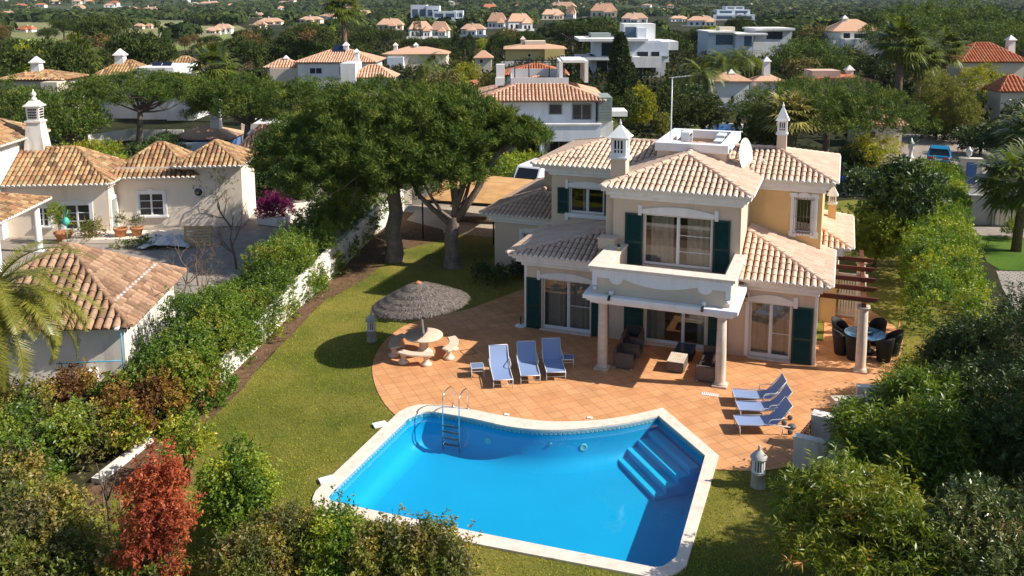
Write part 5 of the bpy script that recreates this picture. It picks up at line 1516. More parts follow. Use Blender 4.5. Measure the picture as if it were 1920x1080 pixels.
shrub('oleander_shrub','shrub','yellow-green oleander with reddish young tips at the bottom edge right of the pool', g(1610,1125), 2.8, 2.0, X['oleander2'], 2600, rg, 12, .20, .040, .36, 42, (.34,.56), up=.75)
shrub('shiny_shrub','shrub','grey-green shrub with shiny sunlit leaves in the bottom right corner', g(1880,1165), 2.75, 2.0, X['glossy'], 3200, rg, 13, .13, .034, .3, 42, (.35,.6), up=.5)
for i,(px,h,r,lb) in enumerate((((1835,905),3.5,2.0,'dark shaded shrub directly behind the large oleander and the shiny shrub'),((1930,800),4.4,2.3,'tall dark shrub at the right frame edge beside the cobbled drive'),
                             ((1960,980),4.0,2.0,'dark shrub at the right frame edge above the shiny shrub'),((1800,765),2.8,1.3,'dark shaded shrub between the hedge end and the large oleander'))):
    shrub('shaded_shrub','shrub',lb, g(*px), h, r, X['darkleaf'], 2300, rg, 12, .15, .036, .32, 40, (.4,.7), up=.4)  # dark leaf colour stands in for the shade lying on these shrubs
shrub('twiggy_shrub','shrub','pale sparse twiggy shrub at the edge of the dining terrace', g(1712,770), 2.0, .95, X['citrus'], 420, rg, 11, .085, .03, .4, 22, (.3,.45), stems=20, up=.8)

def hedge(name, label, path, w, h, mat, n, rng, m=11, ll=.09, lw=.045, sl=.2, lr=(.35,.6), group=None, wob=.25, z0=.2, up=.35, kper=5.0, cat='hedge', off=0):
    o = thing(name, label, cat, (path[0][0],path[0][1],-.03), 0, group); x0,y0 = path[0]
    L = []
    seg = [math.dist(a,b) for a,b in zip(path,path[1:])]; tot = sum(seg)
    for i in range(int(tot*kper)):
        s = rng.uniform(0,tot); j = 0
        while j < len(seg)-1 and s > seg[j]: s -= seg[j]; j += 1
        t = s/seg[j]; a, b = path[j], path[j+1]
        d = ((b[0]-a[0])/seg[j],(b[1]-a[1])/seg[j])
        u = rng.uniform(-1,1)*(w/2-.25)
        ff = j+t; hh = (h(ff) if callable(h) else h)
        zz = rng.uniform(z0, hh-.35) if rng.random() < .45 else hh-.4+rng.normal()*wob*.5
        if abs(u) < w*.28 and zz < hh-.9: u = math.copysign(w/2-.3, u)
        L.append((a[0]+(b[0]-a[0])*t+d[1]*u-x0, a[1]+(b[1]-a[1])*t-d[0]*u-y0, max(z0,zz), rng.uniform(*lr)))
    bush_mesh('foliage', L, n, mat, rng, o, m, sl, ll, lw, .9, up, .8, .35, -.6, .1)
    return o
hp = [(g(1712,690)[0]+1.3,g(1712,690)[1]),(g(1702,600)[0]+1.3,g(1702,600)[1]),(g(1700,500)[0]+1.2,g(1700,500)[1]),(g(1712,430)[0]+1.1,g(1712,430)[1]),(g(1735,385)[0]+.9,g(1735,385)[1])]
hedge('hedge','long bushy green hedge running back along the right side of the villa garden', hp, 2.9, 2.95, X['hedgeleaf'], 14500, rg, 12, .105, .05, .22, (.34,.52), kper=11, wob=.12)
# ivy along the left wall, in stretches of different growth
WL = offset_line(WALL,-1.15)
hedge('ivy_hedge','dense green ivy hedge hanging over the white boundary wall, near the benches', WL[5:13], 2.9, lambda f: 1.95+.4*math.sin(f*1.3), X['wallhedge'], 11000, rg, 12, .09, .045, .24, (.4,.7), kper=8, wob=.4)
hedge('ivy_hedge','shaded ivy hedge at the far end of the white boundary wall, below the big pines', WL[12:19], 2.6, 2.4, X['wallhedge'], 5200, rg, 12, .12, .06, .26, (.4,.7), kper=7, wob=.3)
hedge('ivy_hedge','ragged green hedge above the low kerb, beside the tiled hut', [(a+.45,b) for a,b in WL[3:6]], 2.9, lambda f: 1.6, X['wallhedge'], 5200, rg, 12, .11, .055, .26, (.4,.65), kper=7, wob=.4)
for px,h,r,mat,n,lb,nm in (((262,812),1.75,1.6,'brownleaf',1700,'brown autumn shrub below the palm fronds, beside the tiled hut','brown_shrub'),((335,768),1.5,1.25,'brownleaf',900,'half-bare brown shrub between the ivy hedge and the brown autumn shrub','brown_shrub'),
                          ((60,905),1.9,1.9,'oleander',1900,'dark green shrub at the left edge below the palm','garden_shrub'),((160,862),1.5,1.2,'mixleaf',1200,'low mixed green shrub above the bare soil path','garden_shrub'),
                          ((40,1090),1.9,1.9,'mixleaf',2400,'mixed yellow-green shrub in the bottom left corner','garden_shrub'),((125,1110),1.4,1.1,'mixleaf',1200,'yellow-green shrub in front of the sapling, left of the red maple','garden_shrub'),((0,1000),1.8,1.6,'mixleaf',1700,'leafy shrub cut by the left frame edge, above the corner shrub','garden_shrub'),((262,1140),1.3,.9,'mixleaf',900,'small leafy shrub at the bottom edge, touching the red maple','garden_shrub'),
                          ((135,778),1.3,1.1,'brownleaf',700,'dry brown shrub against the white wall below the palm','brown_shrub'),((50,815),1.4,1.2,'mixleaf',900,'mixed shrub at the left edge against the white garden wall','garden_shrub'),((240,850),1.3,.55,'citrus',300,'upright yellow-green shrub just above the red maple','garden_shrub'),((340,735),1.5,.7,'limeleaf',380,'light lime-green shrub at the foot of the ivy hedge','garden_shrub')):
    shrub(nm,'shrub',lb, g(*px), h, r, X[mat], n, rg, 12, .115, .05, .26, 26, (.3,.5), stems=14, up=.6)
for px in ((395,690),(480,655),(560,565),(600,545),(520,640),(660,490),(430,680),(455,668),(500,632),(540,592),(580,552),(625,512),(640,505),(685,462)):
    shrub('ground_plant','plant','small leafy plant in the soil border along the wall', g(*px), .62, .42, X['hedgeleaf'], 55, rg, 10, .11, .05, .24, 10, (.17,.3), stems=0, group='small plants in the soil border', up=.9, z0=.08)
mp = shrub('maple_tree','tree','slender rust-red maple in the bottom left of the garden', g(303,1128), 3.4, .76, X['mapleleaf'], 1350, rg, 11, .10, .045, .28, 36, (.17,.3), stems=18, up=.25, z0=.3, splay=1.0)
shrub('flowering_shrub','shrub','thin shrub with yellowing leaves and bare white stems, above the red maple', g(352,905), 2.05, .62, X['citrus'], 240, rg, 11, .11, .05, .25, 16, (.2,.34), stems=14, up=.9, z0=.7)
shrub('citrus_shrub','shrub','rounded dark green shrub standing on the lawn between the red maple and the pool', g(452,1015), 2.3, 1.12, X['hedgeleaf'], 1500, rg, 12, .10, .05, .24, 30, (.26,.44), stems=12, up=.6, z0=.55)
for i,(px,r,lb) in enumerate((((545,1085),.95,'leafy shrub at the left end of the row in front of the pool'),((640,1098),.9,'leafy shrub second from the left in the row in front of the pool'),((730,1108),.9,'leafy shrub in the middle right of the row in front of the pool'),((825,1120),.85,'leafy shrub at the right end of the row in front of the pool'),((480,1130),.9,'thin shrub over bare soil at the bottom edge, left of the row by the pool'))):
    shrub('garden_shrub','shrub',lb, g(*px), 1.5+.1*(i%2), r, X['mixleaf'] if i != 1 else X['hedgeleaf'], 1150, rg, 12, .10, .042, .28, 24, (.26,.42), stems=14, up=.8, z0=.4)
for px,lb in (((905,527),'low dark shrub at the garage wall, farthest from the terrace'),((938,533),'low dark shrub at the garage wall, between two others'),((975,522),'low dark shrub in the corner by the leftmost shutter')):
    shrub('low_shrub','shrub',lb, g(*px), .8, .55, X['darkleaf'], 160, rg, 11, .12, .05, .2, 10, (.2,.3), stems=0)
# sapling tied to stakes
sp = thing('sapling','young bare sapling with stakes on the bare soil left of the red maple','tree',(*g(205,1000),-.03)); mb = MB()
mb.tube([(0,0,0),(.03,.02,.6),(-.02,0,1.2),(.06,.03,1.75)],[.05,.045,.035,.015],7)
for t in ((.4,.1,1.9),(-.3,.2,1.6),(.1,-.3,1.7),(-.15,-.1,2.0)): mb.tube([(0,0,.9),(t[0]*.5,t[1]*.5,1.4),t],[.025,.018,.008],5)
mb.build('trunk', X['bark2'], sp)
for s in ((.35,.1),(-.3,.15)): mb = MB(); mb.tube([(s[0],s[1],0),(s[0]*.9,s[1],1.15)],.02,6); mb.build('stake', X['twig'], sp)
# right of the villa
def small_tree(name,label,base,h,r,zc,mat,n,rng,trunk=.10,m=12,ll=.13,lw=.06,k=34,lr=(.4,.65),cat='tree',group=None,bark='bark2',squash=.75,up=.2):
    o = thing(name,label,cat,(base[0],base[1],-.03),0,group)
    L = lumps_ellipsoid((0,0,zc),(r-.3,r-.3,(h-zc)-.2),k,rng,lr)
    bush_mesh('crown', L, n, mat, rng, o, m, .3, ll, lw, .9, up, .8, .3, -.7)
    mb = MB(); f = (.1,.05,max(.6,zc-(h-zc)*.9)); mb.tube([(0,0,0),(.05,.0,f[2]*.5),f],[trunk*1.25,trunk,trunk*.9],9)
    for i in rng.choice(len(L),size=min(12,len(L)),replace=False): limb(mb, f, L[i][:3], trunk*.5, .015, rng, .1, 5, 6)
    mb.build('trunk', X[bark], o); return o
small_tree('citrus_tree','round light green citrus tree beside the yellow wall of the villa', g(1638,500), 3.3, 1.75, 1.9, X['citrus'], 2100, rg, .09, 12,.12,.06)
small_tree('loquat_tree','dark broad-leaved tree with a bare trunk between the citrus tree and the hedge', g(1695,500), 5.3, 1.75, 3.9, X['darkleaf'], 950, rg, .16, 10,.30,.09,40,(.4,.7))
shrub('garden_shrub','shrub','light green rounded shrub at the street end of the hedge', (g(1740,400)[0]+.3, g(1740,400)[1]+1.5), 3.0, 1.4, X['hedgeleaf'], 1100, rg, 11, .12, .055, .24, 20, (.35,.55), stems=0)

small_tree('shade_tree','tall leafy tree just beyond the right edge, shading the lawn by the pool',(7.9,23.6),7.3,2.2,5.0,X['darkleaf'],1500,rg,.2,11,.2,.09,34,(.5,.8))
small_tree('shade_tree','second tall leafy tree beyond the right edge, behind the dark shrubs',(8.6,28.6),7.0,2.2,4.9,X['darkleaf'],1500,rg,.2,11,.2,.09,34,(.5,.8))

# ------------------------------------------------------------------ umbrella pines in the garden
PM = (X['bark'], X['pine'])
b0 = g(739,488); A0 = thing('umbrella_pine','big umbrella pine with one thick trunk by the white wall, left of two','tree',(*b0,-.05))
pine_parts('p', (0,0,0), (-.25,.5,4.0), [(-1.4,1.6,5.4,5.0,5.2,4.1),(-5.2,1.0,4.9,3.6,3.9,2.9),(-2.6,-1.2,4.2,3.2,3.2,2.6),(-.2,-.8,4.7,3.4,3.2,2.9),(2.0,2.4,6.0,3.4,3.8,3.3)], .46, np.random.default_rng(41), PM, A0, 2700, (.25,.42), 80, .33, .036, 15,
           trunk_pts=[(0,0,0),(.06,.02,.8),(-.10,.05,1.7),(.12,.12,2.6),(-.1,.35,3.4),(-.25,.5,4.1)])
b1 = g(847,500); A1 = thing('umbrella_pine','forked umbrella pine with bare limbs, right of the two garden pines','tree',(*b1,-.05))
pine_parts('p', (0,0,0), (.1,.1,2.6), [(-.4,-.5,4.9,2.7,2.5,1.9),(-1.3,1.4,6.0,3.6,4.0,3.2),(.8,2.2,6.5,3.0,3.4,2.1),(2.9,2.2,6.6,1.7,1.9,.9)], .42, np.random.default_rng(42), PM, A1, 1350, (.24,.40), 80, .33, .036, 7,
           trunk_pts=[(0,0,0),(.05,0,.7),(-.03,.03,1.5),(.06,.05,2.1),(.1,.1,2.7)])
mb = MB(); rq = np.random.default_rng(9)
tk = Vector((.1,.1,2.3))
for pts, r0 in (([(0.1,.1,2.3),(.9,.2,3.5),(1.5,.3,4.4),(1.7,.5,5.2),(2.3,1.0,6.0),(2.8,1.5,6.6),(3.2,1.9,7.0)],.27),([(0.05,.1,2.4),(.2,.3,3.6),(-.1,.6,4.8),(-.5,1,6.2)],.24),([(0,.1,2.2),(-1.0,0,3.0),(-1.9,.1,3.7),(-2.6,.4,4.6),(-3.2,.8,5.6)],.21),([(.15,.2,3.0),(.5,.4,4.2),(.4,.8,5.4),(.8,1.2,6.6)],.17),([(1.5,.3,4.4),(1.2,.6,5.3),(1.3,1.0,6.3)],.13),([(2.3,1,6.0),(2.9,.8,6.3),(3.5,.9,6.6)],.09)):
    n = len(pts); mb.tube(pts, [r0*.78*(1-.65*i/(n-1)) for i in range(n)], 9)
mb.build('limbs', X['bark'], A1)

# ------------------------------------------------------------------ feather palm at the left edge
pl = bp(-22,555,4.4); palm = thing('date_palm','large arching date palm with golden-green fronds at the left frame edge','palm',(float(pl[0]),float(pl[1]),-.03))
mb = MB(); mb.tube([(0,0,0),(.05,0,1.5),(0,0,3.2),(0,0,4.2)],[.42,.34,.33,.42],14); mb.build('trunk', X['palmbark'], palm)
rq = np.random.default_rng(17); mbr = MB(); FV = []; 
for i in range(64):
    az = rq.uniform(0,2*PI); up = rq.uniform(-.15,1.25)
    V, pts = frond(rq, rq.uniform(3.0,3.9), droop=rq.uniform(1.2,1.75), nl=62, leaf=.50, lw=.045, up=up, az=az)
    V[...,2] += 4.2; pts[:,2] += 4.2; FV.append(V); mbr.tube(pts, [.035*(1-i_/13)+.006 for i_ in range(13)], 5, False)
crown = mbr.build('frond_ribs', X['palm'], palm)
quads('fronds', np.concatenate(FV), np.clip(rq.normal(.5,.22,size=sum(len(v) for v in FV)),0,1), X['palm'], palm)

# short grass blades on the lawn: nobody could count them
def inside(P, poly):
    x, y = P[:,0], P[:,1]; r = np.zeros(len(P), bool); n = len(poly)
    for i in range(n):
        (x1,y1),(x2,y2) = poly[i], poly[(i+1)%n]
        c = ((y1 > y) != (y2 > y)) & (x < (x2-x1)*(y-y1)/((y2-y1) if y2 != y1 else 1e-9)+x1)
        r ^= c
    return r
gp_ = np.random.default_rng(3); P = np.stack([gp_.uniform(-26,6,900000), 12+gp_.beta(1.1,2.2,900000)*36],1)
ok = inside(P, lawn_poly) & ~inside(P, POOL_OUT) & ~inside(P, terrace) & ~inside(P, soil)
P = P[ok][:230000]
d = rand_dirs(len(P), gp_, 1.0); d[:,2] = np.abs(d[:,2])+.25; d = unit(d)
B3 = np.concatenate([P, np.full((len(P),1),-.022)],1)
n1 = np.sin(P[:,0]*.9+1.5*np.sin(P[:,1]*.5))*np.sin(P[:,1]*.75+P[:,0]*.35+1); n2 = np.sin(P[:,0]*3.7+2*np.sin(P[:,1]*2.1))*np.sin(P[:,1]*3.3+1.3*np.sin(P[:,0]*1.7)); n3 = np.sin(P[:,0]*9.1+2*np.sin(P[:,1]*7.3))*np.sin(P[:,1]*8.7+P[:,0])
keep = gp_.random(len(P)) > np.clip(.25+.5*n1*n2+.35*(n3 > .72)+.25*n2,0,.9); P, d, B3 = P[keep], d[keep], B3[keep]; n1, n2, n3 = n1[keep], n2[keep], n3[keep]
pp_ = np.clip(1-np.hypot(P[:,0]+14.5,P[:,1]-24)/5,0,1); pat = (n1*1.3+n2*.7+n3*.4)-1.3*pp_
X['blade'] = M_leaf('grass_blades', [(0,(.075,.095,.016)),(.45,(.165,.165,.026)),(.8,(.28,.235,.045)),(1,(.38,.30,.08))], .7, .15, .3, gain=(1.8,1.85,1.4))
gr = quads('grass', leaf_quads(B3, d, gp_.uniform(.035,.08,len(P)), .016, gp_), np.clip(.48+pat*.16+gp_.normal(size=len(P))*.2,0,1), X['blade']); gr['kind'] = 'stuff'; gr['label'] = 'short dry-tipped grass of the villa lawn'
# ------------------------------------------------------------------ the old tiled house on the left
LO = (-40.3,38.8,0); LY = R(25)
lh = thing('country_house','rambling peach house with weathered tile roofs and a tall white chimney on the left','house',LO,LY)
rl = random.Random(8)
def lwin(x0,x1,z0,z1,v,root,trim=True,nx=2,nz=3):
    mb = MB(); t = .05
    mb.box(x0,x1,v+.08,v+.10,z0,z1); mb.mi = 1
    mb.box(x0,x0+t,v+.02,v+.079,z0,z1); mb.box(x1-t,x1,v+.02,v+.079,z0,z1); mb.box(x0+t,x1-t,v+.02,v+.079,z0,z0+t); mb.box(x0+t,x1-t,v+.02,v+.079,z1-t,z1)
    xm = (x0+x1)/2; mb.box(xm-.05,xm+.05,v+.015,v+.078,z0+t,z1-t)
    for i in range(1,nz): zz = z0+(z1-z0)*i/nz; mb.box(x0+t,xm-.05,v+.03,v+.077,zz-.018,zz+.018); mb.box(xm+.05,x1-t,v+.03,v+.077,zz-.018,zz+.018)
    w = mb.build('window', [X['darkglass'],X['white']], root)
    if trim:
        mb = MB(); a = .2
        mb.box(x0-a,x0,v-.05,v,z0,z1+.18); mb.box(x1,x1+a,v-.05,v,z0,z1+.18); mb.box(x0,x1,v-.05,v,z1,z1+.2); mb.box(x0-a-.06,x1+a+.06,v-.14,v,z0-.1,z0)
        mb.cbox(((x0+x1)/2,v-.03,z1+.24),(.3,.1,.1)); mb.build('window_frame', X['white'], w)
    return w
mb = MB(); mb.wall((-9,0,-1),(1,0,0),9.0,4.2,[(5.02,5.6,1.6,2.7),(6.52,7.98,1.35,2.85)]); mb.wall((0,.28,-1),(0,1,0),4.6,4.2,[(.25,1.05,1.0,2.95)])
mb.box(-8.9,-.1,4.9,5.1,0,3.1); mb.build('wall', X['leftwall'], lh)
lwin(-3.98,-3.4,.6,1.7,0,lh); lwin(-2.48,-1.02,.35,1.85,0,lh)
mb = MB(); mb.box(-.1,-.06,.53,1.33,0,1.95); mb.build('door', X['slat'], lh)
mb = MB(); mb.box(0.001,.07,.33,.52,0,2.15); mb.box(.001,.07,1.34,1.5,0,2.15); mb.box(.001,.07,.52,1.34,1.95,2.15); mb.build('door_surround', X['white'], lh)
mb = MB(); mb.wall((0,1.6,-1),(1,0,0),7.4,4.75,[(1.28,2.72,1.72,3.1)]); mb.wall((7.4,1.88,-1),(0,1,0),3.6,4.75); mb.box(-.2,7.3,5.3,5.5,0,3.2); mb.build('wall', X['leftwall'], lh)
lwin(1.28,2.72,.72,2.1,1.6,lh)
mb = MB(); mb.lathe([(.34,0),(.34,.04),(.24,.05)],18,(0,0,0)); 
rw = MB(Matrix.Translation((4.85,1.6,2.15)) @ Matrix.Rotation(PI/2,4,'X')); rw.lathe([(.26,0),(.36,0),(.36,.06),(.26,.06)],18); rw.mi = 1; rw.lathe([(.25,.061),(.25,.064),(.01,.066)],18); rw.build('round_window', [X['white'],X['darkglass']], lh)
mb = MB(); mb.box(-14,-5.75,-.6,5,-.5,5.4); mb.build('upper_wall', X['farwhite'], lh)
mb = MB(); mb.box(-7.0,-6.3,-.64,-.602,3.6,4.9); mb.build('window', X['blueglass'], lh)
mb = MB(); hip_roof(mb,-9.2,.35,-.42,5.2,3.12,.62,tile=.285,rnd=rl); mb.build('roof', OLDT, lh)
mb = MB(); hip_roof(mb,-.6,4.85,1.1,6.1,3.18,.68,tile=.285,rnd=rl); mb.build('roof', OLDT, lh)
mb = MB(); hip_roof(mb,3.55,7.65,1.0,5.5,3.82,.58,tile=.285,rnd=rl); mb.build('roof', OLDT, lh)
mb = MB(); hip_roof(mb,-14.5,-5.35,-1.0,5.4,5.5,.5,tile=.285,rnd=rl); mb.build('roof', OLDT, lh)
for a in ((-8.9,-.05,-.2,0),): 
    mb = MB(); mb.box(-4.7,.18,-.2,-.001,2.84,3.1); mb.box(.001,.2,0,1.0,2.84,3.1); mb.box(.22,4.6,1.35,1.599,2.92,3.16); mb.box(3.9,7.5,1.36,1.598,3.6,3.8); mb.build('cornice', X['leftwall'], lh)
mb = MB(); mb.frustum((-4.85,2.6),.64,.60,.40,.38,4.2,6.45); ch = mb.build('chimney', X['whitewall'], lh)
mb = MB(); mb.frustum((-4.85,2.6),.48,.46,.48,.46,6.45,6.56); mb.frustum((-4.85,2.6),.35,.33,.38,.36,6.56,7.42); mb.frustum((-4.85,2.6),.50,.48,.48,.46,7.42,7.50); mb.frustum((-4.85,2.6),.42,.40,.22,.2,7.50,7.76)
mb.lathe([(.21,7.76),(.16,7.9),(.09,7.97),(.08,8.0),(.16,8.1),(.15,8.2),(.06,8.3),(.02,8.45)],12,(-4.85,2.6,0)); mb.mi = 1
for dx,dy in ((0,-1),(1,0)):
    for k in range(5):
        for q in range(4):
            if dy: mb.box(-4.85-.25+.105*k,-4.85-.18+.105*k,2.6-.372,2.6-.30,6.70+.16*q,6.80+.16*q)
            else: mb.box(-4.85+.30,-4.85+.39,2.6-.24+.105*k,2.6-.17+.105*k,6.70+.16*q,6.80+.16*q)
mb.build('chimney_pot', [X['whitewall'],X['dark']], ch)
mb = MB(); mb.bar((.3,.9,3.12),(.62,1.02,3.2),.03); mb.cbox((.0,-.1,0),(.01,.01,.01)); mb.build('gutter', X['alu'], lh)
mb = MB(); hip_roof(mb,-8.5,-2.0,-8.6,-2.66,2.82,.36,tile=.285,rnd=rl); mb.build('porch_roof', OLDT, lh)
for v in (-3.35,-7.8): column(-2.5,v,2.62,X['white'],lh,Matrix(),.25)
mb = MB(); mb.box(-8.2,-2.25,-8.4,-2.9,2.62,2.78); mb.build('porch_beam', X['white'], lh)
mb = MB(); mb.box(-8.0,6.0,-2.2,-.002,-.5,.02) if False else mb.box(-1.9,5.0,-1.9,-.003,0,.22); mb.build('terrace_step', X['leftwall'], lh)

# tiled hut near the wall
hut = thing('tiled_hut','square hut with a lichened pyramid tile roof behind the palm','hut',(-23.03,22.78,0),LY)
mb = MB(); hip_roof(mb,-6.8,0,0,6.5,2.3,.65,tile=.30,L=.40,white_end=False,rnd=rl); mb.build('roof', HUTT, hut)
mb = MB(); mb.box(-6.4,-.35,.35,.6,0,2.25); mb.box(-.6,-.35,.6,6.1,0,2.25); mb.box(-6.4,-6.15,.6,6.1,0,2.25); mb.box(-6.15,-.6,5.9,6.1,0,2.25); mb.build('wall', X['whitewall'], hut)
mb = MB(); mb.box(-.42,-.30,-.3,6.9,2.30,2.36); mb.build('gutter', X['alu'], hut)
mb = MB(); mb.cbox((-.80,3.25,2.955),(.10,4.6,.03),0,0,R(33)); mb.build('gutter_sheet', X['grey_stone'], hut)
for k,(a,b) in enumerate((((-.2,-.3,0),(-.2,-.3,2.2)),((-.2,-.3,1.2),(-2.4,-.4,1.2)))):
    mb = MB(); mb.tube([a,b],.024,7); mb.build('blue_rail', X['bluepole'], hut)
wall_run('garden_wall','white garden wall in the neighbour plot under the palm fronds', [g(10,770),g(150,745),g(300,640)], .7,.25, X['whitewall'])

def L2W(u,v,z=0): 
    return (LO[0]+u*math.cos(LY)-v*math.sin(LY), LO[1]+u*math.sin(LY)+v*math.cos(LY), z)
def pot(name,label,loc,r,h,mat,leaf,n,rng,cat='potted plant',group=None,rz=.5):
    o = thing(name,label,cat,loc,0,group); mb = MB(); mb.lathe([(r*.65,0),(r*.95,h*.8),(r*1.05,h*.82),(r*1.05,h),(r*.9,h),(r*.85,h*.9),(.01,h*.9)],16); mb.build('pot', mat, o)
    bush_mesh('foliage', lumps_ellipsoid((0,0,h+rz*.6),(r*.9,r*.9,rz*.5),8,rng,(r*.5,r*.7)), n, leaf, rng, o, 10, .16, .09, .035, .9, .4, .5); return o
pot('potted_plant','terracotta pot with a grey-green plant by the neighbour door, left of two', L2W(1.15,-1.3,.22),.38,.5,X['potclay'],X['glossy'],90,rg,group='terracotta pots by the door')
pot('potted_plant','terracotta pot with a grey-green plant by the neighbour door, right of two', L2W(2.0,-1.1,.22),.36,.48,X['potclay'],X['glossy'],90,rg,group='terracotta pots by the door')
pot('potted_tree','round clipped bush in a large pot between the white porch column and the window', L2W(-2.0,-1.4,.1),.5,.5,X['potclay'],X['hedgeleaf'],420,rg,rz=1.6)
gc = thing('metal_bird','turquoise metal garden bird standing in the round clipped bush','garden ornament',L2W(-1.6,-1.9,1.0)); mb = MB()
mb.lathe([(.02,-.3),(.16,-.12),(.2,0),(.12,.2),(.02,.3)],10,(0,0,.3)); mb.tube([(0,0,.55),(.1,0,.8),(.22,0,.95)],[.05,.04,.02],6); mb.tube([(-.05,.05,.1),(-.05,.05,-.9)],.02,5); mb.tube([(.05,-.05,.1),(.08,-.05,-.9)],.02,5); mb.cbox((-.28,0,.25),(.35,.05,.16),0,0,.4); mb.build('body', X['turq'], gc)
bh = hedge('box_hedge','low clipped box hedge below the two terracotta pots', [L2W(1.3,-3.0)[:2],L2W(3.8,-3.0)[:2]], .8, .55, X['hedgeleaf'], 420, rg, 11, .07, .04, .12, (.2,.28), kper=9, z0=.1)
shrub('bougainvillea','shrub','flowering magenta climber sprawling below the neighbour window', L2W(-.6,-1.2)[:2], 1.1, .9, X['mixleaf'], 300, rg, 10, .1, .045, .25, 16, (.2,.3), stems=14, up=.8)
shrub('magenta_shrub','shrub','dense magenta shrub in a stone planter by the neighbour courtyard', g(517,418), 1.9, 1.05, X['magenta'], 900, rg, 11, .10, .06, .2, 22, (.3,.45), stems=6)
pn = thing('planter','square pale stone planter under the magenta shrub','planter',(*g(517,418),0)); mb = MB(); mb.box(-.9,.9,-.7,.7,-.02,.45); mb.build('box', X['whitewall'], pn, bevel=.03)
wall_run('garden_wall','low pale wall beside the magenta shrub at the courtyard end', [g(535,408),g(590,400)], .8,.3, X['whitewall'])
pal = thing('pallet','wooden pallet leaning on its edge beside the plastic sheet','pallet',L2W(5.95,-3.05,0),LY); mb = MB(Matrix.Rotation(R(-12),4,'X'))
for k in range(7): mb.box(-.75,.75,-.02,0,.03+.17*k,.03+.17*k+.10)
for x in (-.75,-.05,.65): mb.box(x,x+.1,.001,.1,.02,1.18)
for k in range(4): mb.box(-.75,.75,.101,.12,.05+.33*k,.15+.33*k)
mb.build('boards', X['pallet'], pal)
tp = thing('plastic_sheet','crumpled clear plastic sheet heaped over boards beside the pallet','plastic sheet',L2W(4.2,-2.9,0),LY); mb = MB(); n = 16; P = []
rq = random.Random(2)
for j in range(n+1):
    for i in range(n+1):
        x, y = -1.4+2.8*i/n, -.7+1.4*j/n; z = max(.0,.75*(1-(x/1.5)**2)*(1-(y/.8)**2)**.5*(.75+.35*math.sin(x*5+y*3)*math.cos(y*7))+rq.uniform(-.05,.05)); P.append((x,y,z))
mb.add(P,[(j*(n+1)+i,j*(n+1)+i+1,(j+1)*(n+1)+i+1,(j+1)*(n+1)+i) for j in range(n) for i in range(n)]); mb.build('sheet', X['plastic'], tp)
def bare_tree(name,label,base,h,spread,rng,r0=.09,mat='twig',lvl=4,cat='tree',nb=3,first=None):
    o = thing(name,label,cat,(base[0],base[1],-.02)); mb = MB()
    def grow(p,d,L,r,k):
        n = 4; pts = [np.array(p)]; dd = np.array(d)
        for i in range(n): dd = unit(dd+rng.normal(size=3)*.13+np.array([0,0,.03])); pts.append(pts[-1]+dd*L/n)
        mb.tube(pts,[r*(1-.45*i/n) for i in range(n+1)],5 if k < lvl else 8,False)
        if k == 0: return
        for _ in range(nb if k < lvl else nb+1):
            ax = rng.normal(size=3); nd = unit(dd+unit(ax)*spread); q = pts[rng.integers(2,n+1)]
            grow(q, nd, L*rng.uniform(.55,.8), r*.52, k-1)
    grow((0,0,0), first or (0,0,1), h*.42, r0, lvl); mb.build('branches', X[mat], o); return o
bare_tree('bare_tree','bare grey tree standing in the neighbour courtyard in front of the pallet', g(443,503), 4.0, .55, np.random.default_rng(4), .07, 'twig', 4)
bare_tree('lichen_tree','leafless tree with yellow lichen in front of the tiled hut', g(208,705), 3.9, .85, np.random.default_rng(6), .13, 'bark2', 3, nb=2)
for px,lb,s in (((345,560),'leafless thicket between the tiled hut and the ivy hedge',12),((390,600),'second leafless thicket, closer to the ivy hedge',15),((372,535),'leafless thicket in the courtyard behind the tiled hut, farthest back',18),((318,620),'leafless thicket against the white side wall of the tiled hut',22)): bare_tree('bare_shrub',lb,g(*px),3.3,.9,np.random.default_rng(s),.05,'twig',4,'shrub')
vn = bare_tree('climbing_vine','half-bare bougainvillea spread against the peach house wall', L2W(7.0,.6)[:2], 4.2, .95, np.random.default_rng(14), .07, 'twig', 4, 'climber', 3, (-.45,.0,.9))
bush_mesh('foliage', lumps_ellipsoid((-1.2,.2,2.4),(1.6,.5,1.0),14,rg,(.25,.4)), 130, X['mixleaf'], rg, vn, 7, .25, .09, .05, .9, .3, .5)

# ------------------------------------------------------------------ behind the villa: carport, van, cars
cp = thing('carport','open carport with an orange reed-mat roof behind the garden pines','carport',(*g(860,440),0)); T = Matrix.Translation((-cp.location[0],-cp.location[1],0))
a = bp(792,374,2.35); b = bp(925,382,2.35); c = bp(985,350,2.75); d = bp(835,338,2.75); e = bp(1010,338,2.4); f = bp(845,322,2.4)
mb = MB(T); P = [a,b,c,d,e,f]; P = [tuple(p) for p in P]; mb.add(P+[(p[0],p[1],p[2]-.06) for p in P],[(0,1,2,3),(3,2,4,5),(9,8,7,6),(11,10,8,9),(6,7,1,0),(7,8,2,1),(8,10,4,2),(9,6,0,3),(11,9,3,5),(10,11,5,4)]); mb.build('roof', X['reed'], cp)
mb = MB(T); mb.bar(tuple(a-np.array([0,0,.12])),tuple(b-np.array([0,0,.12])),.1,.12); mb.bar(tuple(f-np.array([0,0,.14])),tuple(e-np.array([0,0,.14])),.1,.12); mb.build('beam', X['iron'], cp)
for q in (a,a*.55+b*.45,b,f,e):
    mb = MB(T); mb.tube([(q[0],q[1],0),(q[0],q[1],q[2]-.18)],.045,7); mb.build('post', X['iron'], cp)
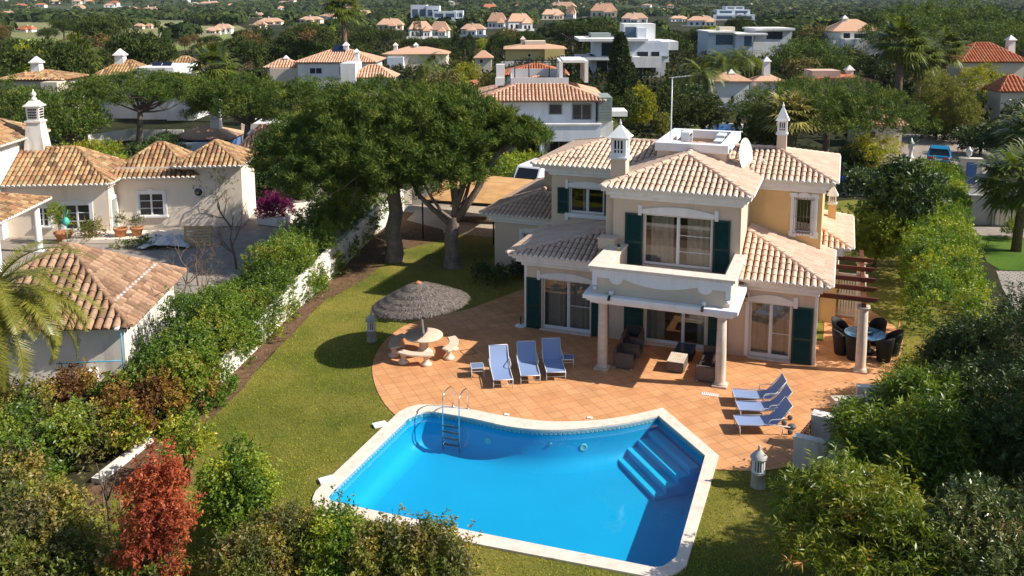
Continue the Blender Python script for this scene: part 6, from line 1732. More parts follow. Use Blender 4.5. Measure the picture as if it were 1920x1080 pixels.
lg_ = thing('log','cut pine trunk lying on the gravel behind the forked pine','log',(*g(893,418),0)); mb = MB(); mb.tube([(-1.6,-.3,.2),(0,0,.22),(1.7,.35,.2)],[.17,.2,.16],10); mb.build('log', X['bark2'], lg_)
fn = wall_run('garden_wall','pale low wall with gate posts behind the carport', [(-27,52),(-20,54),(-14,55.5)], 1.3,.2, X['whitewall'])
def car(name,label,loc,rz,paint,L=4.2,W=1.78,H=1.46,van=False):
    o = thing(name,label,'van' if van else 'car',loc,rz); a = W/2
    # length along +y: rear at -y
    if van: prof = [(-L/2,.35),(-L/2-.02,1.0),(-L/2+.12,H-.08),(-L/2+.3,H),(L*.12,H),(L*.20,H-.06),(L*.36,1.15),(L/2-.06,.95),(L/2,.6),(L/2,.32)]
    else: prof = [(-L/2,.40),(-L/2-.03,.62),(-L/2+.06,.90),(-L/2+.28,.98),(L*.24,.92),(L/2-.12,.76),(L/2,.56),(L/2,.30)]
    secs = []; n = len(prof)
    mb = MB(); xs = (-a,-a*.93,a*.93,a)
    for x in xs:
        k = 1 if abs(x) < a-.01 else .0
        for y,z in prof: secs.append((x, y*(1 if k else .985), z+(0.02 if k else -.02)))
        secs.append((x,L/2,.24)); secs.append((x,-L/2,.24))
    m = n+2
    fs = []
    for s in range(3):
        for i in range(m): j = (i+1)%m; fs.append((s*m+i,s*m+j,(s+1)*m+j,(s+1)*m+i))
    fs += [tuple(range(m))[::-1], tuple(range(3*m,4*m))]
    mb.add(secs, fs); bd = mb.build('body', paint, o, bevel=.03, segs=2)
    bm = bmesh.new(); bm.from_mesh(bd.data); bmesh.ops.recalc_face_normals(bm, faces=bm.faces); bm.to_mesh(bd.data); bm.free()
    if not van:
        mb = MB(); y0,y1,y2,y3 = -L/2+.16,-L/2+.55,L*.06,L*.26; zt = H; w0,w1 = a*.93,a*.74
        P = [(-w0,y0,.93),(w0,y0,.93),(w1,y1,zt),(-w1,y1,zt),(-w1,y2,zt),(w1,y2,zt),(w0,y3,.90),(-w0,y3,.90)]
        mb.add(P,[(0,1,2,3),(4,5,6,7),(1,6,5,2),(0,3,4,7)]); mb.build('windows', X['carglass'], o)
        mb = MB(); mb.box(-w1-.02,w1+.02,y1-.08,y2+.06,zt-.005,zt+.04); 
        for sx in (-1,1):
            mb.bar((sx*w0,y0-.01,.93),(sx*(w1+.01),y1-.02,zt),.07); mb.bar((sx*w0,y3,.9),(sx*(w1+.01),y2,zt),.06); mb.bar((sx*(w0*.98),.0,.92),(sx*(w1+.01),-.1,zt),.05)
        mb.build('roof', paint, o, bevel=.02, segs=2)
        for sx in (-1,1):
            mb = MB(); mb.box(sx*a*.66-.2,sx*a*.66+.2,-L/2-.05,-L/2+.05,.70,.86); mb.build('tail_light', X['redlight'], o, bevel=.02)
        mb = MB(); mb.box(-.26,.26,-L/2-.045,-L/2-.02,.62,.73); mb.build('number_plate', X['white'], o)
        mb = MB(); mb.box(-a*.86,a*.86,-L/2-.06,-L/2+.1,.26,.42); mb.build('bumper', X['rubber'], o, bevel=.03)
    else:
        mb = MB(); mb.box(-a*.82,a*.82,-L/2-.03,-L/2+.02,1.15,H-.28); mb.build('rear_window', X['carglass'], o); mb = MB(); mb.add([(-a*.8,L*.21,H-.1),(a*.8,L*.21,H-.1),(a*.86,L*.36,1.2),(-a*.86,L*.36,1.2)],[(0,1,2,3)]); mb.build('windscreen', X['carglass'], o)
    for sx in (-1,1):
        for yy in (-L*.30,L*.31):
            mb = MB(Matrix.Translation((sx*(a-.09),yy,.32)) @ Matrix.Rotation(PI/2,4,'Y')); mb.lathe([(.06,-.1),(.3,-.1),(.32,-.07),(.32,.07),(.3,.1),(.06,.1)],18); wh = mb.build('wheel', X['tyre'], o)
            mb = MB(Matrix.Translation((sx*(a-.09),yy,.32)) @ Matrix.Rotation(PI/2,4,'Y')); mb.lathe([(.02,-.105),(.2,-.106),(.2,.106),(.02,.105)],14); mb.build('rim', X['alu'], wh)
    return o
car('parked_car','bright blue hatchback parked on the driveway across the street, seen from behind',(*g(1760,306),-.015),R(-6),X['carblue'])
car('parked_car','dark blue car at the kerb, half hidden behind the villa roof corner',(*g(1545,354),-.015),R(-80),X['cardark'])
car('parked_van','white van parked behind the villa garage, beside the light green hedge',(*g(1003,362),-.015),R(175),X['vanwhite'],4.9,1.95,2.15,True)

# ------------------------------------------------------------------ right: gate pillars, walls, street furniture
gp = thing('gate_pillar','cream gate pillar with a blue door panel and a lantern on top','gate pillar',(*g(1817,347),0)); gp.rotation_euler = (0,0,R(8))
mb = MB(); mb.box(-.72,.72,-.25,.25,-.03,1.95); mb.box(-.78,.78,-.31,.31,1.95,2.05); mb.build('pillar', X['farcream'], gp)
mb = MB(); mb.box(-.34,.36,-.275,-.251,.15,1.75); mb.build('panel', X['awning'], gp)
mb = MB(); mb.lathe([(.12,2.05),(.06,2.15),(.2,2.3),(.22,2.55),(.25,2.58),(.08,2.75),(.03,2.9)],10,(-.15,0,0)); mb.build('lantern', X['alu'], gp)
dg2 = thing('driveway_gate','black iron double gate in front of the blue hatchback','gate',(*g(1760,330),0)); dg2.rotation_euler = (0,0,R(8)); mb = MB()
for k in range(26): x = -1.5+.12*k; mb.tube([(x,0,.08),(x,0,1.15+.25*math.sin(PI*(x+1.5)/3.0))],.013,4)
for z in (.1,.6): mb.bar((-1.5,0,z),(1.5,0,z),.03)
mb.tube([(-1.5+.3*k,0,1.15+.25*math.sin(PI*k/10)) for k in range(11)],.02,5); mb.build('bars', X['iron'], dg2)
gl = thing('garden_statue','small white stone lantern at the street corner, beside the cream wall','garden ornament',(*g(1707,297),0)); mb = MB(); mb.lathe([(.28,0),(.3,.1),(.16,.25),(.12,.7),(.2,.8),(.26,1.0),(.25,1.25),(.32,1.3),(.12,1.55),(.04,1.8)],12); mb.build('stone', X['white'], gl)
bx_ = thing('mailbox','small white utility box at the foot of the cream gate pillar','utility box',(*g(1832,352),0)); mb = MB(); mb.box(-.16,.16,-.12,.12,.0,.5); mb.build('box', X['white'], bx_, bevel=.02)
ew = thing('entrance_wall','grey entrance wall with a pyramid-capped pillar and meter box, beyond the hedge','garden wall',(*g(1848,420),0)); ew.rotation_euler = (0,0,R(12))
mb = MB(); mb.box(-1.0,.25,-.15,.15,-.03,1.75); mb.box(-1.15,.3,-.22,.22,1.75,1.83); mb.build('wall', X['grey_stone'], ew)
mb = MB(); mb.box(.25,1.35,-.3,.35,-.03,2.05); mb.box(.16,1.44,-.39,.44,2.05,2.2); mb.frustum((.8,.02),.6,.42,.04,.04,2.2,2.62); mb.build('pillar', X['grey_stone'], ew)
mb = MB(); mb.box(.5,1.1,-.33,-.301,.3,1.0); mb.box(.55,1.0,-.335,-.301,1.2,1.4); mb.build('meter_box', X['alu'], ew)
sg = thing('driveway_gate','solid pale sliding gate right of the grey entrance pillar','gate',(*g(1893,424),0)); sg.rotation_euler = (0,0,R(12)); mb = MB(); 
for k in range(8): mb.box(-.85+.25*k,-.62+.25*k,-.03,.03,.05,1.7)
mb.build('slats', X['stone'], sg)
hc = shrub('clipped_shrub','shrub','clipped round shrub on the neighbour lawn by the entrance wall', g(1905,448), 1.3,.9, X['hedgeleaf'], 400, rg, 11,.09,.045,.2,14,(.3,.4),stems=0)

# fan palms and other named trees of the middle distance
def fan_palm(name,label,base,h,rad,rng,mat='fanpalm',nl=46,tr=.2,skirt=True,group=None,cat='palm',stalk=None):
    o = thing(name,label,cat,(base[0],base[1],-.02),0,group)
    if h > .5: mb = MB(); mb.tube([(0,0,0),(.06,.03,h*.5),(0,0,h)],[tr*1.25,tr,tr*.9],10); mb.build('trunk', X['palmbark'], o)
    V = []
    st = stalk or rad*.55
    for i in range(nl):
        el = math.asin(min(1,max(-1,rng.uniform(-.75 if skirt else -.2,1.0)))); q = fan_leaf(rng, rng.uniform(0,2*PI), el, st*rng.uniform(.8,1.15), rad*.55)
        q[...,2] += h; V.append(q)
    V = np.concatenate(V); quads('crown', V, np.clip(rng.normal(.5,.22,size=len(V)),0,1), X[mat], o); return o
rp = np.random.default_rng(31)
fan_palm('fan_palm','dark shaded fan palm beside the grey entrance pillar at the right edge', g(1905,470), 4.1, 2.5, rp, 'fanpalm', 60, .22)
fan_palm('fan_palm','second fan palm behind the entrance wall at the right frame edge', g(1935,400), 5.0, 2.6, rp, 'fanpalm', 55, .22)
fan_palm('fan_palm','low silvery fan palm in front of the spreading pine, just behind the villa roof', g(1478,320), 4.4, 2.7, rp, 'greypalm', 52, .26, False)
# ------------------------------------------------------------------ houses of the middle distance and far away
RZ = -YAW                      # local x runs along the picture plane
VIS = [(105,375,138,262,80),(1345,1700,145,290,72)]                       # (x0,x1,ytop,ybottom,distance) of houses that must stay in view
class HB:
    """surveyed house: picture coordinates at a known distance turned into local metres"""
    def __init__(s, name, label, x0, x1, yb, ytop, off=0.0, D=None, cat='house', vis=True, group=None, zg=0.0):
        xc = (x0+x1)/2
        p = bp(xc, yb, 0) if D is None else atD(xc, 100, D)
        s.D = float((p-CAMP)@FW); s.xc = xc; s.o = thing(name, label, cat, (float(p[0]),float(p[1]),0), RZ+off, group)
        s.k = s.D/F
        if vis: VIS.append((x0,x1,ytop,yb,s.D))
    def u(s, px): return (px-s.xc)*s.k
    def z(s, py): return float(atD(s.xc, py, s.D)[2])
def far_windows(h, wins, y=-.02, mat='darkglass', frame=None):
    for x0,x1,yt,yb in wins:
        a,b,z1,z0 = h.u(x0),h.u(x1),h.z(yt),h.z(yb); mb = MB()
        mb.box(a,b,y-.03,y+.1,z0,z1); 
        if frame:
            mb.mi = 1; t = .08; mb.box(a-t,a,y-.07,y+.1,z0-t,z1+t); mb.box(b,b+t,y-.07,y+.1,z0-t,z1+t); mb.box(a,b,y-.07,y+.1,z1,z1+t); mb.box(a,b,y-.07,y+.1,z0-t,z0)
            if b-a > 1: m = (a+b)/2; mb.box(m-.05,m+.05,y-.06,y-.031,z0,z1)
        mb.build('window', [X[mat], X[frame or 'white']], h.o)
def boxpart(h, name, mat, x0, x1, yt, yb, d0, d1, ground=False):
    mb = MB(); mb.box(h.u(x0),h.u(x1),d0,d1,-.5 if ground else h.z(yb),h.z(yt)); return mb.build(name, X[mat], h.o)
def far_roof(h, x0, x1, ye, yr, d0, d1, mat='fartile', ov=.5, tile=None, name='roof'):
    mb = MB(); a,b = h.u(x0)-0,h.u(x1); z0 = h.z(ye); zr = h.z(yr)-z0
    half = min(b-a, d1-d0)/2; pit = max(.12, zr/half)
    if tile: hip_roof(mb, a, b, d0-ov, d1+ov, z0, pit, tile=tile, L=tile*1.8, white_end=False, rnd=rl)
    else:
        A, B = (a,d0-ov), (b,d1+ov); w, l = b-a, d1-d0+2*ov
        if w >= l: r0, r1 = (a+l/2,d0-ov+l/2), (b-l/2,d0-ov+l/2); hh = l/2*pit
        else: r0, r1 = (a+w/2,d0-ov+w/2), (a+w/2,d1+ov-w/2); hh = w/2*pit
        P = [(a,d0-ov,z0),(b,d0-ov,z0),(b,d1+ov,z0),(a,d1+ov,z0),(*r0,z0+hh),(*r1,z0+hh)]
        fs = [(0,1,5,4),(1,2,5),(2,3,4,5),(3,0,4)] if w >= l else [(0,1,4),(1,2,5,4),(2,3,5),(3,0,4,5)]
        for f in fs: mb.tone = rl.random()*.6+.2; mb.add(P,[f])
        mb.tone = .3; mb.add([(p[0],p[1],p[2]-.15) for p in P[:4]],[(3,2,1,0)]); mb.add(P[:4]+[(p[0],p[1],p[2]-.15) for p in P[:4]],[(0,4,5,1),(1,5,6,2),(2,6,7,3),(3,7,4,0)])
    return mb.build(name, [X[mat],X['mortar'],X['tile_under']], h.o)
def far_chimney(h, px, yt, yb, d, w=.7, mat='farwhite'):
    mb = MB(); x = h.u(px); z0, z1 = h.z(yb)-.6, h.z(yt); mb.frustum((x,d),w/2,w/2,w*.42,w*.42,z0,z1-.35*w); mb.frustum((x,d),w*.6,w*.6,w*.55,w*.55,z1-.35*w,z1-.2*w); mb.frustum((x,d),w*.5,w*.5,.05,.05,z1-.2*w,z1+.35*w); mb.build('chimney', X[mat], h.o)

# the grey-white house right behind the villa
h = HB('modern_house','grey-white two-storey house with a deep balcony and tiled roof behind the pines', 900,1145,316,115)
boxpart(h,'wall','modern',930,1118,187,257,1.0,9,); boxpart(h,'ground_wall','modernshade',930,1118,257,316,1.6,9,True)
boxpart(h,'balcony_slab','modern',915,1125,252,259,-1.4,1.6); boxpart(h,'balcony_parapet','modern',915,1122,229,252,-1.4,-1.15)
boxpart(h,'balcony_coping','farwhite',913,1124,226,229,-1.48,-1.05); boxpart(h,'balcony_pier','farwhite',1016,1025,232,252,-1.47,-1.401)
far_roof(h,893,1134,187,155,.4,9.4,'fartile',.5,.30)
for px in (1015,): mb = MB(); mb.tube([(h.u(px),-1.0,-.4),(h.u(px),-1.0,h.z(259))],.22,12); mb.build('column', X['farwhite'], h.o)
far_windows(h,[(1031,1053,197,214),(1075,1108,197,224)],1.0,'darkglass','slat'); far_windows(h,[(968,1011,262,300),(1033,1066,262,300)],1.6,'darkglass','slat')
mb = MB(); 
for k in range(16): z0 = h.z(226)+ (h.z(180)-h.z(226))*k/16; mb.box(h.u(1121),h.u(1146),-.1,3.5,z0,z0+.09)
mb.build('louvre_screen', X['slat'], h.o)
boxpart(h,'side_block','farwhite',1120,1150,228,316,.5,6,True); boxpart(h,'side_balcony','farwhite',1146,1178,210,220,1.0,3.5)
boxpart(h,'chimney','farwhite',930,946,124,165,3.4,4.3); boxpart(h,'chimney_base','farwhite',928,946,150,165,3.3,4.4)
mb = MB(); y0,y1 = 3.2,8.2
for a,b,c,d in ((958,1070,y0,y0+.15),(958,1070,y1,y1+.15)): mb.box(h.u(a),h.u(b),c,d,h.z(170),h.z(141) if c == y1 else h.z(150))
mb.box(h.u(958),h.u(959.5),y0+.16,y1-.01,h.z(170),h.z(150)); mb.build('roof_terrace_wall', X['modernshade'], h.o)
mb = MB(); a,b = h.u(1052),h.u(1108); mb.box(a,a+.3,y0+.2,y1,h.z(160),h.z(118)); mb.box(b-.3,b,y0+.2,y1,h.z(160),h.z(118)); mb.box(a+.3,b-.3,y0+.2,y1,h.z(121),h.z(116)); mb.build('roof_frame', X['farwhite'], h.o)
mb = MB()
for px in (966,994,1034,1054): mb.tube([(h.u(px),5,h.z(160)),(h.u(px),5,h.z(121))],.05,6)
for d in (4.2,6.8): mb.bar((h.u(964),d,h.z(121)),(h.u(1054),d,h.z(121)),.08)
mb.build('roof_pergola', X['iron'], h.o)
h2 = HB('cottage','low house with a bright red tile roof showing above the grey-white house', 945,1065,150,112,D=105)
boxpart(h2,'wall','farwhite',950,1062,140,170,0,7,True); far_roof(h2,945,1066,141,124,0,7,'redtile',.4,.32); far_windows(h2,[(1040,1052,145,152)],0)

# white cubic villa on the hill
h = HB('modern_villa','large white cubic villa with stepped flat roofs and overhanging terraces, upper centre', 1085,1268,146,45)
boxpart(h,'lower_block','modern',1110,1250,106,146,1.5,12,True); boxpart(h,'lower_slab','farwhite',1083,1200,106,111,-2,9); boxpart(h,'lower_parapet','farwhite',1172,1236,105,125,-2.2,-1.6)
boxpart(h,'middle_block','modern',1118,1252,76,107,.8,12); boxpart(h,'upper_slab','farwhite',1083,1210,71,76,-2.5,10); boxpart(h,'upper_parapet','modern',1182,1250,78,104,-1.4,-.8)
boxpart(h,'side_wing','farwhite',1236,1268,77,93,-1.2,8); boxpart(h,'pierced_wall','modern',1234,1252,78,116,-.75,0); boxpart(h,'stair_tower','farwhite',1172,1232,45,77,3,9); boxpart(h,'tower_wing','modern',1195,1212,52,77,1.0,2.99)
boxpart(h,'roof_plant','slat',1110,1148,63,71,3,8)
far_windows(h,[(1175,1196,51,73)],2.97,'blueglass'); far_windows(h,[(1128,1172,80,105)],.8,'darkglass'); far_windows(h,[(1192,1212,96,104),(1218,1233,96,104)],-1.42,'darkglass'); far_windows(h,[(1188,1206,126,143),(1208,1232,122,143),(1120,1140,115,144)],1.5,'darkglass')
mb = MB()
for r_ in range(6):
    for c in range(3): mb.box(h.u(1237+5*c),h.u(1239.5+5*c),-.79,-.752,h.z(84+5*r_),h.z(81.5+5*r_))
mb.build('wall_openings', X['slat'], h.o)
# yellow villa
h = HB('yellow_villa','flat-topped yellow villa with a pale tiled roof, left of the white cubic villa', 945,1062,121,70)
boxpart(h,'wall','yellow',948,1058,90,121,0,11,True); far_roof(h,944,1063,91,82,-.2,11,'fartile',.6); boxpart(h,'roof_lantern','farcream',985,1024,78,86,3,8); boxpart(h,'bay','yellow',1021,1058,92,121,-1.0,-.01,True); far_chimney(h,981,72,86,5,1.1,'farcream')
far_windows(h,[(990,995,101,106),(1052,1058,102,115)],-1.02 if False else 0,'darkglass','farwhite'); far_windows(h,[(1051,1057,103,116)],-1.0,'darkglass','farwhite')
boxpart(h,'terrace_wall','farwhite',926,1030,112,124,-6,-5.6,True); mb = MB(); mb.cbox((h.u(988),-4,h.z(112)),(1.9,1.6,.12),0,.5); mb.build('solar_panel', X['blackpanel'], h.o)
# modern house upper right
h = HB('modern_house','low white modern house with wide glazing behind the round pine, upper right', 1325,1490,112,52)
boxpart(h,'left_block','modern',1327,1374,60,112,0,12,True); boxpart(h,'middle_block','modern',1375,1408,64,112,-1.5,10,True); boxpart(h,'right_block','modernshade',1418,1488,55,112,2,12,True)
boxpart(h,'roof_slab','farwhite',1325,1376,58,61,-1.5,12.5); boxpart(h,'roof_slab','farwhite',1374,1432,62,65,-2.5,11); boxpart(h,'roof_slab','farwhite',1416,1490,53,57,.5,13); boxpart(h,'ramp_wall','farwhite',1405,1450,78,112,-3,-2.4,True)
far_windows(h,[(1341,1373,65,84)],0,'blueglass'); far_windows(h,[(1391,1405,67,86)],-1.5,'blueglass'); far_windows(h,[(1440,1470,60,74)],2,'darkglass'); boxpart(h,'roof_plant','farcream',1355,1384,51,58,4,8)

def simple(label, x0,x1,yb,ye,yr,wall='farwhite',roof='fartile',wins=(),chim=(),D=None,off=0.0,dep=None,extra=None,name='far_house',tile=None,frame=None):
    h = HB(name,label,x0,x1,yb,yr,off,D); w = h.u(x1)-h.u(x0); d = dep or min(9,w*.75)
    boxpart(h,'wall',wall,x0+w*.03/h.k*.5,x1-w*.03/h.k*.5,ye,yb,0,d,True)
    far_roof(h,x0-.3/h.k,x1+.3/h.k,ye,yr,0,d,roof,.4,tile)
    far_windows(h,wins,0,'darkglass',frame)
    for c in chim: far_chimney(h,c[0],c[1],c[2],d*.45,c[3] if len(c) > 3 else .8)
    if extra: extra(h)
    return h
def solar(*a):
    def f(h):
        for x0,x1,y0,y1,d in a:
            mb = MB(); z0,z1 = h.z(y1),h.z(y0); mb.add([(h.u(x0),d,z0),(h.u(x1),d,z0),(h.u(x1),d+1.2,z1),(h.u(x0),d+1.2,z1),(h.u(x0),d+.1,z0-.1),(h.u(x1),d+.1,z0-.1),(h.u(x1),d+1.3,z1-.1),(h.u(x0),d+1.3,z1-.1)],[(0,1,2,3),(7,6,5,4),(0,4,5,1),(1,5,6,2),(2,6,7,3),(3,7,4,0)]); mb.build('solar_panel', X['blackpanel'], h.o)
    return f
def wings(*a):
    def f(h):
        for x0,x1,yt,yb,d0,d1,mat in a: boxpart(h,'wing',mat,x0,x1,yt,yb,d0,d1,True)
    return f
def both(*fs):
    def f(h):
        for q in fs: q(h)
    return f
simple('cream house with a mottled roof, dish and white chimney at the far left edge', -5,112,186,150,138,'farcream','oldtile',((85,92,158,166),),((46,114,142,1.05),),D=95,tile=.34,extra=wings((90,120,152,186,-2,0,'farcream')))
simple('house with a brown hip roof and a big white chimney behind the left pine', 178,268,172,142,120,'farwhite','oldtile',((190,198,150,160),),((212,99,124,1.15),),D=104,tile=.34,extra=both(wings((258,330,126,172,-1,7,'farwhite'),(318,367,138,172,-2,5,'farwhite')),solar((272,289,119,136,1),(291,308,119,136,1))))
simple('small square pavilion with a brown tile roof, right of the solar panels', 312,367,172,128,112,'farwhite','oldtile',((330,350,132,142),),(),D=112,tile=.34)
simple('white house with a tan hip roof and dark solar panels behind the tall palm', 555,702,158,117,98,'farwhite','fartile',((580,602,128,138),(636,646,126,142),(664,690,126,142)),((640,84,104,.8),),D=125,tile=.36,frame='modern',extra=both(solar((616,640,86,100,3)),wings((497,556,130,158,2,6,'farcream'))))
simple('low terracotta-roofed wing with a small chimney, left of the white house', 498,556,158,127,115,'farcream','fartile',((505,515,133,140),),((531,108,124,.7),),D=128,tile=.4)
simple('orange-roofed annex with two small white chimneys behind the country house', 415,548,352,312,256,'farcream','fartile',(),((452,256,282,.6),(488,258,285,.5)),D=72,tile=.28)
simple('white house with blue terrace wall and round column, half hidden by the pines', 312,420,300,262,246,'awning','fartile',((330,352,268,280),),((386,190,246,.9),),D=80,extra=wings((310,400,266,300,-2,-1.4,'farwhite'),(420,505,246,300,4,8,'farwhite')))
simple('white cottage with a low tiled roof below the white house, near the tall palm', 655,735,170,146,128,'farwhite','fartile',((668,676,150,158),),((664,96,134,.7),),D=118,tile=.38,extra=wings((640,668,118,170,-1,4,'farwhite')))
simple('cream house with a wide dark-edged roof, left of the yellow villa', 718,838,124,101,90,'farcream','fartile',((742,752,105,113),(808,816,105,113)),((737,84,100,.9),(776,84,98,.9)),D=180,extra=wings((728,758,106,124,-2,0,'modern')))
simple('round-roofed cream cottage beside the column cypresses', 890,922,126,108,98,'farcream','fartile',((900,905,112,118),),(),D=165)
simple('pink house with chimneys and a flat roof box behind the spreading pine', 1530,1645,172,152,141,'pink','redtile',(),((1609,130,160,.9),),D=105,extra=wings((1530,1584,134,150,1,4,'pink')))
simple('white house with a tall lantern chimney, hidden in trees right of the feathery palms',1418,1470,180,152,143,'farwhite','fartile',(),((1443,112,150,.9),),D=112)
simple('white-walled house fragment behind the palms, left of the tall lantern chimney', 1340,1408,176,152,140,'farwhite','fartile',(),((1378,136,150,.8),),D=110)
simple('two-storey white house with a brown roof and a slim chimney, upper right', 1560,1652,96,58,38,'farwhite','fartile',((1580,1592,62,74),(1600,1625,63,72),(1614,1620,80,85)),((1592,32,52,1.2),),extra=wings((1575,1650,72,96,-3,0,'farwhite')),D=205)
simple('cream house with a red tile roof at the right edge', 1805,1925,158,116,86,'farcream','redtile',((1852,1872,134,148),),((1916,72,100,1.0),),D=118,tile=.4)
simple('low red-roofed outbuilding at the right edge below the cream house', 1882,1945,186,172,150,'farcream','redtile',(),(),D=98,tile=.4)
simple('pale yellow street house with a small tiled gable, behind the spreading pine', 1620,1702,296,237,212,'farcream','fartile',((1640,1650,250,262),),(),D=82,tile=.3)
FAR = [(33,66,58,54,49,'farwhite','redtile','small white house with a red roof among the fields, far left'),(140,163,18,14,9,'farcream','fartile','cream villa on the wooded slope, far left'),(240,266,22,17,14,'farwhite','redtile','long white farmhouse with a red roof, far left slope'),(268,300,21,17,13,'farcream','fartile','cream house beside the long white farmhouse'),
 (255,272,53,48,45,'farcream','fartile','tiny cream house in the trees above the golf course'),(275,288,52,48,45,'farcream','fartile','tiny cream house right of another above the golf course'),(352,376,24,14,11,'farwhite','fartile','white block of houses on the slope near the top edge'),(378,418,12,6,3,'farwhite','fartile','white terrace of houses touching the top edge'),
 (388,414,64,56,52,'farcream','fartile','low terracotta house at the edge of the dark wood'),(402,436,62,52,46,'farwhite','fartile','white house with terracotta roof at the edge of the dark wood'),(476,500,54,46,41,'farcream','fartile','cream house with an annex behind the dark wood'),(486,530,46,40,34,'farcream','fartile','wide cream house with two roofs behind the dark wood'),(470,496,32,28,24,'farwhite','fartile','small white house with red roof on the slope, upper left'),
 (562,604,44,36,31,'farcream','fartile','cream house above the tall palm, upper left'),(598,632,36,30,26,'farwhite','fartile','white house right of the cream house above the palm'),(708,756,56,46,36,'farcream','fartile','pale house with a broad terracotta roof left of the cypress'),(768,812,72,54,42,'farwhite','fartile','white two-storey house with a terracotta roof beside the cypress'),(806,842,70,56,43,'farwhite','fartile','white house adjoining the one beside the cypress'),
 (864,908,68,54,46,'modern','fartile','grey-white house with a pyramid roof, right of the cypress'),(904,936,28,17,8,'farwhite','redtile','white house with a pink roof near the top edge, centre'),(914,950,54,40,26,'farwhite','fartile','white house with a pink roof in the central cluster'),(952,1000,58,40,27,'farwhite','fartile','largest white house in the central cluster'),(972,1010,24,14,7,'farcream','fartile','cream house behind the central cluster'),
 (1016,1058,38,27,18,'farcream','fartile','cream house with a wide terracotta roof, right of the central cluster'),(1024,1080,26,15,4,'farcream','fartile','big terracotta-roofed house near the top edge, right of centre'),(1060,1078,36,24,14,'farwhite','fartile','narrow white house beside the big terracotta-roofed house'),(1106,1156,34,20,7,'farcream','fartile','cream house with a pink roof above the white cubic villa'),(1164,1212,44,34,25,'farwhite','fartile','pale house right above the white cubic villa'),(1213,1256,30,21,16,'farcream','fartile','house with a dark open ground floor, right of the pale one'),
 (1256,1290,42,34,30,'farwhite','fartile','low white house among the pines, right of the cubic villa'),(1288,1340,50,38,31,'farwhite','fartile','white houses in a row above the modern house'),(1462,1484,30,22,15,'farcream','fartile','tan house alone among pines, upper right'),(10,30,28,24,21,'farcream','fartile','tiny cream house at the far left edge'),(165,180,6,2,-1,'farwhite','fartile','white speck of a house on the hill, far left'),(640,662,20,14,10,'farwhite','fartile','small white house near the top edge above the pines'),(545,560,24,19,15,'farwhite','fartile','tiny white house on the slope above the cream house'),(672,700,32,25,20,'farcream','fartile','cream house half hidden by trees above the terracotta roof')]
rf = random.Random(12)
for x0,x1,yb,ye,yr,wm,rm,lb in FAR:
    if yb < 24: D = on_terrain((x0+x1)/2, yb)[1]
    else: D = 13.5*F/(yb-8.2)*.98
    w = x1-x0; hw = (yb-ye)
    wn_ = [(x0+w*a,x0+w*(a+.09),ye+hw*.3,ye+hw*.72) for a in (.10,.30,.52,.80)]
    wc = x0+w*rf.uniform(.25,.6); ww = w*rf.uniform(.28,.42)
    def more(h, wc=wc, ww=ww, ye=ye, yr=yr, hw=hw, wm=wm, rm=rm, w=w, x0=x0):
        boxpart(h,'wing',wm,wc,wc+ww,ye+hw*.18,ye+hw,-w*.22*h.k,-.01,True)
        far_roof(h,wc-.3/h.k,wc+ww+.3/h.k,ye+hw*.18,ye-(ye-yr)*.45,-w*.22*h.k,w*.3*h.k,rm,.3)
        far_windows(h,[(wc+ww*.2,wc+ww*.45,ye+hw*.4,ye+hw*.8),(wc+ww*.6,wc+ww*.82,ye+hw*.4,ye+hw*.8)],-w*.22*h.k)
        boxpart(h,'terrace_wall',wm,x0-w*rf.uniform(.1,.3),x0+w*rf.uniform(.7,1.2),ye+hw*.75,ye+hw,-w*.3*h.k,-w*.28*h.k,True)
        if rf.random() < .5: boxpart(h,'roof_block',wm,x0+w*.55,x0+w*.75,yr-hw*.15,ye,w*.2*h.k,w*.4*h.k)
    simple(lb,x0,x1,yb,ye,yr,wm,rm,wn_,((x0+w*rf.uniform(.3,.7),yr-2.5,ye,w*.035*D/F*1.2),),D=D,off=rf.uniform(-.35,.35),dep=w*D/F*.42,extra=more)
for i in range(34):
    px, yb = (rf.uniform(0,640),rf.uniform(3,23)) if i < 24 else (rf.uniform(640,1500),rf.uniform(8,17)); w = rf.uniform(9,20); hh = rf.uniform(3.2,5.5)
    simple('tiny pale house on the wooded hillside at the top of the view',px-w/2,px+w/2,yb,yb-hh,yb-hh*1.6,rf.choice(('farwhite','farwhite','farcream')),rf.choice(('fartile','redtile','greyroof')),((px-w*.3,px-w*.15,yb-hh*.7,yb-hh*.2),(px+w*.1,px+w*.3,yb-hh*.7,yb-hh*.2)),(),D=on_terrain(px,yb)[1],off=rf.uniform(-.4,.4)).o['group'] = 'tiny houses on the far hillside'
for label,x0,x1,yb,yt,parts in (('white modern house with blue glass balconies near the top, left of centre',768,872,40,9,((770,800,9,38,2),(800,824,11,36,0),(812,856,21,36,-2),(850,868,20,36,1))),
                                ('three-level white modern villa with dark window bands, upper right',1336,1416,38,12,((1336,1414,27,38,-2),(1344,1406,18,27,0),(1362,1396,12,18,2)))):
    h = HB('modern_villa',label,x0,x1,yb,yt)
    for a,b,t,c,d in parts:
        boxpart(h,'block','modern',a,b,t,c,d,d+14,True); m = (t+min(c,t+11))/2
        far_windows(h,[(a+(b-a)*.08,a+(b-a)*.45,t+(c-t)*.28,t+(c-t)*.75),(a+(b-a)*.55,a+(b-a)*.92,t+(c-t)*.28,t+(c-t)*.75)],d,'blueglass')

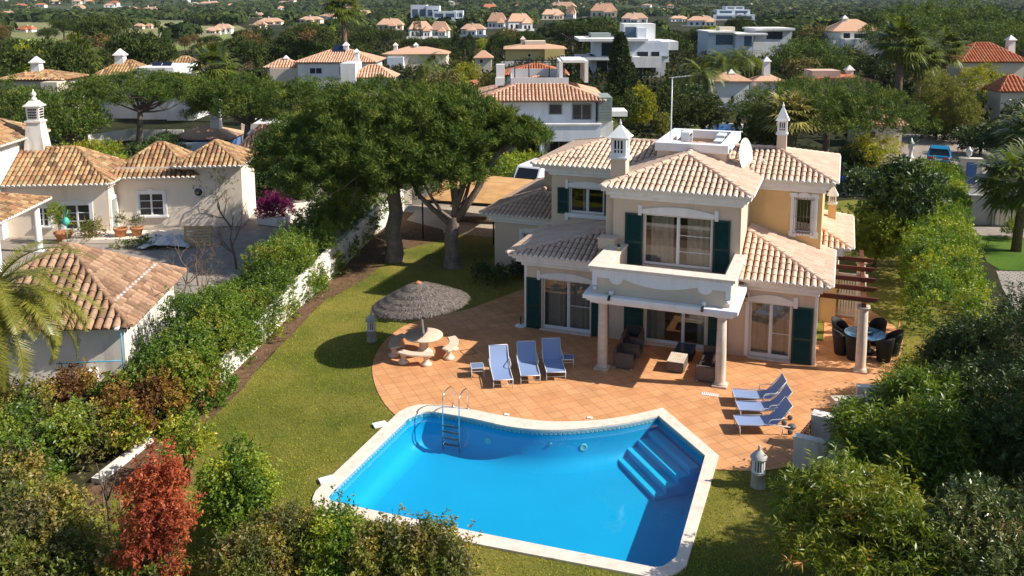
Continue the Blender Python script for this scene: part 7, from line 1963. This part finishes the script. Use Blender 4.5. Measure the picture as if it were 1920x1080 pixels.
# swimming pool of the garden behind
np_ = thing('neighbour_pool','small rectangular blue pool behind the villa roof box','swimming pool',(*g(1358,240),0)); T = Matrix.Translation((-np_.location[0],-np_.location[1],0))
q = [g(1318,246),g(1336,231),g(1390,234),g(1388,250)]; mb = MB(T); mb.sheet(q,[],.02); mb.build('water', X['bluepool'] if 'bluepool' in X else X['poolshell'], np_)
cxq = sum(p[0] for p in q)/4; cyq = sum(p[1] for p in q)/4; q2 = [(cxq+(p[0]-cxq)*1.12, cyq+(p[1]-cyq)*1.12) for p in q]
mb = MB(T); mb.sheet(q2,[q],.06); mb.add([(x,y,.06) for x,y in q2]+[(x,y,-.05) for x,y in q2],[(i,4+i,4+(i+1)%4,(i+1)%4) for i in range(4)]); mb.build('coping', X['coping'], np_)

# ------------------------------------------------------------------ trees beyond the garden
rb = np.random.default_rng(77)
def bg_pine(seed, label, loc, h=9.0, r=5.5, nclump=240, m=34, group=None, mats=None, cr=(.55,.95), ln=.5, wd=.11, thick=.45, lumpy=3):
    rr_ = np.random.default_rng(seed); o = thing('umbrella_pine',label,'tree',loc,rr_.uniform(0,6),group)
    cz0 = h*(1-thick); doms = [(0,0,cz0,r,r,h-cz0-.2)]
    for i in range(lumpy): a = rr_.uniform(0,2*PI); doms.append((r*.55*math.cos(a),r*.55*math.sin(a),cz0-.3+rr_.uniform(-.3,.4),r*.55,r*.55,(h-cz0)*.8))
    pine_parts('p',(0,0,0),(rr_.uniform(-.3,.3),rr_.uniform(-.3,.3),cz0*.72),doms,.34,rr_,mats or (X['bark'],X['pine']),o,nclump,cr,m,ln,wd,20); return o
bg_pine(51,'wide umbrella pine with bare spreading limbs behind the country house',(*g(262,268),-.03),7.3,6.8,760,54,None,None,(.34,.56),.36,.05,.36,4)
bg_pine(52,'umbrella pine behind the country house roofs, touching the big garden pines',(*g(462,292),-.03),7.6,4.8,700,54,None,None,(.32,.54),.36,.048,.42,3)
bg_pine(58,'umbrella pine at the back of the garden pines, beside the grey-white house',(*g(590,300),-.03),7.4,5.2,700,54,None,None,(.32,.54),.36,.048,.45,3)
bg_pine(53,'low wide-spreading pine with many bare limbs behind the villa, right of centre',(*g(1545,296),-.03),7.3,8.4,1000,54,None,None,(.34,.56),.36,.05,.46,6)
bg_pine(54,'dense dome-shaped pine in front of the low white modern house, upper right',(*g(1517,150),-.03),8.2,8.2,480,34,None,None,(.7,1.1),.55,.12,.78,4)
bg_pine(55,'very broad dark pine crown behind the palms in the upper right corner',(*g(1770,118),-.03),15.8,14,560,34,None,None,(.8,1.3),.65,.15,.6,5)
bg_pine(56,'dark pine at the right frame edge below the red-roofed house',(*g(1900,150),-.03),12,10,420,34,None,None,(.7,1.1),.55,.12,.6,4)
bg_pine(57,'dark dense pine left of the low spreading one, upper right',(*g(1690,128),-.03),13,9,420,34,None,None,(.7,1.1),.55,.12,.6,4)
bg_pine(59,'round dark pine at the left frame edge behind the white chimney',(*g(30,262),-.03),6.6,5.0,340,40,None,None,(.45,.7),.4,.08,.62,3)
bg_pine(60,'dark pine between the white chimney and the spreading left pine',(*g(120,292),-.03),6.0,4.0,300,40,None,None,(.42,.7),.38,.08,.6,3)
fan_palm('tall_fan_palm','tall fan palm with a hanging skirt above the big garden pines',g(648,160),13.2,3.6,rb,'fanpalm',64,.45)
fan_palm('fan_palm','bright fan palm with a shaggy crown behind the spreading left pine',g(405,228),6.6,3.2,rb,'fanpalm',60,.35)
fan_palm('fan_palm','dark fan palm behind the left pine, near the brown hip roof',g(150,190),6.8,3.6,rb,'fanpalm',50,.35)
fan_palm('fan_palm','small fan palm among the trees right of the far left house',g(118,180),5.6,3.0,rb,'fanpalm',44,.3)
fan_palm('fan_palm','tall fan palm left of a pair in front of the big dark pines, upper right',g(1680,222),9.0,3.4,rb,'fanpalm',60,.42)
fan_palm('fan_palm','second tall fan palm of the pair in front of the big dark pines',g(1716,214),7.2,3.2,rb,'fanpalm',56,.4)
fan_palm('fan_palm','fan palm beside the red-roofed house, upper right',g(1765,196),7.6,3.2,rb,'fanpalm',50,.38)
fan_palm('fan_palm','fan palm in front of the white house with blue wall, behind the pines',g(176,102),7,4.2,rb,'fanpalm',44,.4)
fan_palm('fan_palm','small bushy palm beside the grey-white house balcony',g(1128,300),3.2,1.6,rb,'fanpalm',36,.2,False)
def feather_palm(name,label,base,h,L,rng,n=40,mat='fanpalm'):
    o = thing(name,label,'palm',(base[0],base[1],-.02)); mb = MB(); mb.tube([(0,0,0),(.1,0,h*.5),(0,0,h)],[.4,.3,.36],10); mb.build('trunk', X['palmbark'], o); Vs = []
    for i in range(n): V,_ = frond(rng,L*rng.uniform(.85,1.1),droop=rng.uniform(1.2,2.0),nl=26,leaf=L*.15,lw=.10,up=rng.uniform(-.2,1.3),az=rng.uniform(0,2*PI)); V[...,2] += h; Vs.append(V)
    Vs = np.concatenate(Vs); quads('crown',Vs,np.clip(rng.normal(.5,.22,size=len(Vs)),0,1),X[mat],o); return o
feather_palm('date_palm','bushy date palm in front of the cream dark-edged house, upper centre',g(803,170),3.8,5.2,rb)
feather_palm('date_palm','dark feathery palm left of the low white modern house',g(1352,190),5.2,4.6,rb)
feather_palm('date_palm','dark feathery palm right of another, in front of the low white modern house',g(1385,186),5.6,4.4,rb)
feather_palm('date_palm','feathery palm behind the villa roof, left of the silvery fan palm',g(1312,205),4.4,4.2,rb)
def cypress(label,base,h,r,rng,group=None,n=1100,trunk=False):
    o = thing('cypress',label,'tree',(base[0],base[1],-.02),0,group); t = rng.uniform(0,1,n*1)**.8; a = rng.uniform(0,2*PI,n); z0 = h*.32 if trunk else .3
    rad = r*np.sin(PI*np.clip(t*.86+.13,0,1))**.7*rng.uniform(.6,1.1,n); P = np.stack([rad*np.cos(a),rad*np.sin(a),z0+t*(h-z0)],1)
    ax = unit(np.stack([np.cos(a)*.35,np.sin(a)*.35,np.ones(n)],1)); V = sprigs(P,ax,rng,8,.5,.28,.10,.5)
    quads('crown',V,np.clip(rng.normal(.5,.22,len(V)),0,1),X['cypress'],o); mb = MB(); mb.tube([(0,0,0),(0,0,h*.6)],[.16,.08],7); mb.build('trunk',X['bark'],o); return o
cypress('tall dark cypress in front of the white cubic villa',g(1160,262),10.2,.95,rb,None,1500,True)
cypress('shorter cypress close beside the tall one, in front of the cubic villa',g(1180,190),5.0,1.0,rb)
for i,(px,yb,yt) in enumerate(((783,92,30),(857,118,66),(872,120,72),(881,118,68),(924,134,70),(706,132,100))):
    b = g(px,yb); D = proj((b[0],b[1],0))[2]; hh = float(atD(px,yt,D)[2])
    cypress('dark column cypress '+['standing beside the white two-storey house','leftmost in the row before the yellow villa','in the middle of the row left of the yellow villa','third in the row left of the yellow villa','nearest to the yellow villa corner','beside the white cottage below the tall palm'][i],b,hh,1.25,rb,None,600)
# garden hedges and yellowish trees in the middle distance
def px_tree(label,px,yb,yt,wpx,mat,n,kind='tree',name='leafy_tree',ll=.22,lw=.10,k=30,zc=.55,D=None):
    b = g(px,yb) if D is None else tuple(float(x) for x in atD(px,100,D)[:2]); DD = proj((b[0],b[1],0))[2]; h = float(atD(px,yt,DD)[2]); r = wpx*DD/F/2
    o = thing(name,label,kind,(b[0],b[1],-.03)); lr = (r*.22,r*.4); L = lumps_ellipsoid((0,0,h*zc),(max(.2,r-lr[1]*.6),max(.2,r-lr[1]*.6),h*(1-zc)-lr[0]*.5),k,rb,lr,.2)
    bush_mesh('crown',L,n,X[mat],rb,o,10,.4,ll,lw,.9,.35,1.2,.3,-.7)
    mb = MB(); mb.tube([(0,0,0),(.05,.03,h*zc)],[.14,.07],7)
    for i in rb.choice(len(L),size=6,replace=False): limb(mb,(0,0,h*zc*.5),L[i][:3],.06,.015,rb,.1,4,5)
    mb.build('trunk',X['bark2'],o); return o
px_tree('light green bushy tree beside the white van, behind the carport',930,350,295,95,'hedgeleaf',1000,ll=.16,lw=.07)
px_tree('yellow-green shrub hedge between the van and the grey-white house',1000,322,288,70,'citrus',500,'shrub','garden_shrub',.14,.07)
px_tree('golden feathery tree left of the cream red-roofed house',1755,262,135,105,'willow',1500,ll=.35,lw=.05)
px_tree('lime-yellow rounded tree in front of the cream red-roofed house',1838,210,118,95,'limeleaf',1100,ll=.22)
px_tree('olive-gold tree right of the golden feathery one, above the driveway',1800,268,170,80,'willow',1000,ll=.35,lw=.05)
px_tree('feathery yellow-green tree behind the villa roof, beside the cream street house',1640,318,262,120,'limeleaf',700,ll=.3,lw=.05)
px_tree('green bushy tree left of the spreading pine, behind the roof box',1258,242,172,95,'broad',1100)
px_tree('yellow-green shrub right of the tall cypress',1200,250,165,60,'limeleaf',700)
px_tree('golden shrub beside the lawn of the garden behind the roof box',1243,256,212,36,'willow',400,'shrub','garden_shrub',.16,.08)
px_tree('dark garden tree between the palms and the spreading pine',1330,250,185,80,'broad',800)
px_tree('dark glossy tree between the feathery palms and the roof box',1300,220,160,70,'darkleaf',700)
px_tree('shrubby olive tree before the red brick fence, upper centre',880,165,118,60,'limeleaf',500)
px_tree('olive-green garden tree beside the date palm',845,158,118,55,'broad',500)
px_tree('dark tree over the driveway right of the blue hatchback',1838,290,235,95,'darkleaf',900)
px_tree('dark shrub mass behind the driveway, above the blue hatchback',1770,262,222,130,'broad',900)
px_tree('tall dark tree at the right frame edge above the fan palms',1925,300,190,110,'darkleaf',1000)
px_tree('small tree in the courtyard behind the magenta shrub',500,372,322,75,'darkleaf',700)
px_tree('broad dark tree behind the white boundary wall, below the big pines',560,372,300,110,'darkleaf',900)
for i,(a,b,hh,mat,lb) in enumerate((((1590,352),(1445,330),1.5,'darkleaf','dark low hedge along the street behind the villa'),((60,300),(250,330),1.3,'hedgeleaf','green hedge between the chimney and the left pine'),((250,322),(330,300),2.0,'darkleaf','dark ivy-covered hedge behind the country house roofs'),((1576,368),(1690,352),1.15,'darkleaf','dark low hedge between the villa corner and the street'),((905,340),(1000,330),1.6,'hedgeleaf','clipped hedge behind the white van'))):
    hedge('hedge',lb,[g(*a),g(*b)],2.0,hh,X[mat],1100,rb,10,.16,.08,.3,(.5,.75),kper=2.2)
bf = wall_run('brick_fence','reddish brick and wire fence in front of the olive tree, upper centre',[g(852,172),g(925,166)],1.6,.25,X['redbrick'] if 'redbrick' in X else X['potclay'])

wall_run('garden_wall','long white garden wall under the spreading left pine',[g(165,272),g(240,262),g(345,262)],1.0,.25,X['whitewall'])
px_tree('rounded garden shrub by the white wall under the left pine',205,300,268,60,'citrus',420,'shrub','garden_shrub',.16,.07)
px_tree('dark garden shrub behind the country house roofs, right of the left pine trunk',315,290,255,60,'darkleaf',420,'shrub','garden_shrub',.18,.08)
px_tree('olive-green garden shrub left of the pine trunk behind the country house',165,310,270,70,'limeleaf',420,'shrub','garden_shrub',.16,.07)
px_tree('dark rounded shrub under the spreading pine, right of its trunk',1600,318,280,75,'darkleaf',700,'shrub','garden_shrub',.2,.09)
px_tree('dark rounded shrub under the spreading pine, left of its trunk',1500,322,285,80,'darkleaf',700,'shrub','garden_shrub',.2,.09)
px_tree('dark bushy tree behind the spreading pine and the silvery palm',1440,285,225,110,'broad',900)
# scattered trees of the wooded suburb
protos = {}
def proto(kind, i):
    k = (kind,i)
    if k in protos: return protos[k], False
    if kind == 'pine': o = bg_pine(100+i,'',(0,0,0),8.5,5.2,150,40,None,(X['bark'],X['pinefar']),(.65,1.2),.6,.15,.42,3); o.name = 'umbrella_pine'
    else:
        o = thing('broadleaf_tree','','tree'); L = lumps_ellipsoid((0,0,4.0),(2.6,2.6,2.4),26,rb,(.8,1.3),.4); bush_mesh('crown',L,420,X[('broad','olive','rust','broad','citrus')[i]],rb,o,9,.6,.42,.2,.9,.3,1.5,.3,-.8)
        mb = MB(); mb.tube([(0,0,0),(.1,0,2.0),(.05,.1,3.6)],[.22,.17,.1],7); mb.build('trunk',X['bark2'],o)
    protos[k] = o; return o, True
LBL = {'pine':('umbrella pine standing in the wooded suburb beyond the villa','umbrella pines of the wooded suburb'),'broad':('rounded dark tree standing in the wooded suburb beyond the villa','rounded trees of the wooded suburb')}
placed = []; rs = np.random.default_rng(5); tries = 0; cnt = {'pine':0,'broad':0}
def blocked(px, D, h, r):
    k = F/D; x0, x1 = px-r*k, px+r*k; yt = CY-(h-HCAM)*k*math.cos(PITCH)-math.tan(PITCH)*F*.999
    yt = proj((*atD(px,100,D)[:2],h))[1]
    for a,b,t,bt,d in VIS:
        if D < d+4 and x1 > a-2 and x0 < b+2 and yt < bt-(bt-t)*.22: return True
        if abs(D-d) < 9 and x1 > a and x0 < b: return True
    return False
while tries < 26000 and len(placed) < 330:
    tries += 1
    D = math.sqrt(rs.uniform(78**2, 330**2)); px = rs.uniform(-90,2010)
    if px > 1180 and D < 92: continue
    if 380 < px < 760 and D < 86: continue
    # open fields on the far left
    if px < 440 and D > 180 and rs.random() < .72: continue
    if 60 < px < 480 and D < 112: continue
    kind = 'pine' if rs.random() < .62 else 'broad'
    s = rs.uniform(.55,1.15); r = (5.4 if kind == 'pine' else 3.6)*s; h = (8.7 if kind == 'pine' else 7.0)*s
    if blocked(px,D,h,r):
        s *= .5; r *= .5; h *= .5; 
        if s < .3 or blocked(px,D,h,r): continue
    p = atD(px,100,D); x,y = float(p[0]),float(p[1])
    if any((x-a)**2+(y-b)**2 < ((r+c)*.72)**2 for a,b,c in placed): continue
    if -12 < x < 62 and 62 < y < 86: continue
    placed.append((x,y,r)); cnt[kind] += 1
    i = int(rs.integers(0,5)); o, fresh = proto(kind,i)
    lb, gr = LBL[kind]; sz = s*rs.uniform(.85,1.15)
    if fresh: o.location = (x,y,-.03); o.rotation_euler = (0,0,rs.uniform(0,6)); o.scale = (s,s,sz); o['label'] = lb; o['group'] = gr
    else: dup(o,(x,y,-.03),rs.uniform(0,6),lb,(s,s,sz),gr)
# the woods farther away read as one mass
Cs, Rs = [], []
while len(Cs) < 5200:
    D = math.sqrt(rs.uniform(300**2, 1000**2)) if rs.random() < .6 else rs.uniform(300,1000); px = rs.uniform(-80,2000)
    if px < 480:
        f = math.sin(px*.021+D*.013)+math.sin(px*.009-D*.021+1)
        if f > -.55 and D < 820: continue
    r = rs.uniform(2.2,5.5)*(1+D/1400)
    if blocked(px,D,7,r): continue
    p = atD(px,100,D); Cs.append((float(p[0]),float(p[1]),rs.uniform(1.2,3.6)+max(0,hill_z(p[0],p[1])))); Rs.append(r)
while len(Cs) < 9000:
    D = rs.uniform(860,2300); px = rs.uniform(-80,2000); p = atD(px,100,D); x,y = float(p[0]),float(p[1])
    if math.sin(x*.013+y*.004)+math.sin(y*.011-x*.006)+rs.normal()*.5 > .9: continue
    Cs.append((x,y,hill_z(x,y)+2)); Rs.append(rs.uniform(4,9))
Cs = np.array(Cs); Rs = np.array(Rs); m = 26; K = len(Cs)
d = rand_dirs(K*m, rs, .5); d[:,2] = np.abs(d[:,2])-.15
P = np.repeat(Cs,m,0)+d*np.repeat(Rs,m)[:,None]*np.array([1,1,.62]); ax = unit(d+rs.normal(size=(K*m,3))*.5+np.array([0,0,.3]))
tn = unit(np.cross(d,rand_dirs(K*m,rs))); V = leaf_quads(P-tn*np.repeat(Rs,m)[:,None]*.35, tn, np.repeat(Rs,m)*.75, np.repeat(Rs,m)*.5, rs, 0, unit(d+rs.normal(size=(K*m,3))*.25))
t = np.repeat(np.clip(rs.normal(.45,.25,K),0,1),m)+rs.normal(size=K*m)*.08
wo = quads('woods',V,np.clip(t,0,1),X['pinefar']); wo['kind'] = 'stuff'; wo['label'] = 'dark woods covering the far slopes'
# low scrub over the ground of the middle distance
n = 5200; P = []
while len(P) < n:
    D = math.sqrt(rs.uniform(66**2,300**2)); px = rs.uniform(-80,2000)
    if px < 640 and D < 104: continue
    if px > 1250 and D < 84: continue
    p = atD(px,100,D); x,y = float(p[0]),float(p[1])
    if -14 < x < 70 and 60 < y < 88: continue
    if D > 170 and px < 440 and rs.random() < .75: continue
    P.append((x,y,rs.uniform(.0,.5),rs.uniform(.6,1.7)))
P = np.array(P); m = 22; d = rand_dirs(n*m,rs,.6); d[:,2] = np.abs(d[:,2]); Q = np.repeat(P[:,:3],m,0)+d*np.repeat(P[:,3],m)[:,None]*rs.uniform(.5,1,size=n*m)[:,None]
V = leaf_quads(Q,unit(d+rs.normal(size=(n*m,3))*.5),np.repeat(P[:,3],m)*.55,np.repeat(P[:,3],m)*.3,rs)
sc_ = quads('undergrowth',V,np.clip(np.repeat(rs.normal(.5,.22,n),m)+rs.normal(size=n*m)*.1,0,1),X['scrub']); sc_['kind'] = 'stuff'; sc_['label'] = 'low scrub between the suburb trees'
print('trees', cnt, 'tries', tries)
# ------------------------------------------------------------------ air
m, nt, out = new_mat('haze_air')
pv = nt.nodes.new('ShaderNodeVolumePrincipled'); pv.inputs['Color'].default_value = (.80,.90,1,1); pv.inputs['Density'].default_value = .00005; pv.inputs['Anisotropy'].default_value = .2
nt.links.new(pv.outputs[0], out.inputs['Volume'])
mb = MB(); mb.box(-2700,2000,-70,3300,-3,330); hz = mb.build('haze', m); hz['kind'] = 'stuff'; hz['label'] = 'thin pale haze over the far hills'
